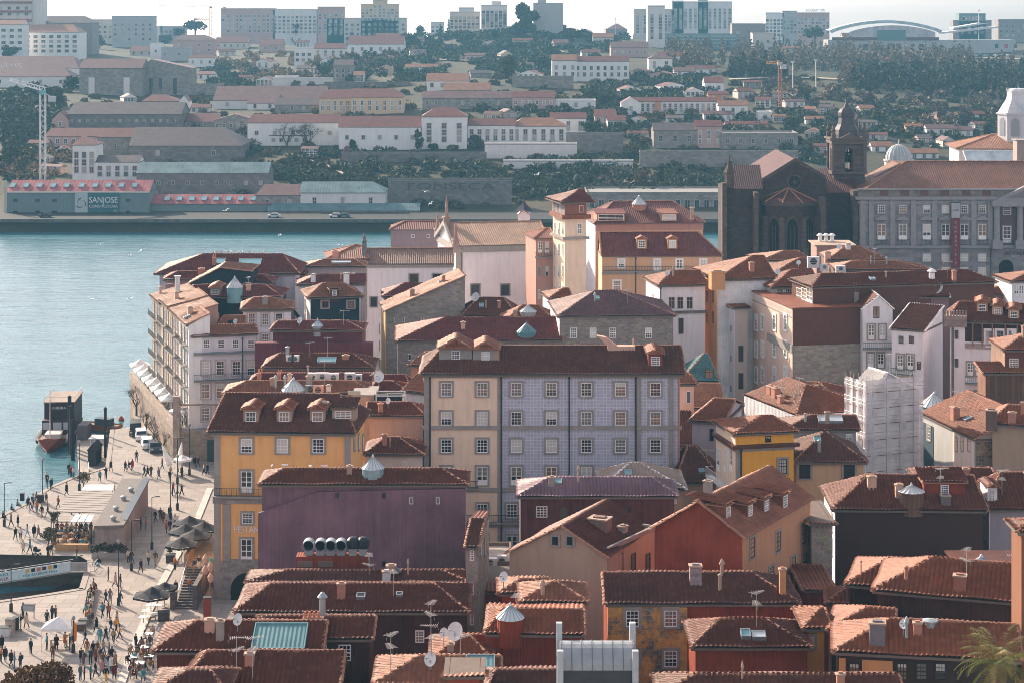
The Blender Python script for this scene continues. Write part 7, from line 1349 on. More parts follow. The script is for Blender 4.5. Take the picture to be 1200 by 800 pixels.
W_ = [  # px, py of the feet, clothes, pose, place
(33,596,'navy','dark','walk','on the quay left of the pergola'),(37,600,'white','denim','walk','on the quay left of the pergola'),(39,594,'pale blue','dark','stand','on the quay left of the pergola'),(43,601,'orange','denim','walkb','on the quay left of the pergola'),(49,606,'black','tan','walk','on the quay left of the pergola'),(56,605,'navy','denim','walkb','near the pergola corner'),(54,591,'charcoal','khaki','walk','by the water-side lamp'),(68,595,'rust','dark','walk','just left of the pergola slats'),(78,580,'black','dark','walkb','behind the pergola'),(56,572,'black','denim','stand','in a group behind the water-side lamp'),(60,573,'navy','dark','stand','in a group behind the water-side lamp'),
(13,617,'grey','dark','walk','near the first lamp post'),(21,617,'black','dark','hips','near the first lamp post'),(18,633,'black','charcoal','walk','on the pale paving at far left'),(24,633,'white','dark','walkb','on the pale paving at far left'),(32,630,'pale blue','pale blue','walk','left of the cafe olive tree'),(40,630,'black','khaki','stand','left of the cafe olive tree'),(45,630,'mauve','dark','walk','left of the cafe olive tree'),(27,648,'cream','grey','walk','just above the gangway banner'),(35,648,'teal','dark','walk','pushing a pram above the gangway'),(56,653,'black','dark','stand','above the gangway banner by the planter'),(60,652,'charcoal','tan','walk','above the gangway banner by the planter'),(90,655,'maroon','grey','stand','at the head of the gangway'),
(151,660,'cream','dark','walk','by the dark post at the pavilion corner'),(154,660,'black','denim','walkb','by the dark post at the pavilion corner'),(165,671,'navy','dark','walk','in the sun right of the planters'),(174,662,'cream','dark','walkb','at the edge of the pavilion shadow'),(182,662,'brown','tan','walk','at the edge of the pavilion shadow'),(127,680,'charcoal','dark','hips','right of the gangway railing'),
(182,612,'black','dark','walk','in the shade right of the pavilion'),(188,610,'navy','grey','walkb','in the shade right of the pavilion'),(191,613,'brown','rust','walk','in the shade right of the pavilion'),(195,624,'rust','dark','stand','left of the black parasols'),(199,623,'black','denim','stand','left of the black parasols'),(205,618,'white','dark','walk','left of the black parasols'),(199,606,'navy','dark','walk','behind the black parasols'),(203,579,'red','denim','walk','behind the two lamp posts'),(208,581,'grey','dark','walkb','behind the two lamp posts'),(213,581,'black','charcoal','walk','behind the two lamp posts'),(165,621,'black','dark','stand','against the pavilion wall in shade'),(171,621,'orange','denim','stand','against the pavilion wall in shade'),
(81,556,'black','dark','stand','by the jetty ramp'),(86,561,'cream','denim','stand','by the jetty ramp'),(83,559,'maroon','dark','stand','by the jetty ramp'),(55,568,'charcoal','dark','stand','on the quay edge behind the lamp'),(130,552,'dark','khaki','walk','near the jetty hut'),(147,552,'navy','dark','walk','in the middle of the upper plaza'),(151,552,'black','denim','walkb','in the middle of the upper plaza'),(155,551,'red','dark','stand','in the middle of the upper plaza'),(160,541,'black','navy','walk','on the boat ramp below the cars'),(169,559,'navy','charcoal','walk','in a trio on the upper plaza'),(173,559,'black','dark','walkb','in a trio on the upper plaza'),(177,558,'charcoal','denim','walk','in a trio on the upper plaza'),(186,561,'grey','dark','walk','left of the folded parasols'),(190,550,'black','navy','walkb','left of the folded parasols'),(199,564,'dark','dark','stand','in front of the folded parasols'),(213,559,'navy','dark','stand','right of the folded parasols'),(228,547,'black','denim','walk','below the terrace gate'),(232,547,'maroon','dark','walk','below the terrace gate'),(239,556,'cream','dark','walkb','by the hotel corner'),(243,556,'navy','charcoal','walk','by the hotel corner'),(202,581,'maroon','navy','stand','under the lantern behind the pavilion'),(117,564,'teal','dark','walk','behind the pavilion roof'),(124,561,'black','charcoal','phone','behind the pavilion roof'),
(24,738,'black','tan','phone','by the tilted notice board'),(31,736,'cream','brown','walk','by the tilted notice board'),(27,724,'grey','dark','stand','by the tilted notice board'),(36,766,'navy','dark','stand','alone on the lower left plaza'),(55,761,'teal','dark','stand','left of the stall tent'),(62,773,'brown','maroon','stand','in front of the stall tent'),(66,762,'black','dark','phone','in front of the stall tent'),(76,759,'orange','dark','phone','at the stall tent counter'),(82,761,'black','charcoal','stand','beside the orange flag'),(100,755,'black','denim','walk','right of the orange flag'),(61,727,'navy','dark','stand','behind the stall tent'),(65,727,'rust','dark','stand','behind the stall tent'),(55,733,'charcoal','dark','stand','behind the stall tent'),(13,780,'black','dark','walk','near the lower left corner'),(24,783,'navy','charcoal','stand','near the lower left corner'),(17,783,'grey','denim','stand','near the lower left corner'),(2,762,'black','dark','stand','at the left edge of the frame'),(1,776,'orange','dark','stand','at the left edge of the frame'),(6,775,'dark','navy','walk','at the left edge of the frame'),
(124,708,'navy','dark','walk','right of the seated row at the slip'),(129,707,'mauve','grey','walkb','right of the seated row at the slip'),(141,709,'navy','denim','walk','at the foot of the middle dark post'),(135,688,'cream','dark','walk','behind the middle dark post'),(141,689,'black','mauve','stand','behind the middle dark post'),(120,724,'teal','navy','walk','below the middle dark post'),(127,725,'rust','dark','walkb','below the middle dark post'),(113,740,'black','dark','walk','in the loose crowd above the dark patch'),(117,753,'teal','teal','stand','on the dark paving patch'),(124,752,'black','charcoal','walk','on the dark paving patch'),(130,742,'black','denim','walk','in the loose crowd above the dark patch'),(133,754,'tan','black','walkb','right of the dark paving patch'),(136,742,'yellow','dark','walk','in the loose crowd beside the kerb'),(140,750,'yellow','charcoal','walkb','in the loose crowd beside the kerb'),(137,733,'cream','navy','walk','in the loose crowd beside the kerb'),(159,760,'black','dark','stand','alone on the pale kerb line'),(98,780,'mauve','brown','stand','in the dense lower crowd'),(106,778,'teal','dark','stand','in the dense lower crowd'),(112,776,'rust','dark','stand','in the dense lower crowd'),(102,768,'rust','tan','stand','in the dense lower crowd'),(95,777,'black','denim','phone','in the dense lower crowd'),(117,776,'cream','tan','stand','in the dense lower crowd'),(121,783,'brown','denim','walk','in the dense lower crowd'),(127,785,'navy','pale blue','walk','in the dense lower crowd'),(130,786,'white','denim','stand','in the dense lower crowd'),(135,782,'tan','black','walk','in the dense lower crowd'),(99,797,'navy','dark','stand','at the bottom edge in the crowd'),(106,796,'teal','black','stand','at the bottom edge in the crowd'),(112,794,'black','dark','walk','at the bottom edge in the crowd'),(124,800,'black','yellow','walk','at the bottom edge in the crowd'),(94,797,'grey','denim','stand','at the bottom edge in the crowd'),(119,791,'pink','grey','walk','at the bottom edge in the crowd'),(134,796,'maroon','dark','walk','at the bottom edge in the crowd'),
(109,769,'black','dark','stand','among the crowd by the dark patch'),(114,769,'brown','dark','walk','among the crowd by the dark patch'),(121,768,'tan','denim','walk','among the crowd by the dark patch'),(128,772,'grey','black','stand','among the crowd below the patch'),(131,776,'black','tan','walkb','among the crowd below the patch')]
for a in W_: person(*a)
# on the stairs and above
for px, py, t_, b_, wh, z in ((205, 668, 'orange', 'dark', 'at the top of the stairs', 6.3), (227, 671, 'black', 'tan', 'beside the stair-head rail', 6.3), (233, 667, 'charcoal', 'white', 'beside the stair-head rail', 6.3), (248, 668, 'teal', 'grey', 'at the hotel side of the stair head', 6.3), (222, 694, 'orange', 'denim', 'on the lower flight of the stairs', 4.8), (206, 696, 'black', 'dark', 'on the lower flight of the stairs', 4.8)):
    person(px, py, t_, b_, 'stand', wh, z)
BENCH = M('plain', (.25, .19, .15)); k = 0
def seatobj(loc, lb, grp, rz=0):
    e = empty('cafe_chair', loc, rz, lb, 'chair', grp); return e
# chairs: one prototype, copied
cp = empty('cafe_chair', (0, 0, 0), 0, 'cafe chair', 'chair', 'chairs of the outdoor cafes')
mb = MB(); mb.box(-.2, .2, -.2, .2, .43, .47); mb.build('seat', M('plain', (.22, .15, .1)), cp); mb = MB(); mb.box(-.2, .2, .19, .22, .5, .85); mb.build('backrest', M('plain', (.22, .15, .1)), cp)
for x in (-.18, .18):
    for y in (-.18, .18): mb = MB(); mb.box(x-.018, x+.018, y-.018, y+.018, 0, .43); mb.build('leg', IRON, cp)
used0 = [False]
def chair(loc, rz, lb):
    c = cp if not used0[0] else copy_tree(cp); used0[0] = True; c.location = loc; c.rotation_euler = (0, 0, rz); c['label'] = lb; return c
tops = ['black', 'navy', 'rust', 'grey', 'tan', 'brown', 'white', 'charcoal', 'maroon', 'cream', 'dark', 'orange', 'teal', 'mauve', 'olive']
# cafe terrace under the pergola
rows = ['front', 'second', 'third', 'back']
for r_ in range(4):
    for c_ in range(8):
        px = 63+c_*5.6+r_*1.3; py = 641-r_*6.2; loc = G(px, py); rz = R(random.choice((80, -90, 10, 170))+random.uniform(-20, 20)); tp = tops[(r_*5+c_*2) % 15]
        chair(loc, rz, 'cafe chair in the %s row under the pergola, %s from the left' % (rows[r_], nm[c_])); person(px, py, tp, tops[(r_+c_*3+1) % 15] if tops[(r_+c_*3+1) % 15] in CL else 'dark', 'sit', 'in the %s terrace row under the pergola' % rows[r_], loc=loc, rz=rz)
for r_ in range(3):
    for c_ in range(3):
        px = 69+c_*14+r_*1.5; py = 638-r_*7.5; e = empty('cafe_table', G(px, py), 0, 'timber cafe table under the pergola, %s of the %s row' % (['left', 'middle', 'right'][c_], ['front', 'middle', 'back'][r_]), 'table', 'cafe tables under the pergola'); mb = MB(); mb.box(-.4, .4, -.35, .35, .72, .76); mb.build('table_top', M('plain', (.4, .24, .13)), e); mb = MB(); mb.tube((0, 0, 0), (0, 0, .72), .04); mb.build('leg', IRON, e)
# seated outdoor crowd at the bottom, with tables
i = 0
for px, py in ((150, 778), (153, 768), (156, 786), (158, 776), (161, 768), (163, 790), (165, 780), (166, 760), (168, 770), (170, 752), (171, 786), (172, 776), (174, 764), (176, 756), (177, 784), (178, 772), (179, 746), (155, 795), (168, 796)):
    loc = G(px, py); rz = random.uniform(0, 6.28); chair(loc, rz, 'outdoor cafe chair under the person in the %s seat of the lower right crowd' % (nm+['tenth', 'eleventh', 'twelfth', 'thirteenth', 'fourteenth', 'fifteenth', 'sixteenth', 'seventeenth', 'eighteenth', 'nineteenth'])[i]); person(px, py, tops[(i*4) % 15], ['dark', 'denim', 'black', 'grey', 'navy'][i % 5], 'sit', 'at the crowded tables by the lower brown roof', loc=loc, rz=rz); i += 1
for px, py, lb in ((156, 777, 'white cafe table amid the lower right crowd, leftmost'), (164, 784, 'white cafe table amid the lower right crowd, nearest the camera'), (170, 765, 'white cafe table amid the lower right crowd, middle'), (175, 776, 'white cafe table amid the lower right crowd, by the roof'), (174, 750, 'white cafe table at the back of the lower right crowd')): table(px, py, lb)
# row sitting on the slip wall
mb = MB(); a, c = G(103, 700), G(108, 735); mb.prism([G(108, 690)+up*.45, G(113, 690)+up*.45, G(104, 733)+up*.45, G(97, 733)+up*.45], (0, 0, -.45)); tag(mb.build('stone_bench', M('stone', (.3, .25, .21), p=.4)), 'long low stone bench beside the slip, lined with seated people', 'bench')
for j, (px, py) in enumerate(((109, 690), (111, 695), (107, 697), (110, 702), (106, 704), (109, 709), (104, 711), (107, 716), (102, 718), (105, 723), (100, 726), (103, 730), (109, 728))): person(px, py, tops[(j*7+1) % 15], ['dark', 'denim', 'black', 'grey'][j % 4], 'sit', 'on the stone bench beside the slip', rz=random.choice((-1.4, 1.5))+random.uniform(-.4, .4))
for j, (px, py, t_) in enumerate(((3, 606, 'black'), (13, 597, 'navy'), (20, 592, 'grey'), (42, 583, 'maroon'), (38, 585, 'charcoal'), (112, 662, 'teal'), (114, 658, 'black'))): person(px, py, t_, 'dark', 'sit', 'on the edge of the quay', rz=1.6, seat=-.4)
for j, px in enumerate((206, 210, 214, 218)): person(px, 500, tops[j*3], 'dark', 'stand', 'on the terrace beside the lone white parasol', 8.5)
e = empty('pram', G(43, 650), R(70), 'dark pram being pushed along above the gangway', 'pram'); mb = MB(); mb.box(-.25, .25, -.4, .35, .5, .75); mb.lathe((0, .2, .72), [(.27, 0), (.25, .2), (.05, .36)], 10); mb.build('body', M('plain', (.03, .035, .045)), e)
for x in (-.27, .27):
    for y in (-.35, .35): mb = MB(); mb.tube((x-.02, y, .16), (x+.02, y, .16), .16, n=12); mb.build('wheel', IRON, e)
mb = MB(); mb.tube((0, .4, .7), (0, .75, 1.0), .02); mb.tube((-.2, .75, 1.0), (.2, .75, 1.0), .02)
for x in (-.25, .25): mb.tube((x, -.35, .16), (x*.8, .1, .5), .02); mb.tube((x, .35, .16), (x*.8, -.1, .5), .02)
mb.build('frame', ZINC, e)
# labels single each person out
for P in PEOPLE:
    same = [Q for Q in PEOPLE if Q[1] == P[1]]
    if len(same) > 1:
        same.sort(key=lambda Q: Q[2])
        for j, Q in enumerate(same): Q.append(', %s' % (['leftmost', 'second left', 'third left', 'fourth left', 'fifth left'][j] if j < len(same)-1 or len(same) > 5 else 'rightmost'))
        for Q in same: Q[1] += Q[5]
for P in PEOPLE: tag(P[0], P[1], 'person', 'people on the quay')
# ================================================================== the far bank
for k_, m_ in (('FWIN', 0),): pass
def fwin(w, h, sur, gl):
    key = ('fw', round(w, 1), round(h, 1), sur, gl)
    if key not in WM:
        mb = MB(); x, z = w/2, h/2; t = .22
        mb.box(-x-t, x+t, -.12, .02, z, z+t); mb.box(-x-t, x+t, -.16, .02, -z-t, -z); mb.box(-x-t, -x, -.12, .02, -z, z); mb.box(x, x+t, -.12, .02, -z, z); mb.poly([(-x, -.04, -z), (x, -.04, -z), (x, -.04, z), (-x, -.04, z)], 1); mb.box(-.05, .05, -.08, -.04, -z, z); mb.box(-x, x, -.08, -.04, -.05, .05)
        o = mb.build('window', [sur, gl]); WM[key] = o.data; bpy.data.objects.remove(o)
    return WM[key]
FG = [glass((.03, .035, .04)), glass((.05, .05, .06), .12), glass((.3, .28, .26), .3)]
FSUR = M('plain', (.42, .38, .35)); FSW = M('plain', (.6, .6, .6))
FR = {'r': M('tile', (.17, .052, .04), p=.9), 'd': M('tile', (.12, .085, .08), p=.5), 'o': M('tile', (.27, .12, .065), p=.5), 'p': M('ribs', (.26, .085, .09), .8, 0, 1.2), 's': M('ribs', (.10, .16, .17), .7, 0, 1.0), 'g': M('plain', (.25, .24, .23)), 'b': M('tile', (.17, .085, .075), p=.5)}  # dark and brown roofs lightened: some of the haze sits in their colour
FWL = {'w': PL(.70, .68, .66), 's': M('stone', (.29, .25, .225), p=.5), 'd': M('stone', (.2, .175, .165), p=.5), 'y': PL(.60, .42, .26), 'p': PL(.46, .30, .26), 'g': PL(.38, .37, .37), 'c': PL(.52, .46, .41), 'o': PL(.55, .22, .08), 'l': PL(.62, .58, .56), 'n': M('plaster', (.16, .21, .215)), 'k': PL(.24, .2, .19)}  # stone walls lightened likewise, so their colour holds some of the haze
def FB(label, cat, x0, x1, yb, ye, kind, yr, wl, rc, nx=0, ny=0, ww=1.1, wh=1.6, yaw=0, Y=None, rx0=None, rx1=None, D=None, g=None, name=None, sur=None, top=.18, bot=.2, group=None):
    RECTS.append((x0, min(yr or ye, ye), x1, yb)); xm = (x0+x1)/2; Y = Y or farY(xm, yb); zb = min(TZ(X_(x0, Y), Y), TZ(X_(x1, Y), Y+10), Z_(yb, Y))-3
    b = B(name or {'apartment block': 'apartment_block', 'warehouse': 'warehouse', 'wall': 'stone_wall'}.get(cat, 'far_house'), label, cat, x0, x1, Y, ye, D=D or (None if kind in ('hip', 'shed') and yr and abs(yr-ye) > 1.5 else max(9, min(22, (x1-x0)*Y/F*.55))), yaw=yaw, zb=zb, wall=FWL[wl], far=True, group=group)
    if kind == 'flat': b.D = b.D or 14; b.roof('flat', 0, mat=FR[rc], ov=.1, rise=.6, fas=FWL[wl])
    elif kind == 'gy': b.D = b.D or 20; b.roof('gy', yr, rx0 or (x0+x1)/2, mat=FR[rc], ov=.3)
    else: b.roof(kind, yr, rx0, rx1, mat=FR[rc], ov=.3)
    zbase = Z_(yb, Y)-zb; H = b.h-zbase
    for i in range(nx):
        for j in range(ny):
            x = b.W*(i+.5)/nx; z = zbase+H*(bot+(1-top-bot)*(j+.5)/ny) if ny > 1 else zbase+H*.55
            link('window', fwin(ww, wh, sur or (FSW if wl in 'ypo' else FSUR), random.choice(FG) if g is None else FG[g]), b.o, (x, -.02, z))
    return b
RECTS = []; AB = 'apartment block'; WH = 'warehouse'
# skyline
b = FB('tall grey flats with red-brown balcony bands, cut by the top left corner', AB, -14, 36, 62, -6, 'flat', 0, 'c', 'g', 5, 6, 2.2, 1.8, D=16)
for k in range(6): b.full('F', 2+k*10.5, 4.5+k*10.5, M('plain', (.26, .1, .085)), 1.0, 'balcony')
FB('blank grey stairwell block attached beside the banded balcony flats', AB, 36, 49, 62, -4, 'flat', 0, 'l', 'g', 0, 0, D=16)
FB('long white flats under a pale strip roof at upper left', AB, -10, 28, 69, 29, 'hip', 24, 'w', 'o', 4, 4, 2.4, 1.6, top=.08); b = FB('wide white flats with four window rows and a dark flank at upper left', AB, 28, 92, 69, 38, 'hip', 29, 'w', 'o', 7, 4, 2.4, 1.6, top=.08, rx1=86); FB('dark-roofed flats rising behind the wide white flats', AB, 34, 108, 62, 27, 'hip', 19, 'k', 'd', 6, 1, 2, 1.4, rx0=40, rx1=100)
for x0, x1, yb, ye, wl, nx, ny, lb in ((108, 132, 52, 24, 'c', 4, 3, 'small grey-pink flats right of the dark roof'), (131, 180, 56, 20, 'g', 6, 4, 'concrete flats with horizontal bands below the bare tree'), (153, 190, 51, 32, 'l', 0, 0, 'blank grey box building in front of the concrete flats'), (188, 216, 51, 32, 'g', 6, 3, 'low office block with tight windows beside the blank box'), (259, 322, 46, 11, 'p', 12, 5, 'long pinkish flats right of the yellow crane'), (320, 371, 47, 12, 'l', 10, 5, 'pale slab of flats next to the long pinkish one'), (372, 403, 47, 9, 'p', 5, 6, 'stepped pink flats standing higher than the pale slab'), (383, 476, 48, 22, 'c', 14, 3, 'low wide flats in front of the ochre towers'), (423, 437, 30, 6, 'y', 3, 4, 'left shoulder of ochre tower flats on the skyline'), (437, 453, 30, 1, 'y', 3, 5, 'tallest middle ochre tower block on the skyline'), (453, 467, 30, 6, 'y', 3, 4, 'right shoulder of ochre tower flats on the skyline'), (505, 520, 42, 27, 'l', 3, 2, 'low pale house block left of the cypress pair'), (527, 562, 39, 15, 'c', 7, 4, 'beige flats right of the cypress pair'), (538, 555, 30, 10, 'l', 4, 3, 'pale lift tower over the beige flats'), (564, 594, 39, 7, 'l', 6, 6, 'tall pale flats left of the big dark tree'), (576, 587, 36, 3, 'l', 2, 6, 'slim pale flats core beside the big dark tree'), (625, 660, 42, 5, 'g', 0, 0, 'blank grey tower right of the big dark tree'), (630, 640, 40, -2, 'g', 0, 0, 'narrow service shaft above the blank grey tower'), (743, 760, 46, 12, 'c', 2, 6, 'slim beige tower, left of the tower cluster'), (759, 779, 56, 8, 'l', 2, 8, 'tall pale slab in front of the tower cluster'), (778, 791, 44, 12, 'c', 3, 6, 'narrow tower between the pale slab and big block'), (789, 858, 42, 3, 'l', 12, 7, 'biggest pale block with many small windows on the skyline'), (787, 801, 42, 2, 'l', 0, 0, 'blank sunlit flank tower of the biggest pale block'), (818, 830, 40, 0, 'g', 0, 0, 'roof plant room over the biggest pale block'), (858, 897, 57, 29, 'k', 3, 2, 'brown shopping block right of the biggest pale block'), (882, 906, 60, 40, 'c', 2, 1, 'cylindrical-looking beige annexe of the shopping block'), (897, 919, 50, 16, 'w', 5, 5, 'bright white hotel wing on the skyline'), (917, 934, 46, 14, 'g', 4, 5, 'dark glazed middle of the hotel'), (934, 972, 46, 16, 'p', 9, 5, 'pink-beige hotel wing with rooftop letters'), (1170, 1204, 50, 24, 'k', 5, 3, 'brown-grey flats at the top right corner'), (1124, 1155, 44, 17, 'n', 0, 0, 'dark billboard block with a car maker sign on the skyline'), (1117, 1162, 46, 25, 'k', 6, 2, 'dark office floors under the billboard')):
    b = FB(lb, AB, x0, x1, yb, ye, 'flat', 0, wl, 'g', nx, ny, 1.9, 1.7, D=14)
    if lb.startswith('dark billboard'): q = b.hit('F', 1139, 22); text('sign_lettering', 'HYUNDAI', 4.6, M('plain', (.75, .55, .6)), b.o, (q.x+1.5, -.2, q.z), w=13); mb = MB(); mb.lathe((0, 0, 0), [(1.9, 0), (1.9, .1), (1.4, .1), (1.4, 0)], 16); mb.build('sign_emblem', M('plain', (.75, .55, .6)), b.o, loc=(q.x-7.2, -.25, q.z), rot=(R(90), 0, 0))
    if 'rooftop letters' in lb: q = b.hit('F', 956, 12.5); text('roof_lettering', 'HOLIDAY INN', 3.4, M('plain', (.12, .16, .17)), b.o, (q.x, 1, q.z), w=16)
b = FB('open multi-level car park below the biggest pale block', 'car park', 775, 862, 58, 41, 'flat', 0, 'n', 'g', name='car_park')
for k in range(4): b.full('F', 42+k*4, 43.4+k*4, M('plain', (.3, .33, .33)), .4, 'parapet')
# shopping centre with a glass arch
Ya = farY(1036, 62); e = empty('arched_hall', (X_(1036, Ya), Ya, Z_(62, Ya)-2), 0, 'long hall with a shallow glass arch roof on the right skyline', 'hall'); Z = lambda py: Z_(py, Ya)-Z_(62, Ya)+2; X2 = lambda px: X_(px, Ya)-X_(1036, Ya)
mb = MB(); mb.box(X2(970), X2(1190), 0, 20, -3, Z(47)); mb.build('wall', FWL['g'], e)
arc = lambda x0, x1, y0, y1, n=20: [(X2(x0+(x1-x0)*k/n), Z(y0-(y0-y1)*math.sin(math.pi*k/n)**.8)) for k in range(n+1)]
a1 = arc(972, 1104, 36, 24); a2 = arc(974, 1102, 39.5, 27.5); mb = MB()
for (x0, z0), (x1, z1), (u0, w0), (u1, w1) in zip(a1, a1[1:], a2, a2[1:]): mb.poly([(x0, -1, z0), (x1, -1, z1), (u1, -1, w1), (u0, -1, w0)]); mb.poly([(x0, -1, z0), (x1, -1, z1), (x1, 22, z1), (x0, 22, z0)])
mb.build('arch_roof', M('ribs', (.34, .4, .42), .5, 0, 3), e)
a3 = arc(995, 1096, 38, 30); mb = MB(); mb.prism([(x, -.5, z) for x, z in a3]+[(X2(1096), -.5, Z(44)), (X2(995), -.5, Z(44))], (0, .4, 0)); mb.build('glazing', M('ribs', (.36, .33, .35), .35, 0, 2), e)
mb = MB(); mb.box(X2(1028), X2(1061), -1, -.5, Z(47), Z(35.5)); mb.build('entrance_glazing', glass((.06, .13, .14), .15), e); mb = MB(); mb.box(X2(975), X2(1100), -.7, 0, Z(47.5), Z(44)); mb.build('red_band', M('plain', (.14, .06, .055)), e)
for k, px in enumerate((1011, 1020, 1043, 1050, 1077)): mb = MB(); mb.box(X2(px), X2(px+6), -.15, 0, Z(59), Z(52)); mb.build('door', FG[k % 2], e)
mb = MB(); mb.prism([(X2(1104), -1, Z(40)), (X2(1170), -1, Z(33)), (X2(1170), -1, Z(31)), (X2(1140), -1, Z(34)), (X2(1104), -1, Z(38))], (0, 16, 0)); mb.prism([(X2(1118), 2, Z(34)), (X2(1160), 2, Z(27.5)), (X2(1150), 2, Z(27)), (X2(1118), 2, Z(32.5))], (0, 14, 0)); mb.build('wing_roof', FSW, e)
for px, c in ((1168, (.03, .09, .1)), (1179, (.4, .06, .09)), (1190, (.1, .11, .12))): mb = MB(); mb.box(X2(px-2), X2(px+2), -.15, 0, Z(56.5), Z(52)); mb.build('poster_sign', M('plain', c), e)
# warehouses and lodges on the left slope
b = FB('white-ended wine lodge with big letters on its dark roof', WH, -60, 92, 98, 80, 'hip', 66, 'w', 'b', 0, 0, rx1=86); q = b.hit('RF', 0, 81.5); p_, n_ = b.pl['RF']; text('roof_lettering', "GRAHAM'S", 3.9, M('plain', (.62, .6, .58)), b.o, (q.x, q.y-.9, q.z+1.7), (R(78), 0, 0), w=24, ext=.2)
FB('low dark roof in front of the lettered wine lodge', WH, -60, 83, 103, 90, 'hip', 80, 'w', 'b', 6, 1, rx1=76)
b = FB('long grey stone warehouse with paired bays and a maroon roof', WH, 93, 166, 112, 80, 'hip', 69, 's', 'b', 0, 0, 2, 6, rx0=98)
for px in (104, 145): b.band('F', px, px+7, 91, 111, FWL['l'], .5, 'doorway')
b = FB('stone gable warehouse facing the river beside the long one', WH, 163, 225, 112, 80, 'gy', 70, 's', 'b', 0, 0, rx0=178)
for px in (177, 188, 205): b.band('F', px-2, px+2, 92, 111, FG[0], .1, 'doorway')
FB('dark stone lodge with a gabled end above the red-roofed houses', WH, 79, 212, 151, 134, 'hip', 120, 'd', 'd', 14, 1, .8, 1, rx0=88); FB('lit pyramid roof over a glazed dark storey on the left slope', 'house', 166, 208, 127, 119, 'hip', 111, 'k', 'r', 8, 1, 1, 1.2, rx0=178, rx1=195); FB('tiny white chapel-like gable right of the pyramid roof', 'house', 210, 221, 128, 119, 'gy', 112, 'w', 'r'); FB('row of low gables with a pink roof under the chapel-like house', WH, 205, 255, 149, 143, 'hip', 133, 's', 'r', 5, 1, .8, 1); FB('grey gabled sheds in a row right of the pink roof', WH, 250, 300, 155, 141, 'gy', 134, 's', 'r', 6, 1, .9, 1.4)
FB('dark-roofed slate warehouse with white lower wall at mid left', WH, 253, 322, 126, 119, 'hip', 101, 'w', 'b'); FB('pinkish house with a red roof behind the white crane', 'house', 53, 120, 173, 160, 'hip', 150, 'p', 'r', 7, 1, 1.2, 1.8, rx0=60); FB('weathered gable house with its left slope in sun', 'house', 114, 155, 183, 161, 'hip', 150, 's', 'r', 3, 1, rx0=126); FB('small brick gable with pale edge left of the slate lodge', 'house', 61, 80, 152, 140, 'gy', 131, 'p', 'r', 1, 1); FB('low red-roofed house half behind the white crane mast', 'house', 33, 56, 176, 168, 'hip', 164, 'g', 'r', 2, 1)
FB('slim white three-storey house with stacked balconies', 'house', 85, 112, 212, 170, 'hip', 160, 'w', 'r', 3, 3, 1.3, 2.0, rx0=96, rx1=101); FB('low white house row with stone-framed windows beside the slim one', 'house', 112, 163, 212, 190, 'hip', 182, 'w', 'd', 5, 2, 1.3, 1.4); FB('huge dark-roofed stone shed on the left slope', WH, 152, 283, 190, 171, 'hip', 149, 'd', 'd', 2, 1, rx0=158, rx1=262); FB('long mossy stone warehouse under a slate roof, lower left', WH, 160, 314, 229, 203, 'hip', 190, 'd', 's', 9, 1, 1, 1.2)
# quayside
SJ = FB('quayside warehouse under repair, netted wall, red roof and builder banner', WH, 8, 174, 272, 225.5, 'hip', 211, 'n', 'p', Y=672); b = SJ
for k in range(10): b.sky(15+k*15.8 if k < 5 else 96+(k-5)*15.5, 218, 1.8, 3.0, mat=GLR)
b.band('F', 8, 174, 255, 273, M('stone', (.42, .37, .34), p=.4), 1.2, 'wall').full('F', 224.5, 226.5, M('plain', (.5, .46, .4)), .3, 'cornice').wins('F', [18, 44, 64, 92, 150], [235, 249], 6, 4, 'far', None, M('plain', (.2, .25, .26)), g=0).band('F', 5, 8.5, 212, 264, M('plain', (.5, .45, .38)), .4, 'scaffold_tower')
mb = MB(); a0, a1, a2 = b.hit('F', 88, 226), b.hit('F', 103, 251), b.hit('F', 140, 250.5); mb.box(a0.x, a1.x, -.5, -.4, a1.z, a0.z, 0); mb.box(a1.x, a2.x, -.5, -.4, a2.z, a0.z, 1); bn = mb.build('banner', [M('plain', (.42, .46, .46)), M('plain', (.05, .13, .15))], b.o)
text('lettering', 'SANJOSE', 2.8, M('plain', (.7, .7, .7)), bn, ((a1.x+a2.x)/2, -.54, (a0.z+a2.z)/2+1.0), w=9.6); text('lettering', 'CONSTRUTORA', 1.35, M('plain', (.6, .6, .6)), bn, ((a1.x+a2.x)/2, -.54, (a0.z+a2.z)/2-1.1), w=9.6); text('lettering', 'GSJ', .9, M('plain', (.5, .52, .52)), bn, (a2.x-1.3, -.54, a2.z+1.0))
mb = MB(); cx, cz = (a0.x+a1.x)/2, (a0.z+a1.z)/2
for k in range(3):
    for j in range(5):
        t0, t1 = R(k*120+90+j*20), R(k*120+90+j*20+20); r0, r1 = 1.55-.12*j, 1.55-.12*(j+1); w0, w1 = .45-.07*j, .45-.07*(j+1); mb.poly([(cx+r0*math.cos(t0), -.52, cz+r0*math.sin(t0)), (cx+r1*math.cos(t1), -.52, cz+r1*math.sin(t1)), (cx+(r1+w1)*math.cos(t1), -.52, cz+(r1+w1)*math.sin(t1)), (cx+(r0+w0)*math.cos(t0), -.52, cz+(r0+w0)*math.sin(t0))])
mb.build('emblem', M('plain', (.05, .1, .11)), bn)
b = FB('lower netted quayside warehouse with pink roof right of the banner', WH, 177, 316, 272, 239, 'hip', 228, 'n', 'p', Y=676); b.band('F', 177, 316, 255, 273, M('stone', (.40, .35, .33), p=.4), 1.2, 'wall')
for k in range(9): b.sky(196+k*14.4, 233.5, 1.8, 3.0, mat=GLR)
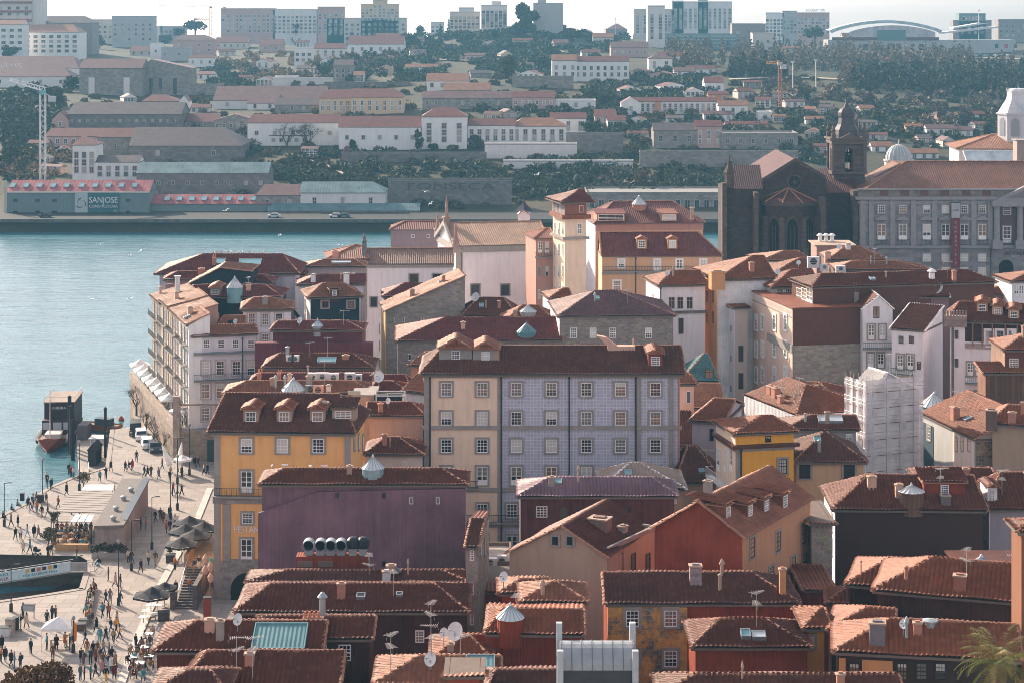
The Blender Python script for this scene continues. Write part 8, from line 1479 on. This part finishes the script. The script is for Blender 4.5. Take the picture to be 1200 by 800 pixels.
FB('grey quayside sheds with a twin slate roof above the parked cars', WH, 300, 352, 247, 229, 'hip', 216, 's', 'b', 2, 1, rx0=310); b = FB('teal-roofed shed with a pale stone front on the far quay', WH, 352, 451, 247, 226, 'hip', 213, 'l', 's', 3, 1, 1, 2, rx1=437); b = FB('long stained quayside warehouse with one row of small windows', WH, 314, 491, 270, 247, 'hip', 238, 's', 's', 15, 1, 1, 1.4, Y=672)
FB('ruined stone quay front with three dark openings by the pinnacles', WH, 490, 664, 268, 242, 'flat', 0, 's', 'g', 9, 1, 1.4, 3.2, Y=690, g=0); FB('pale low hall behind the church pinnacles on the far quay', WH, 545, 640, 272, 254, 'flat', 0, 'l', 's', 0, 0, Y=674); FB('long plain far building with two rows of dark windows', WH, 688, 856, 262, 228, 'flat', 0, 's', 'g', 15, 2, 1.5, 2.6, Y=684, g=0)
# middle of the slope
FB('pink block house with a maroon roof below the yellow crane', 'house', 203, 251, 66, 47, 'hip', 41, 'p', 'b', 4, 2, 1.4, 1.6, rx0=212, rx1=240); FB('bright red roof strip above the stone warehouse', 'house', 152, 180, 66, 60, 'hip', 54, 'c', 'r', 3, 1); FB('white lit gable tower beside the red roof strip', 'house', 176, 189, 70, 52, 'flat', 0, 'w', 'g', 1, 1); FB('grey plain house right of the white lit tower', 'house', 189, 222, 72, 57, 'flat', 0, 'g', 'g', 4, 1); FB('white bungalow with a thin red roof at left centre', 'house', 221, 251, 79, 68, 'hip', 65, 'w', 'r', 3, 1); FB('red-roofed terrace near the pink block', 'house', 252, 290, 58, 50, 'hip', 44, 'c', 'r', 5, 1)
FB('cream manor with ornate gable windows and a red roof', 'house', 408, 473, 65, 52, 'hip', 42, 'w', 'r', 6, 1, 1.6, 2.2); FB('arched upper storey behind the cream manor', 'house', 440, 472, 60, 45, 'hip', 39, 'w', 'r', 3, 1); FB('white modern stepped house on the slope', 'house', 345, 366, 78, 57, 'flat', 0, 'w', 'g', 3, 2, 1.8, 1.6); FB('glazed house with red roof left of the cream manor', 'house', 368, 404, 69, 57, 'hip', 51, 'l', 'r', 4, 2, 1.4, 1.4); FB('pinkish gabled cottage high on the slope', 'house', 304, 330, 62, 53, 'hip', 46, 'p', 'r', 2, 1)
FB('long pale yellow house with two window rows and a red hip roof', 'house', 374, 411, 134, 115, 'hip', 105, 'y', 'r', 5, 2, 1.2, 1.9, rx0=384); FB('yellow right half of the long house with satellite boxes', 'house', 411, 473, 134, 114, 'hip', 104, 'y', 'r', 7, 2, 1.2, 1.9, rx1=462); FB('long dark roof left of the yellow house', WH, 250, 380, 128, 118, 'hip', 101, 'l', 'b', 4, 1); FB('derelict house shell with empty windows on the slope', 'house', 391, 413, 96, 77, 'hip', 70, 's', 'd', 3, 2, 1, 1.6, g=0); FB('pale low wall house with peeling render', 'house', 322, 348, 102, 91, 'flat', 0, 'l', 'g'); FB('two white shed fronts at mid left', WH, 290, 325, 129, 121, 'hip', 111, 'w', 'b', 2, 1)
FB('grey twin-gable sheds below the dark long roof', WH, 322, 376, 132, 123, 'hip', 115, 's', 'd', 4, 1); FB('white lodge with leafless trees in front', WH, 290, 397, 171, 144, 'hip', 134, 'w', 'r', 5, 1, 1.2, 1.4, rx0=296); FB('white cottage under the leafless trees', 'house', 316, 361, 171, 159, 'hip', 152, 'w', 'r', 5, 1, 1.1, 1.2, rx0=326); FB('long stained white warehouse with five tiny windows', WH, 397, 493, 176, 149, 'hip', 136, 'w', 'r', 5, 1, 1.1, 1.4); FB('tall white town house with nine ornate windows', 'house', 494, 547, 175, 137, 'hip', 126, 'w', 'r', 3, 3, 1.6, 2.0, rx0=510, rx1=532); FB('white mansion with tall central windows beside the town house', 'house', 548, 604, 170, 147, 'hip', 139, 'w', 'r', 6, 2, 1.2, 1.8); FB('white house with wrought balconies and a pale hip roof', 'house', 600, 663, 169, 148, 'hip', 138, 'w', 'o', 6, 2, 1.4, 2.0, rx0=612, rx1=648); FB('white house half hidden behind the pale hip roof', 'house', 645, 687, 157, 139, 'hip', 132, 'w', 'r', 3, 2, 1.2, 1.6)
FB('white house under an ochre lit roof at centre', 'house', 500, 549, 106, 95, 'hip', 86, 'w', 'o', 4, 1, 1.4, 1.8); FB('orange-roofed row house in front of the ochre roof', 'house', 520, 574, 113, 106, 'hip', 97, 'y', 'o', 6, 1); FB('long stone-fronted row below the orange-roofed houses', 'house', 495, 600, 128, 115, 'hip', 107, 's', 'b', 10, 1); FB('small white annexe left of the long stone row', 'house', 495, 518, 128, 112, 'hip', 107, 'w', 'r', 2, 1); FB('pinkish row house right of the long stone row', 'house', 600, 650, 128, 114, 'hip', 107, 'p', 'r', 6, 1); FB('white flat-roofed house beside the pinkish row', 'house', 652, 698, 128, 119, 'flat', 0, 'w', 'g', 3, 1); FB('white low cottage with ochre roof below the round tree', 'house', 475, 513, 86, 79, 'hip', 75, 'w', 'o', 4, 1)
b = FB('long white three-wing house with red roof and many windows', 'house', 649, 737, 96, 72, 'hip', 66, 'w', 'r', 11, 2, 1.3, 1.9, rx0=656); FB('taller left wing of the long white house with yellow lit roof', 'house', 647, 676, 96, 71, 'hip', 64, 'w', 'o', 3, 2, 1.3, 1.9)
FB('cream skyline house with orange roof right of the grey tower', 'house', 695, 719, 54, 44, 'hip', 39, 'c', 'o', 4, 1); FB('dark rooftop cluster below the cream skyline house', 'house', 716, 760, 67, 56, 'hip', 49, 'p', 'b', 5, 1); FB('pyramid-roofed house on the skyline', 'house', 710, 735, 44, 35, 'hip', 28, 'k', 'b', 3, 1, rx0=722, rx1=724); FB('white square house with a brown hip roof on the dark slope', 'house', 760, 788, 84, 69, 'hip', 64, 'w', 'b', 2, 2, 1.5, 1.7, rx0=768, rx1=780); FB('white gable house stepping down beside the brown hip roof', 'house', 790, 815, 90, 84, 'hip', 79, 'w', 'b', 2, 1); FB('pink-walled shed by the forest edge', 'house', 805, 838, 88, 81, 'hip', 77, 'w', 'r', 3, 1); FB('white stepped house above the orange one', 'house', 826, 848, 110, 97, 'hip', 90, 'w', 'r', 2, 1); FB('bright orange house on the right slope', 'house', 830, 854, 120, 111, 'hip', 107, 'o', 'r', 2, 1); FB('red-roofed house at the crest left of the white square one', 'house', 772, 797, 77, 66, 'hip', 61, 'w', 'r', 3, 1)
b = FB('terrace of white and ochre row houses with red roofs', 'house', 737, 840, 134, 119, 'hip', 114, 'l', 'r', 16, 2, 1.0, 1.5); b.band('F', 767, 775, 119.5, 134, FWL['o'], .1, 'wall'); FB('white gable end of the row house terrace', 'house', 728, 751, 135, 121, 'gy', 114, 'w', 'r', 1, 1); FB('derelict stone lodge with three dark windows', WH, 766, 816, 174, 153, 'hip', 144, 's', 'd', 3, 1, 1.4, 2.2, g=0); FB('square stone ruin tower beside the derelict lodge', WH, 815, 846, 174, 148, 'hip', 141, 'p', 'r', 3, 3, 1, 1.2); FB('white house with an orange roof right of the terrace', 'house', 842, 876, 140, 124, 'hip', 118, 'w', 'o', 3, 2); FB('white cottage with balcony below the terrace end', 'house', 825, 858, 142, 134, 'hip', 130, 'w', 'b', 4, 1); FB('low red-roofed house at the right of the slope', 'house', 850, 900, 152, 146, 'hip', 142, 'l', 'r', 5, 1); FB('long ruined factory wall at right behind the gothic church', WH, 845, 935, 175, 158, 'flat', 0, 's', 'g', 6, 1, g=0); FB('white glazed workshop right of the white cottages', 'house', 712, 733, 151, 141, 'hip', 135, 'w', 'r', 3, 1, 2, 1.8); FB('pinkish old house above the glazed workshop', 'house', 697, 722, 145, 136, 'hip', 128, 'p', 'r', 3, 1); FB('white gate house at far right slope', 'house', 889, 905, 142, 133, 'flat', 0, 'w', 'g', 1, 1); FB('pale villa amid the trees right of the bell tower', 'house', 1086, 1120, 160, 151, 'hip', 146, 'l', 'b', 3, 1); FB('second pale villa amid the trees farther right', 'house', 1118, 1140, 160, 153, 'hip', 148, 'l', 'b', 2, 1); FB('lit orange-roofed house just right of the bell tower', 'house', 1022, 1046, 178, 172, 'hip', 166, 'w', 'o', 2, 1); FB('terracotta roofs peeping behind the glass dome', 'house', 1066, 1100, 186, 180, 'hip', 174, 'l', 'o', 3, 1); FB('white house left of the bell tower under the slope', 'house', 944, 966, 146, 140, 'hip', 136, 'w', 'o', 2, 1); FB('big warehouse roof between bell tower and white villa', WH, 955, 978, 180, 172, 'hip', 168, 'p', 'r', 3, 1)
# retaining walls and lettering
def RW(label, x0, x1, yb, ye, wl='s'): return FB(label, 'wall', x0, x1, yb, ye, 'flat', 0, wl, 'g', D=2.0)
RW('retaining wall streaked pale below the white mansions', 568, 676, 186, 170, 'l'); RW('long stone retaining wall under the derelict lodge', 750, 935, 196, 179); RW('grey retaining wall right of the white balcony house', 663, 730, 180, 158, 'd'); RW('tall pale retaining wall under the long white house', 600, 672, 103, 91); RW('low wall on the slope above the cliff', 400, 570, 190, 181, 'd'); b = RW('dark cliff wall with faded giant letters', 455, 600, 240, 212, 'd'); q = b.hit('F', 528, 219); text('painted_lettering', 'FONSECA', 3.4, M('plain', (.085, .085, .08)), b.o, (q.x, -.12, q.z), w=30, ext=.02)
b = RW('white panelled parapet with block letters above the hedge', 590, 742, 198, 190, 'l'); q = b.hit('F', 702, 194); text('painted_lettering', 'PORTO', 2.4, M('plain', (.75, .74, .72)), b.o, (q.x, -.5, q.z), w=10); b.band('F', 684, 722, 190.5, 198, FWL['n'], .3, 'letter_panel')
RW('terrace wall on the upper slope below the manor', 380, 480, 104, 98, 'd'); RW('white garden wall above the dark roofs', 320, 390, 101, 93, 'l'); RW('stone wall stepping along the upper left slope', 222, 262, 112, 100, 's')
# cranes
def crane(label, px, yb, yt, col, jib, w=1.6, Y=None):
    Y = Y or farY(px, yb); z0 = Z_(yb, Y); H = Z_(yt, Y)-z0; e = empty('tower_crane', (X_(px, Y), Y, z0), 0, label, 'crane'); mb = MB(); h = w/2; n = int(H/w)
    for x in (-h, h):
        for y in (-h, h): mb.box(x-.14, x+.14, y-.14, y+.14, 0, H)
    for k in range(n):
        z = k*w; s_ = 1 if k % 2 else -1
        for y in (-h, h): mb.tube((-h*s_, y, z), (h*s_, y, z+w), .08, None, 4, 0, False)
        for x in (-h, h): mb.tube((x, -h*s_, z), (x, h*s_, z+w), .08, None, 4, 0, False)
    mb.build('mast', M('plain', col), e); mb = MB(); a, c = Vector(jib[0]), Vector(jib[1])
    L = (c-a).length; d = (c-a)/L; u = Vector((0, 1, 0)); v = d.cross(u); v = v if v.z > 0 else -v; n = int(L/1.8)
    for s_ in (-.6, .6): mb.tube(a+u*s_, c+u*s_, .24, None, 4)
    mb.tube(a+v*1.5, c+v*.8, .24, None, 4)
    for k in range(n):
        p = a+d*(L*k/n); q = a+d*(L*(k+.5)/n); r_ = a+d*(L*(k+1)/n); hh = 1.5-.7*k/n
        for s_ in (-.6, .6): mb.tube(p+u*s_, q+v*hh, .12, None, 3, 0, False); mb.tube(q+v*hh, r_+u*s_, .12, None, 3, 0, False)
    mb.build('jib', M('plain', jib[2]), e); mb = MB(); mb.box(-1.0, 1.0, -1.0, 1.0, H, H+1.6); mb.build('cab', M('plain', jib[3]), e); mb = MB(); q = jib[4]; mb.box(q[0]-1.3, q[0]+1.3, -1, 1, q[1]-1.6, q[1]+.4); mb.tube((0, 0, H+1), q if len(q) == 3 else (q[0], 0, q[1]), .2, None, 4); mb.build('counterweight', M('plain', (.5, .5, .5)), e)
    return e
Yc = farY(50, 213); k_ = Yc/F; H = (213-111)*k_; crane('white luffing tower crane standing over the netted quayside warehouse', 50, 213, 111, (.62, .62, .62), ((1, 0, H+1), (-39*k_, 0, H+16*k_), (.66, .66, .66), (.2, .4, .42), (11*k_, H-1.0)), 1.9)
Yc = farY(247, 50); k_ = Yc/F; H = 40*k_; crane('yellow tower crane on the upper left skyline with a level jib', 247, 50, 10, (.6, .38, .14), ((0, 0, H+.8), (-85*k_, 0, H+4*k_), (.5, .48, .46), (.2, .2, .2), (16*k_, H+1)), 1.8); Yc = farY(229, 48); k_ = Yc/F; H = 24*k_; crane('small red crane just left of the yellow one', 229, 48, 24, (.45, .16, .12), ((16*k_, 0, H+.5), (-2*k_, 0, H+.5), (.45, .16, .12), (.4, .2, .1), (-3*k_, H)), 1.2)
Yc = farY(914, 133); k_ = Yc/F; H = 56*k_; crane('orange crane on the right slope against the forest', 914, 133, 77, (.42, .17, .10), ((0, 0, H+.6), (-16*k_, 0, H+2*k_), (.6, .35, .15), (.5, .45, .4), (4*k_, H)), 1.3)
for px, yb, yt, lb in ((929, 108, 72, 'left of two thin pale masts before the forest'), (956, 102, 70, 'right thin pale mast before the forest'), (1147, 62, 12, 'tall thin mast by the billboard on the skyline'), (721, 40, 22, 'grey aerial mast on the skyline by the pyramid roof')):
    Y = farY(px, yb); mb = MB(); mb.tube((0, 0, -1), (0, 0, Z_(yt, Y)-Z_(yb, Y)), .3, .2, 6); mb.box(-.8, .8, -.2, .2, Z_(yt, Y)-Z_(yb, Y)-.8, Z_(yt, Y)-Z_(yb, Y)); tag(mb.build('light_mast', FSW, loc=(X_(px, Y), Y, Z_(yb, Y))), lb, 'mast')
def fcar(label, px, Y, z, col, rz=0):
    e = empty('parked_car', (X_(px, Y), Y, z), rz, label, 'car'); mb = MB(); prof = [(-2.1, .3), (-2.1, .8), (-1.3, .95), (-.8, 1.45), (1.2, 1.45), (1.9, .95), (2.1, .9), (2.1, .3)]; mb.prism([(x, -.85, z_) for x, z_ in prof], (0, 1.7, 0)); mb.build('body', M('plain', col, .4), e); mb = MB(); mb.prism([(-1.1, -.87, .98), (-.72, -.87, 1.36), (1.1, -.87, 1.36), (1.6, -.87, .98)], (0, 1.74, 0)); mb.build('side_window', FG[0], e)
    for x in (-1.3, 1.3): mb = MB(); mb.tube((x, -.88, .32), (x, .88, .32), .32, n=10); mb.build('wheel', DKF, e)
for px, c, lb in ((53, (.03, .035, .04), 'dark car on the far quay below the banner'), (321, (.55, .56, .57), 'white car on the far quay, left of the two pale ones'), (393, (.6, .6, .6), 'silver car on the far quay, right of the two pale ones'), (403, (.1, .14, .15), 'dark car just right of the silver one on the far quay')): fcar(lb, px, 655, 4.0, c)
for k, px in enumerate((1078, 1090, 1096, 1103, 1110, 1132, 1144, 1155, 1168, 1176, 1183)):
    Y = farY(px, 66); fcar('pale car in the line parked below the arched hall, %s from the left' % (nm+['tenth', 'eleventh'])[k], px, Y, TZ(X_(px, Y), Y), (.6, .6, .62)); 

# small houses between the big ones
AN = (('long pale yellow house', 424, 120), ('tall white town house', 520, 152), ('long white three-wing house', 693, 82), ('row house terrace', 790, 125), ('derelict stone lodge', 790, 160), ('stone gable warehouse', 195, 92), ('huge dark-roofed shed', 220, 170), ('cream manor', 440, 52), ('white square house', 774, 74), ('bright orange house', 842, 114), ('long stone-fronted row', 548, 118), ('white modern stepped house', 355, 66), ('red roof strip', 166, 60), ('pink block house', 227, 55), ('dark slate warehouse', 288, 114), ('white lodge', 340, 152), ('leafless-tree cottage', 338, 162), ('yellow crane', 247, 48), ('orange crane', 914, 132), ('white mansion', 576, 155), ('bell tower', 992, 150), ('far right villas', 1112, 152), ('pyramid roof', 187, 118), ('derelict house shell', 402, 86), ('round mid-slope tree', 594, 90), ('big dark crest tree', 612, 44), ('pale slab of flats', 770, 54), ('arched hall', 1036, 60), ('pink hotel wing', 953, 50), ('slim three-storey house', 98, 190), ('white gate house', 897, 138), ('low wide flats', 430, 46))
for an, ax, ay in AN:
    for dr, dx, dy in (('just left of', -1, 0), ('just right of', 1, 0), ('just above', 0, -1), ('just below', 0, 1), ('above and left of', -1, -1), ('above and right of', 1, -1), ('below and left of', -1, 1), ('below and right of', 1, 1)):
        w = random.uniform(11, 25); hh = random.uniform(5, 9)
        for tr in range(6):
            px = ax+dx*random.uniform(18, 52); py = ay+dy*random.uniform(8, 20)+2
            if 46 < py < 206 and -5 < px < 1195 and not any(px-w/2 < r[2]+1 and px+w/2 > r[0]-1 and py-hh-4 < r[3]-2 and py > r[1]+2 for r in RECTS): break
        else: continue
        wn, wl = random.choice((('white', 'w'), ('white', 'w'), ('cream', 'c'), ('pinkish', 'p'), ('grey stone', 's'), ('pale', 'l'), ('ochre', 'y'))); rn, rc = random.choice((('red', 'r'), ('red', 'r'), ('brown', 'b'), ('orange', 'o'), ('dark', 'd')))
        FB('small %s house, %s roof, %s the %s' % (wn, rn, dr, an), 'house', px-w/2, px+w/2, py, py-hh, random.choice(('hip', 'hip', 'gy')), py-hh-random.uniform(2.5, 4.5), wl, rc, random.randint(2, 4), 1 if hh < 7.5 else 2, 1.2, 1.5, yaw=random.uniform(-25, 25))
# ================================================================== vegetation of the far slope
GR1, GR2, GR3, AUT, GREY = (.085, .085, .042), (.07, .075, .045), (.095, .085, .04), (.17, .11, .06), (.13, .10, .085)  # greens lightened too; some of the distance haze is in their colour
def ftree(label, px, yb, yt, w, col=GR1, shape='round', n=900, bare=False, cat='tree', name=None, group=None):
    Y = farY(px, yb); k = Y/F; h = (yb-yt)*k; r = w*k/2
    return tree(name or {'cone': 'cypress_tree', 'umbrella': 'pine_tree'}.get(shape, 'bare_tree' if bare else 'leafy_tree'), label, cat, (X_(px, Y), Y, TZ(X_(px, Y), Y)-.5), h, r, col, n=n, shape=shape, lsize=max(.45, r*.09), trunk=.12 if shape == 'round' else .3, bare=bare, group=group)
for a in (('huge dark evergreen standing on the crest, tallest tree of the skyline', 612, 45, 0, 36, GR2, 'round', 2600), ('left cypress of the dark pair on the skyline', 516, 40, 20, 9, GR2, 'cone', 700), ('right cypress of the dark pair, slightly taller', 526, 40, 17, 10, GR2, 'cone', 700), ('bushy dark tree left of the cypress pair', 492, 42, 22, 20, GR1), ('rounded dense tree on the mid slope by the white cottage', 594, 95, 66, 28, GR3, 'round', 1600), ('broad round tree above the long white house', 634, 85, 62, 24, GR1), ('small tree at the right of the crest tree', 597, 41, 30, 14, GR1), ('dark tree by the cream manor gable', 482, 60, 35, 30, GR1), ('umbrella pine on the skyline left of the yellow crane', 229, 45, 16, 26, GR1, 'umbrella'), ('second umbrella pine beside the yellow crane', 210, 42, 22, 18, GR1, 'umbrella'), ('clump tree on the skyline over the blank box', 192, 38, 22, 22, GR1), ('tall pine in front of the pink hotel wing', 955, 62, 32, 30, GR1, 'umbrella'), ('left dark tree below the arched hall', 1116, 66, 56, 8, GR2), ('right dark tree below the arched hall', 1127, 66, 58, 9, GR2), ('dark fir before the pale slab of flats', 348, 50, 18, 12, GREY), ('conifer in front of the low wide flats', 410, 50, 30, 14, GR1), ('tree hiding the end of the white flats', 117, 58, 40, 18, GR1), ('dark tree between lodge and stone warehouse', 84, 108, 88, 26, GR2), ('big dark tree behind the white crane jib', 60, 125, 98, 34, GR2, 'round', 1500), ('dark bank tree at the left edge', 10, 70, 52, 24, GR1), ('conical tree before the long stained warehouse', 414, 176, 162, 12, GR2), ('ivy-dark tree at the end of the stained warehouse', 490, 178, 150, 14, GR2), ('broad tree between the white mansions', 556, 174, 157, 22, GR2), ('small tree below the white town house', 508, 176, 168, 12, GR2), ('bushy tree right of the white balcony house', 692, 158, 138, 26, GR2), ('round dark tree above the yellow house', 468, 92, 72, 14, GR1), ('dark tree on the slope before the derelict shell', 380, 92, 72, 22, GR1), ('large tree right of the orange crane', 942, 120, 100, 26, GR2), ('dark tree by the villa at right', 1156, 160, 143, 16, GR2), ('russet round tree left of the glass dome', 1018, 128, 105, 22, GREY), ('grey-brown bare-looking tree at the right slope', 1128, 150, 120, 26, GREY), ('mauve tree behind the villas', 1104, 142, 120, 22, GREY), ('dark shrub tree just right of the bell tower', 966, 166, 142, 22, GR2), ('dark round tree at the left of the bell tower', 930, 152, 134, 26, GR2), ('tree cluster above the villas', 1100, 158, 148, 30, GR1), ('dark tree above the glass dome', 1070, 138, 124, 26, GR1), ('tall palm-like tuft tree in the meadow', 1038, 118, 98, 10, AUT, 'umbrella'), ('autumn tree lit beside the cliff hedge', 752, 222, 195, 24, AUT), ('pale willow-like bush on the hedge slope', 716, 224, 206, 26, GREY), ('bushy tree on the cliff top above the hedge', 450, 226, 203, 36, GR2), ('dark tree over the left slope reeds', 12, 195, 168, 26, GR1), ('pink blossom tree before the white lodge', 406, 184, 170, 12, (.35, .2, .2)), ('wall-top shrub tree under the pale retaining wall', 610, 184, 175, 10, GR2), ('second wall-top shrub tree under the pale retaining wall', 638, 184, 175, 10, GR2), ('broad dark hedge tree left of the row terrace', 700, 122, 104, 50, GR2, 'round', 1800)):
    ftree(*a)
for a in (('big leafless tree in front of the ochre towers', 446, 44, 8, 26), ('leafless tree before the concrete flats on the skyline', 147, 30, 8, 22), ('left leafless tree before the white lodge', 336, 172, 130, 26), ('right leafless tree before the white lodge', 362, 172, 128, 26), ('leafless tree on the crest right of the grey tower', 668, 44, 26, 20)): ftree(a[0], *a[1:], bare=True)
def scrub(name, patches, col, n, size, r0=2.0, r1=4.5, sph=.6):
    cs = []; rs = []
    for (px0, py0, px1, py1, c) in patches:
        for k in range(c):
            a = random.uniform(0, 6.283); q = math.sqrt(random.random()); px = (px0+px1)/2+(px1-px0)/2*q*math.cos(a); py = (py0+py1)/2+(py1-py0)/2*q*math.sin(a); Y = farY(px, py); r_ = random.uniform(r0, r1)*Y/900; cs.append((X_(px, Y), Y, TZ(X_(px, Y), Y)+r_*sph*.5)); rs.append(r_)
    mb = MB(); leaf_cloud(mb, cs, rs, n, size, flat=sph); return tag(mb.build(name, M('leaf', col, .9)), kind='stuff')
scrub('hillside_scrub', [(530, 188, 860, 235, 170), (560, 195, 750, 228, 60), (560, 78, 760, 128, 0), (680, 86, 845, 122, 90), (470, 40, 640, 76, 150), (580, 34, 740, 70, 90), (560, 70, 660, 98, 40), (300, 180, 560, 214, 80), (380, 66, 520, 102, 70), (-10, 100, 70, 165, 80), (-10, 150, 60, 215, 60), (860, 120, 1200, 175, 110), (760, 130, 900, 180, 30), (680, 122, 760, 165, 40), (230, 80, 330, 104, 36), (280, 150, 300, 190, 16), (560, 128, 740, 138, 20), (845, 165, 960, 215, 40), (690, 160, 770, 190, 26)], GR2, 90000, .72, 1.7, 4.4)
scrub('lower_bank_scrub', [(440, 205, 640, 245, 70), (300, 195, 450, 216, 50), (585, 200, 860, 232, 120), (270, 205, 300, 240, 14), (1000, 120, 1200, 150, 50), (0, 130, 80, 205, 40)], GR1, 40000, .65, 1.5, 3.4)
scrub('dry_reeds', [(30, 168, 95, 190, 50), (0, 186, 70, 214, 50), (280, 60, 340, 100, 40), (330, 66, 400, 92, 24), (300, 86, 372, 100, 20), (1040, 136, 1140, 152, 30), (900, 100, 1000, 120, 20), (250, 72, 300, 84, 16), (470, 60, 500, 70, 8)], (.25, .165, .09), 11000, .7, 1.4, 2.8, .8)
scrub('grey_bushes', [(1000, 110, 1190, 140, 50), (860, 95, 1000, 125, 40), (700, 205, 770, 225, 24), (400, 60, 470, 90, 30), (1080, 125, 1170, 160, 20), (330, 92, 380, 104, 12)], GREY, 11000, .8, 1.6, 3.2, .9)
scrub('hillside_growth', [(-10, 60, 1210, 205, 330), (0, 95, 330, 200, 60), (470, 60, 900, 190, 120), (860, 120, 1200, 185, 60)], (.13, .10, .055), 70000, .7, 1.4, 3.2, .55)
# the wood of young trees on the right slope : too many to count
def wood(name, patches, col, n, hh):
    V = []; cs = []; rs = []
    for (px0, py0, px1, py1, c) in patches:
        for k in range(c):
            px = random.uniform(px0, px1); py = random.uniform(py0, py1); Y = farY(px, py); z = TZ(X_(px, Y), Y); h = hh*random.uniform(.7, 1.25)
            for t in (.2, .45, .7, .92): cs.append((X_(px, Y)+random.uniform(-.4, .4), Y+random.uniform(-.4, .4), z+h*t)); rs.append(h*.23*(1.15-t))
    mb = MB(); leaf_cloud(mb, cs, rs, n, .75, flat=1.2); return tag(mb.build(name, M('leaf', col, .9)), kind='stuff')
wood('autumn_wood', [(780, 58, 1000, 84, 190), (980, 66, 1140, 84, 150), (1080, 78, 1190, 92, 50), (985, 88, 1010, 104, 20)], (.19, .135, .09), 30000, 10.5); wood('dark_wood', [(1000, 86, 1180, 108, 190), (1150, 84, 1200, 112, 50), (1080, 98, 1190, 118, 60), (855, 80, 925, 92, 40)], (.06, .055, .035), 26000, 10)
mb = MB()      # the far road and a flight of paths cut in the slope
def ribbon(pts, w):
    P = []
    for px, py in pts: Y = farY(px, py); P.append(Vector((X_(px, Y), Y, TZ(X_(px, Y), Y)+.6)))
    for a, c in zip(P, P[1:]):
        n_ = 4
        for k in range(n_):
            p, q = a.lerp(c, k/n_), a.lerp(c, (k+1)/n_)
            for o in (p, q): o.z = TZ(o.x, o.y)+.7
            mb.poly([p, q, q+Vector((0, w, .4)), p+Vector((0, w, .4))])
ribbon([(980, 64), (1040, 65), (1100, 67), (1200, 71)], 8); ribbon([(510, 71), (530, 72), (556, 73)], 12); ribbon([(618, 47), (640, 55), (662, 63)], 5); ribbon([(362, 190), (385, 198), (408, 210)], 3); ribbon([(855, 95), (950, 93), (1000, 96)], 6); ribbon([(1040, 150), (1070, 148), (1110, 146)], 14)
tag(mb.build('hillside_path', M('plain', (.42, .33, .25))), kind='structure')
